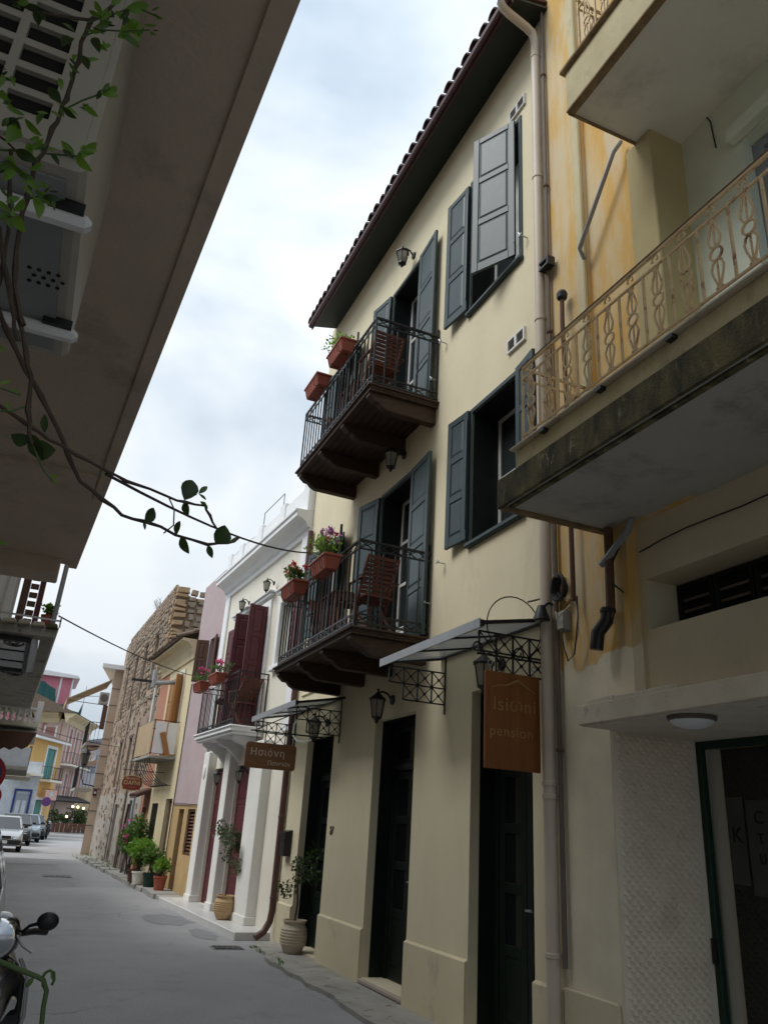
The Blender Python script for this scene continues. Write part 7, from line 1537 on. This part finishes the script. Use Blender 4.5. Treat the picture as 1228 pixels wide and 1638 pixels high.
# ------------------------------------------------------------------ traffic signs
def round_sign(name, label, x, y, z, r, ring, face, slash=False, pole=True):
    t = thing(name, label, 'traffic sign', (x, y, 0)); obj('disc', MB().lathe((x, y, z), [(r, 0), (r, .02)], 28, 'y'), M[ring], t); obj('face', MB().lathe((x, y - .006, z), [(r * .78, 0), (r * .78, .005)], 28, 'y'), M[face], t)
    if slash: obj('slash', MB().hexa([(x - r * .62, y - .011, z + r * .48), (x - r * .48, y - .011, z + r * .62), (x - r * .48, y - .007, z + r * .62), (x - r * .62, y - .007, z + r * .48), (x + r * .48, y - .011, z - r * .62), (x + r * .62, y - .011, z - r * .48), (x + r * .62, y - .007, z - r * .48), (x + r * .48, y - .007, z - r * .62)]), M[ring], t)
    if pole: obj('pole', MB().tube([(x, y + .045, 0), (x, y + .045, z + r * .8)], .025, 8), M['metal'], t, smooth=True)
    return t
round_sign('no_parking_sign', 'red-rimmed blue no-parking sign at the left edge under the awning', -.50, 12, 2.02, .25, 'signred', 'signblue', True)
round_sign('road_sign', 'small round violet sign beside the pale pink board', 1.75, 66, 2.3, .32, 'purple', 'purple')
round_sign('road_sign', 'half-seen violet and red round sign low on the left edge', -.62, 20, 1.85, .22, 'signred', 'purple')

# ------------------------------------------------------------------ cars
def car(name, label, x, y, w, l, h, paint, mirrors=True):
    """car facing the viewer, front bumper at y, centre line at x"""
    t = thing(name, label, 'car', (x, y, 0)); W2_ = w / 2; M_ = M[paint]; sc_ = h / 1.42
    Z = lambda z: z * sc_
    st_ = [  # (y, half width factor, z bottom, z top)
        (0, .86, .30, .62), (.06, .93, .24, .70), (.45, .98, .22, .80), (1.05, 1.0, .22, .90), (l * .5, 1.0, .22, .93), (l - .9, 1.0, .22, .92), (l - .35, .98, .24, .90), (l - .05, .93, .28, .82), (l, .86, .34, .70)]
    m_ = MB(); b = 0
    for (yy, k, zb, zt) in st_:
        for (fx, z) in ((-.94, Z(zb)), (-1., Z(zb + .14)), (-1., Z((zb + zt) / 2 + .05)), (-.93, Z(zt)), (.93, Z(zt)), (1., Z((zb + zt) / 2 + .05)), (1., Z(zb + .14)), (.94, Z(zb))): m_.v.append(Vector((x + fx * W2_ * k, y + yy, z)))
    ns = len(st_)
    for i in range(ns - 1):
        for j in range(8): m_.f.append((i * 8 + j, i * 8 + (j + 1) % 8, (i + 1) * 8 + (j + 1) % 8, (i + 1) * 8 + j))
    m_.f += [tuple(range(8))[::-1], tuple((ns - 1) * 8 + j for j in range(8))]
    body = obj('body', m_, M_, t, smooth=True)
    # greenhouse
    zb, zt = Z(.91), h; a0, a1, a2, a3 = y + 1.05, y + 1.75, y + l - 1.15, y + l - .45; kb, kt = W2_ * .92, W2_ * .74
    g_ = MB(); g_.hexa([(x - kb, a0, zb), (x + kb, a0, zb), (x + kb, a3, zb), (x - kb, a3, zb), (x - kt, a1, zt - .04), (x + kt, a1, zt - .04), (x + kt, a2, zt - .04), (x - kt, a2, zt - .04)]); obj('cabin', g_, M_, t, bevel=.05)
    rfm = MB().hexa([(x - kt - .02, a1 - .04, zt - .05), (x + kt + .02, a1 - .04, zt - .05), (x + kt + .02, a2 + .04, zt - .05), (x - kt - .02, a2 + .04, zt - .05), (x - kt + .08, a1 + .1, zt), (x + kt - .08, a1 + .1, zt), (x + kt - .08, a2 - .1, zt), (x - kt + .08, a2 - .1, zt)]); obj('roof', rfm, M_, t)
    def lerp3(p, q, f): return tuple(p[i] + (q[i] - p[i]) * f for i in range(3))
    def win(p0, p1, p2, p3, nrm, nm):
        c = [Vector(p) for p in (p0, p1, p2, p3)]; ce = sum(c, Vector()) / 4; n_ = Vector(nrm) * .008
        c = [ce + (q - ce) * .88 + n_ for q in c]; obj(nm, MB().add([tuple(q) for q in c] + [tuple(q - n_ * 2.2) for q in c], [(0, 1, 2, 3), (4, 5, 6, 7), (0, 1, 5, 4), (1, 2, 6, 5), (2, 3, 7, 6), (3, 0, 4, 7)]), M['carglass'], t)
    win((x - kb, a0, zb), (x + kb, a0, zb), (x + kt, a1, zt - .04), (x - kt, a1, zt - .04), (0, -.75, .65), 'windscreen')
    win((x - kb, a3, zb), (x + kb, a3, zb), (x + kt, a2, zt - .04), (x - kt, a2, zt - .04), (0, .75, .65), 'rear_window')
    for sg in (-1, 1):
        mb_, mt_ = (a0 + a3) / 2 + .05, (a1 + a2) / 2
        win((x + sg * kb, a0 + .1, zb), (x + sg * kb, mb_ - .04, zb), (x + sg * kt, mt_ - .04, zt - .04), (x + sg * kt, a1 + .03, zt - .04), (sg, 0, .3), 'side_window'); win((x + sg * kb, mb_ + .04, zb), (x + sg * kb, a3 - .1, zb), (x + sg * kt, a2 - .03, zt - .04), (x + sg * kt, mt_ + .04, zt - .04), (sg, 0, .3), 'side_window')
        obj('headlight', MB().hexa([(x + sg * W2_ * .50, y - .015, Z(.53)), (x + sg * W2_ * .82, y + .0, Z(.53)), (x + sg * W2_ * .82, y + .06, Z(.53)), (x + sg * W2_ * .5, y + .06, Z(.53)), (x + sg * W2_ * .50, y + .01, Z(.66)), (x + sg * W2_ * .84, y + .03, Z(.66)), (x + sg * W2_ * .84, y + .08, Z(.66)), (x + sg * W2_ * .5, y + .08, Z(.66))]), M['chrome'], t, bevel=.01)
        if mirrors: obj('wing_mirror', MB().hexa([(x + sg * (kb + .02), a0 + .22, zb + .04), (x + sg * (kb + .18), a0 + .24, zb + .05), (x + sg * (kb + .18), a0 + .32, zb + .05), (x + sg * (kb + .02), a0 + .32, zb + .04), (x + sg * (kb + .02), a0 + .22, zb + .15), (x + sg * (kb + .17), a0 + .24, zb + .15), (x + sg * (kb + .17), a0 + .32, zb + .15), (x + sg * (kb + .02), a0 + .32, zb + .15)]), M['blackplastic'], t, bevel=.02)
        for yw in (y + .78, y + l - .78):
            wl_ = obj('wheel', MB().lathe((x + sg * (W2_ - .19), yw, .30), [(.22, -.0), (.29, .01), (.30, .04), (.30, .15), (.285, .19), (.2, .196)] if sg > 0 else [(.22, .0), (.29, -.01), (.30, -.04), (.30, -.15), (.285, -.19), (.2, -.196)], 20, 'x'), M['tyre'], t, smooth=True); obj('hub_cap', MB().lathe((x + sg * (W2_ + .008), yw, .30), [(.19, -.004), (.17, .006), (.05, .01)] if sg > 0 else [(.19, .004), (.17, -.006), (.05, -.01)], 14, 'x'), M['rim'], wl_, smooth=True)
    obj('bumper', MB().hexa([(x - W2_ * .92, y - .06, Z(.30)), (x + W2_ * .92, y - .06, Z(.30)), (x + W2_ * .97, y + .16, Z(.30)), (x - W2_ * .97, y + .16, Z(.30)), (x - W2_ * .92, y - .05, Z(.50)), (x + W2_ * .92, y - .05, Z(.50)), (x + W2_ * .97, y + .16, Z(.50)), (x - W2_ * .97, y + .16, Z(.50))]), M['blackplastic'], t, bevel=.03)
    gr_ = obj('grille', MB().box(x - W2_ * .45, x + W2_ * .45, y - .02, y + .03, Z(.53), Z(.64)), M['blackplastic'], t)
    obj('number_plate', MB().box(x - .26, x + .26, y - .075, y - .062, Z(.34), Z(.46)), M['plate'], t)
    return t
car('parked_car', 'silver saloon parked nearest in the row on the left', -.42, 37.6, 1.66, 4.2, 1.36, 'carsilver')
car('parked_car', 'black hatchback parked behind the silver saloon', .02, 45.0, 1.66, 4.1, 1.46, 'cardark')
car('parked_car', 'pale blue car parked behind the black hatchback', .55, 50.2, 1.68, 4.1, 1.44, 'carblue')
car('parked_car', 'dark car last in the parked row by the orange house', .98, 55.6, 1.66, 4.0, 1.42, 'cardark')
car('parked_car', 'blue-grey car cut off at the left edge behind the scooter', -.80, 6.9, 1.76, 4.3, 1.46, 'carnavy', False)

# ------------------------------------------------------------------ scooters
def scooter(label, x, y, full=True):
    t = thing('scooter', label, 'scooter', (x, y, 0)); P = lambda dx, dy, dz: (x + dx, y + dy, dz)
    def loft(name, secs, m, n=14):
        m_ = MB()
        for (cz, cy, rx, ry) in secs:
            for j in range(n): a = 6.2832 * j / n; m_.v.append(Vector((x + rx * math.cos(a), y + cy + ry * math.sin(a), cz)))
        for i in range(len(secs) - 1):
            for j in range(n): m_.f.append((i * n + j, i * n + (j + 1) % n, (i + 1) * n + (j + 1) % n, (i + 1) * n + j))
        m_.f += [tuple(range(n))[::-1], tuple((len(secs) - 1) * n + j for j in range(n))]; return obj(name, m_, m, t, smooth=True)
    loft('front_shield', [(.30, .12, .10, .05), (.42, .08, .17, .07), (.60, .06, .20, .07), (.78, .08, .185, .06), (.86, .10, .13, .05), (.90, .12, .07, .04)], M['scooter'])
    loft('handlebar_cover', [(.88, .06, .07, .08), (.93, .05, .115, .10), (1.0, .06, .125, .11), (1.06, .09, .10, .09), (1.09, .11, .05, .05)], M['scooter'])
    hl = obj('headlight', MB().lathe(P(0, -.055, .985), [(.078, .02), (.092, .01), (.094, -.004), (.086, -.008)], 24, 'y'), M['chrome'], t, smooth=True)
    obj('reflector', MB().lathe(P(0, -.06, .985), [(.082, 0), (.06, .03), (.02, .05)], 20, 'y'), M['chrome'], hl, smooth=True); obj('lens', MB().lathe(P(0, -.062, .985), [(.084, 0), (.06, -.014), (.02, -.022)], 20, 'y'), M['headglass'], hl, smooth=True)
    for sg in (-1, 1):
        obj('grip', MB().tube([P(sg * .10, .10, .99), P(sg * .18, .16, .995), P(sg * .25, .26, .98)], .018, 8), M['blackplastic'], t, smooth=True)
        ms = obj('mirror_stalk', MB().tube([P(sg * .12, .06, 1.0), P(sg * .15, .03, 1.035), P(sg * .19, .0, 1.05)], .009, 6), M['blackplastic'], t, smooth=True); obj('mirror', MB().ball(P(sg * .235, -.02, 1.063), .056, 14, 8, 1., .35, .82), M['blackplastic'], ms, smooth=True)
        obj('brake_lever', MB().tube([P(sg * .10, -.0, .99), P(sg * .13, -.06, .955), P(sg * .185, -.08, .925)], [.009, .007, .008], 6), M['metal'], t, smooth=True)
        obj('indicator', MB().hexa([P(sg * .085, .0, .56), P(sg * .145, .03, .52), P(sg * .15, .05, .52), P(sg * .09, .03, .56), P(sg * .13, -.01, .72), P(sg * .165, .03, .70), P(sg * .17, .05, .70), P(sg * .135, .03, .72)]), M['chrome'], t, bevel=.008)
        obj('shield_trim', MB().tube([P(sg * .10, .06, .34), P(sg * .185, .05, .48), P(sg * .212, .05, .62), P(sg * .195, .07, .79), P(sg * .14, .09, .875)], .010, 6), M['scootersilver'], t, smooth=True)
    fw_ = obj('front_wheel', MB().lathe(P(-.05, .02, .22), [(.14, 0), (.20, .01), (.22, .035), (.22, .065), (.20, .09), (.14, .1)], 22, 'x'), M['tyre'], t, smooth=True); obj('hub', MB().lathe(P(-.04, .02, .22), [(.135, 0), (.135, .08)], 16, 'x'), M['rim'], fw_)
    loft('front_fender', [(.24, .02, .075, .22), (.34, .03, .08, .2), (.42, .05, .07, .13), (.46, .06, .05, .08)], M['scooter'])
    obj('floorboard', MB().box(x - .15, x + .15, y + .12, y + .72, .26, .32), M['blackplastic'], t, bevel=.02)
    loft('rear_body', [(.30, 1.02, .14, .32), (.45, 1.05, .17, .38), (.60, 1.08, .17, .42), (.68, 1.10, .13, .40)], M['scooter']); loft('seat', [(.68, 1.02, .13, .36), (.74, 1.02, .15, .38), (.79, 1.04, .12, .34)], M['blackplastic'])
    obj('rear_wheel', MB().lathe(P(-.055, 1.25, .22), [(.14, 0), (.20, .01), (.22, .035), (.22, .075), (.20, .1), (.14, .11)], 22, 'x'), M['tyre'], t, smooth=True)
    return t
scooter('black scooter with round headlight and mirror at the left edge', .03, 5.0)
scooter('dark scooter parked beyond the last car in the row', 2.0, 58.6)

# ------------------------------------------------------------------ overhead cables
def sag(p, q, s, n=14): p, q = Vector(p), Vector(q); return [p.lerp(q, i / n) - Vector((0, 0, s * 4 * (i / n) * (1 - i / n))) for i in range(n + 1)]
def cable(label, p, q, s, r): o = tag(obj('overhead_cable', MB().tube(sag(p, q, s), r, 5), M['cable'], None), label, 'cable'); return o
cable('thin dark cable from the left slab to the lower balcony of the guest house', (.06, 4.0, 3.25), (2.93, 9.4, 5.0), .12, .009)
cable('long cable from the crumbling balcony across the sky to the pink house', (-.03, 9.0, 3.57), (3.5, 19.6, 4.9), .10, .009)
cable('faint cable across the street before the striped house', (-1.2, 30, 4.6), (3.1, 33, 4.1), .15, .01)
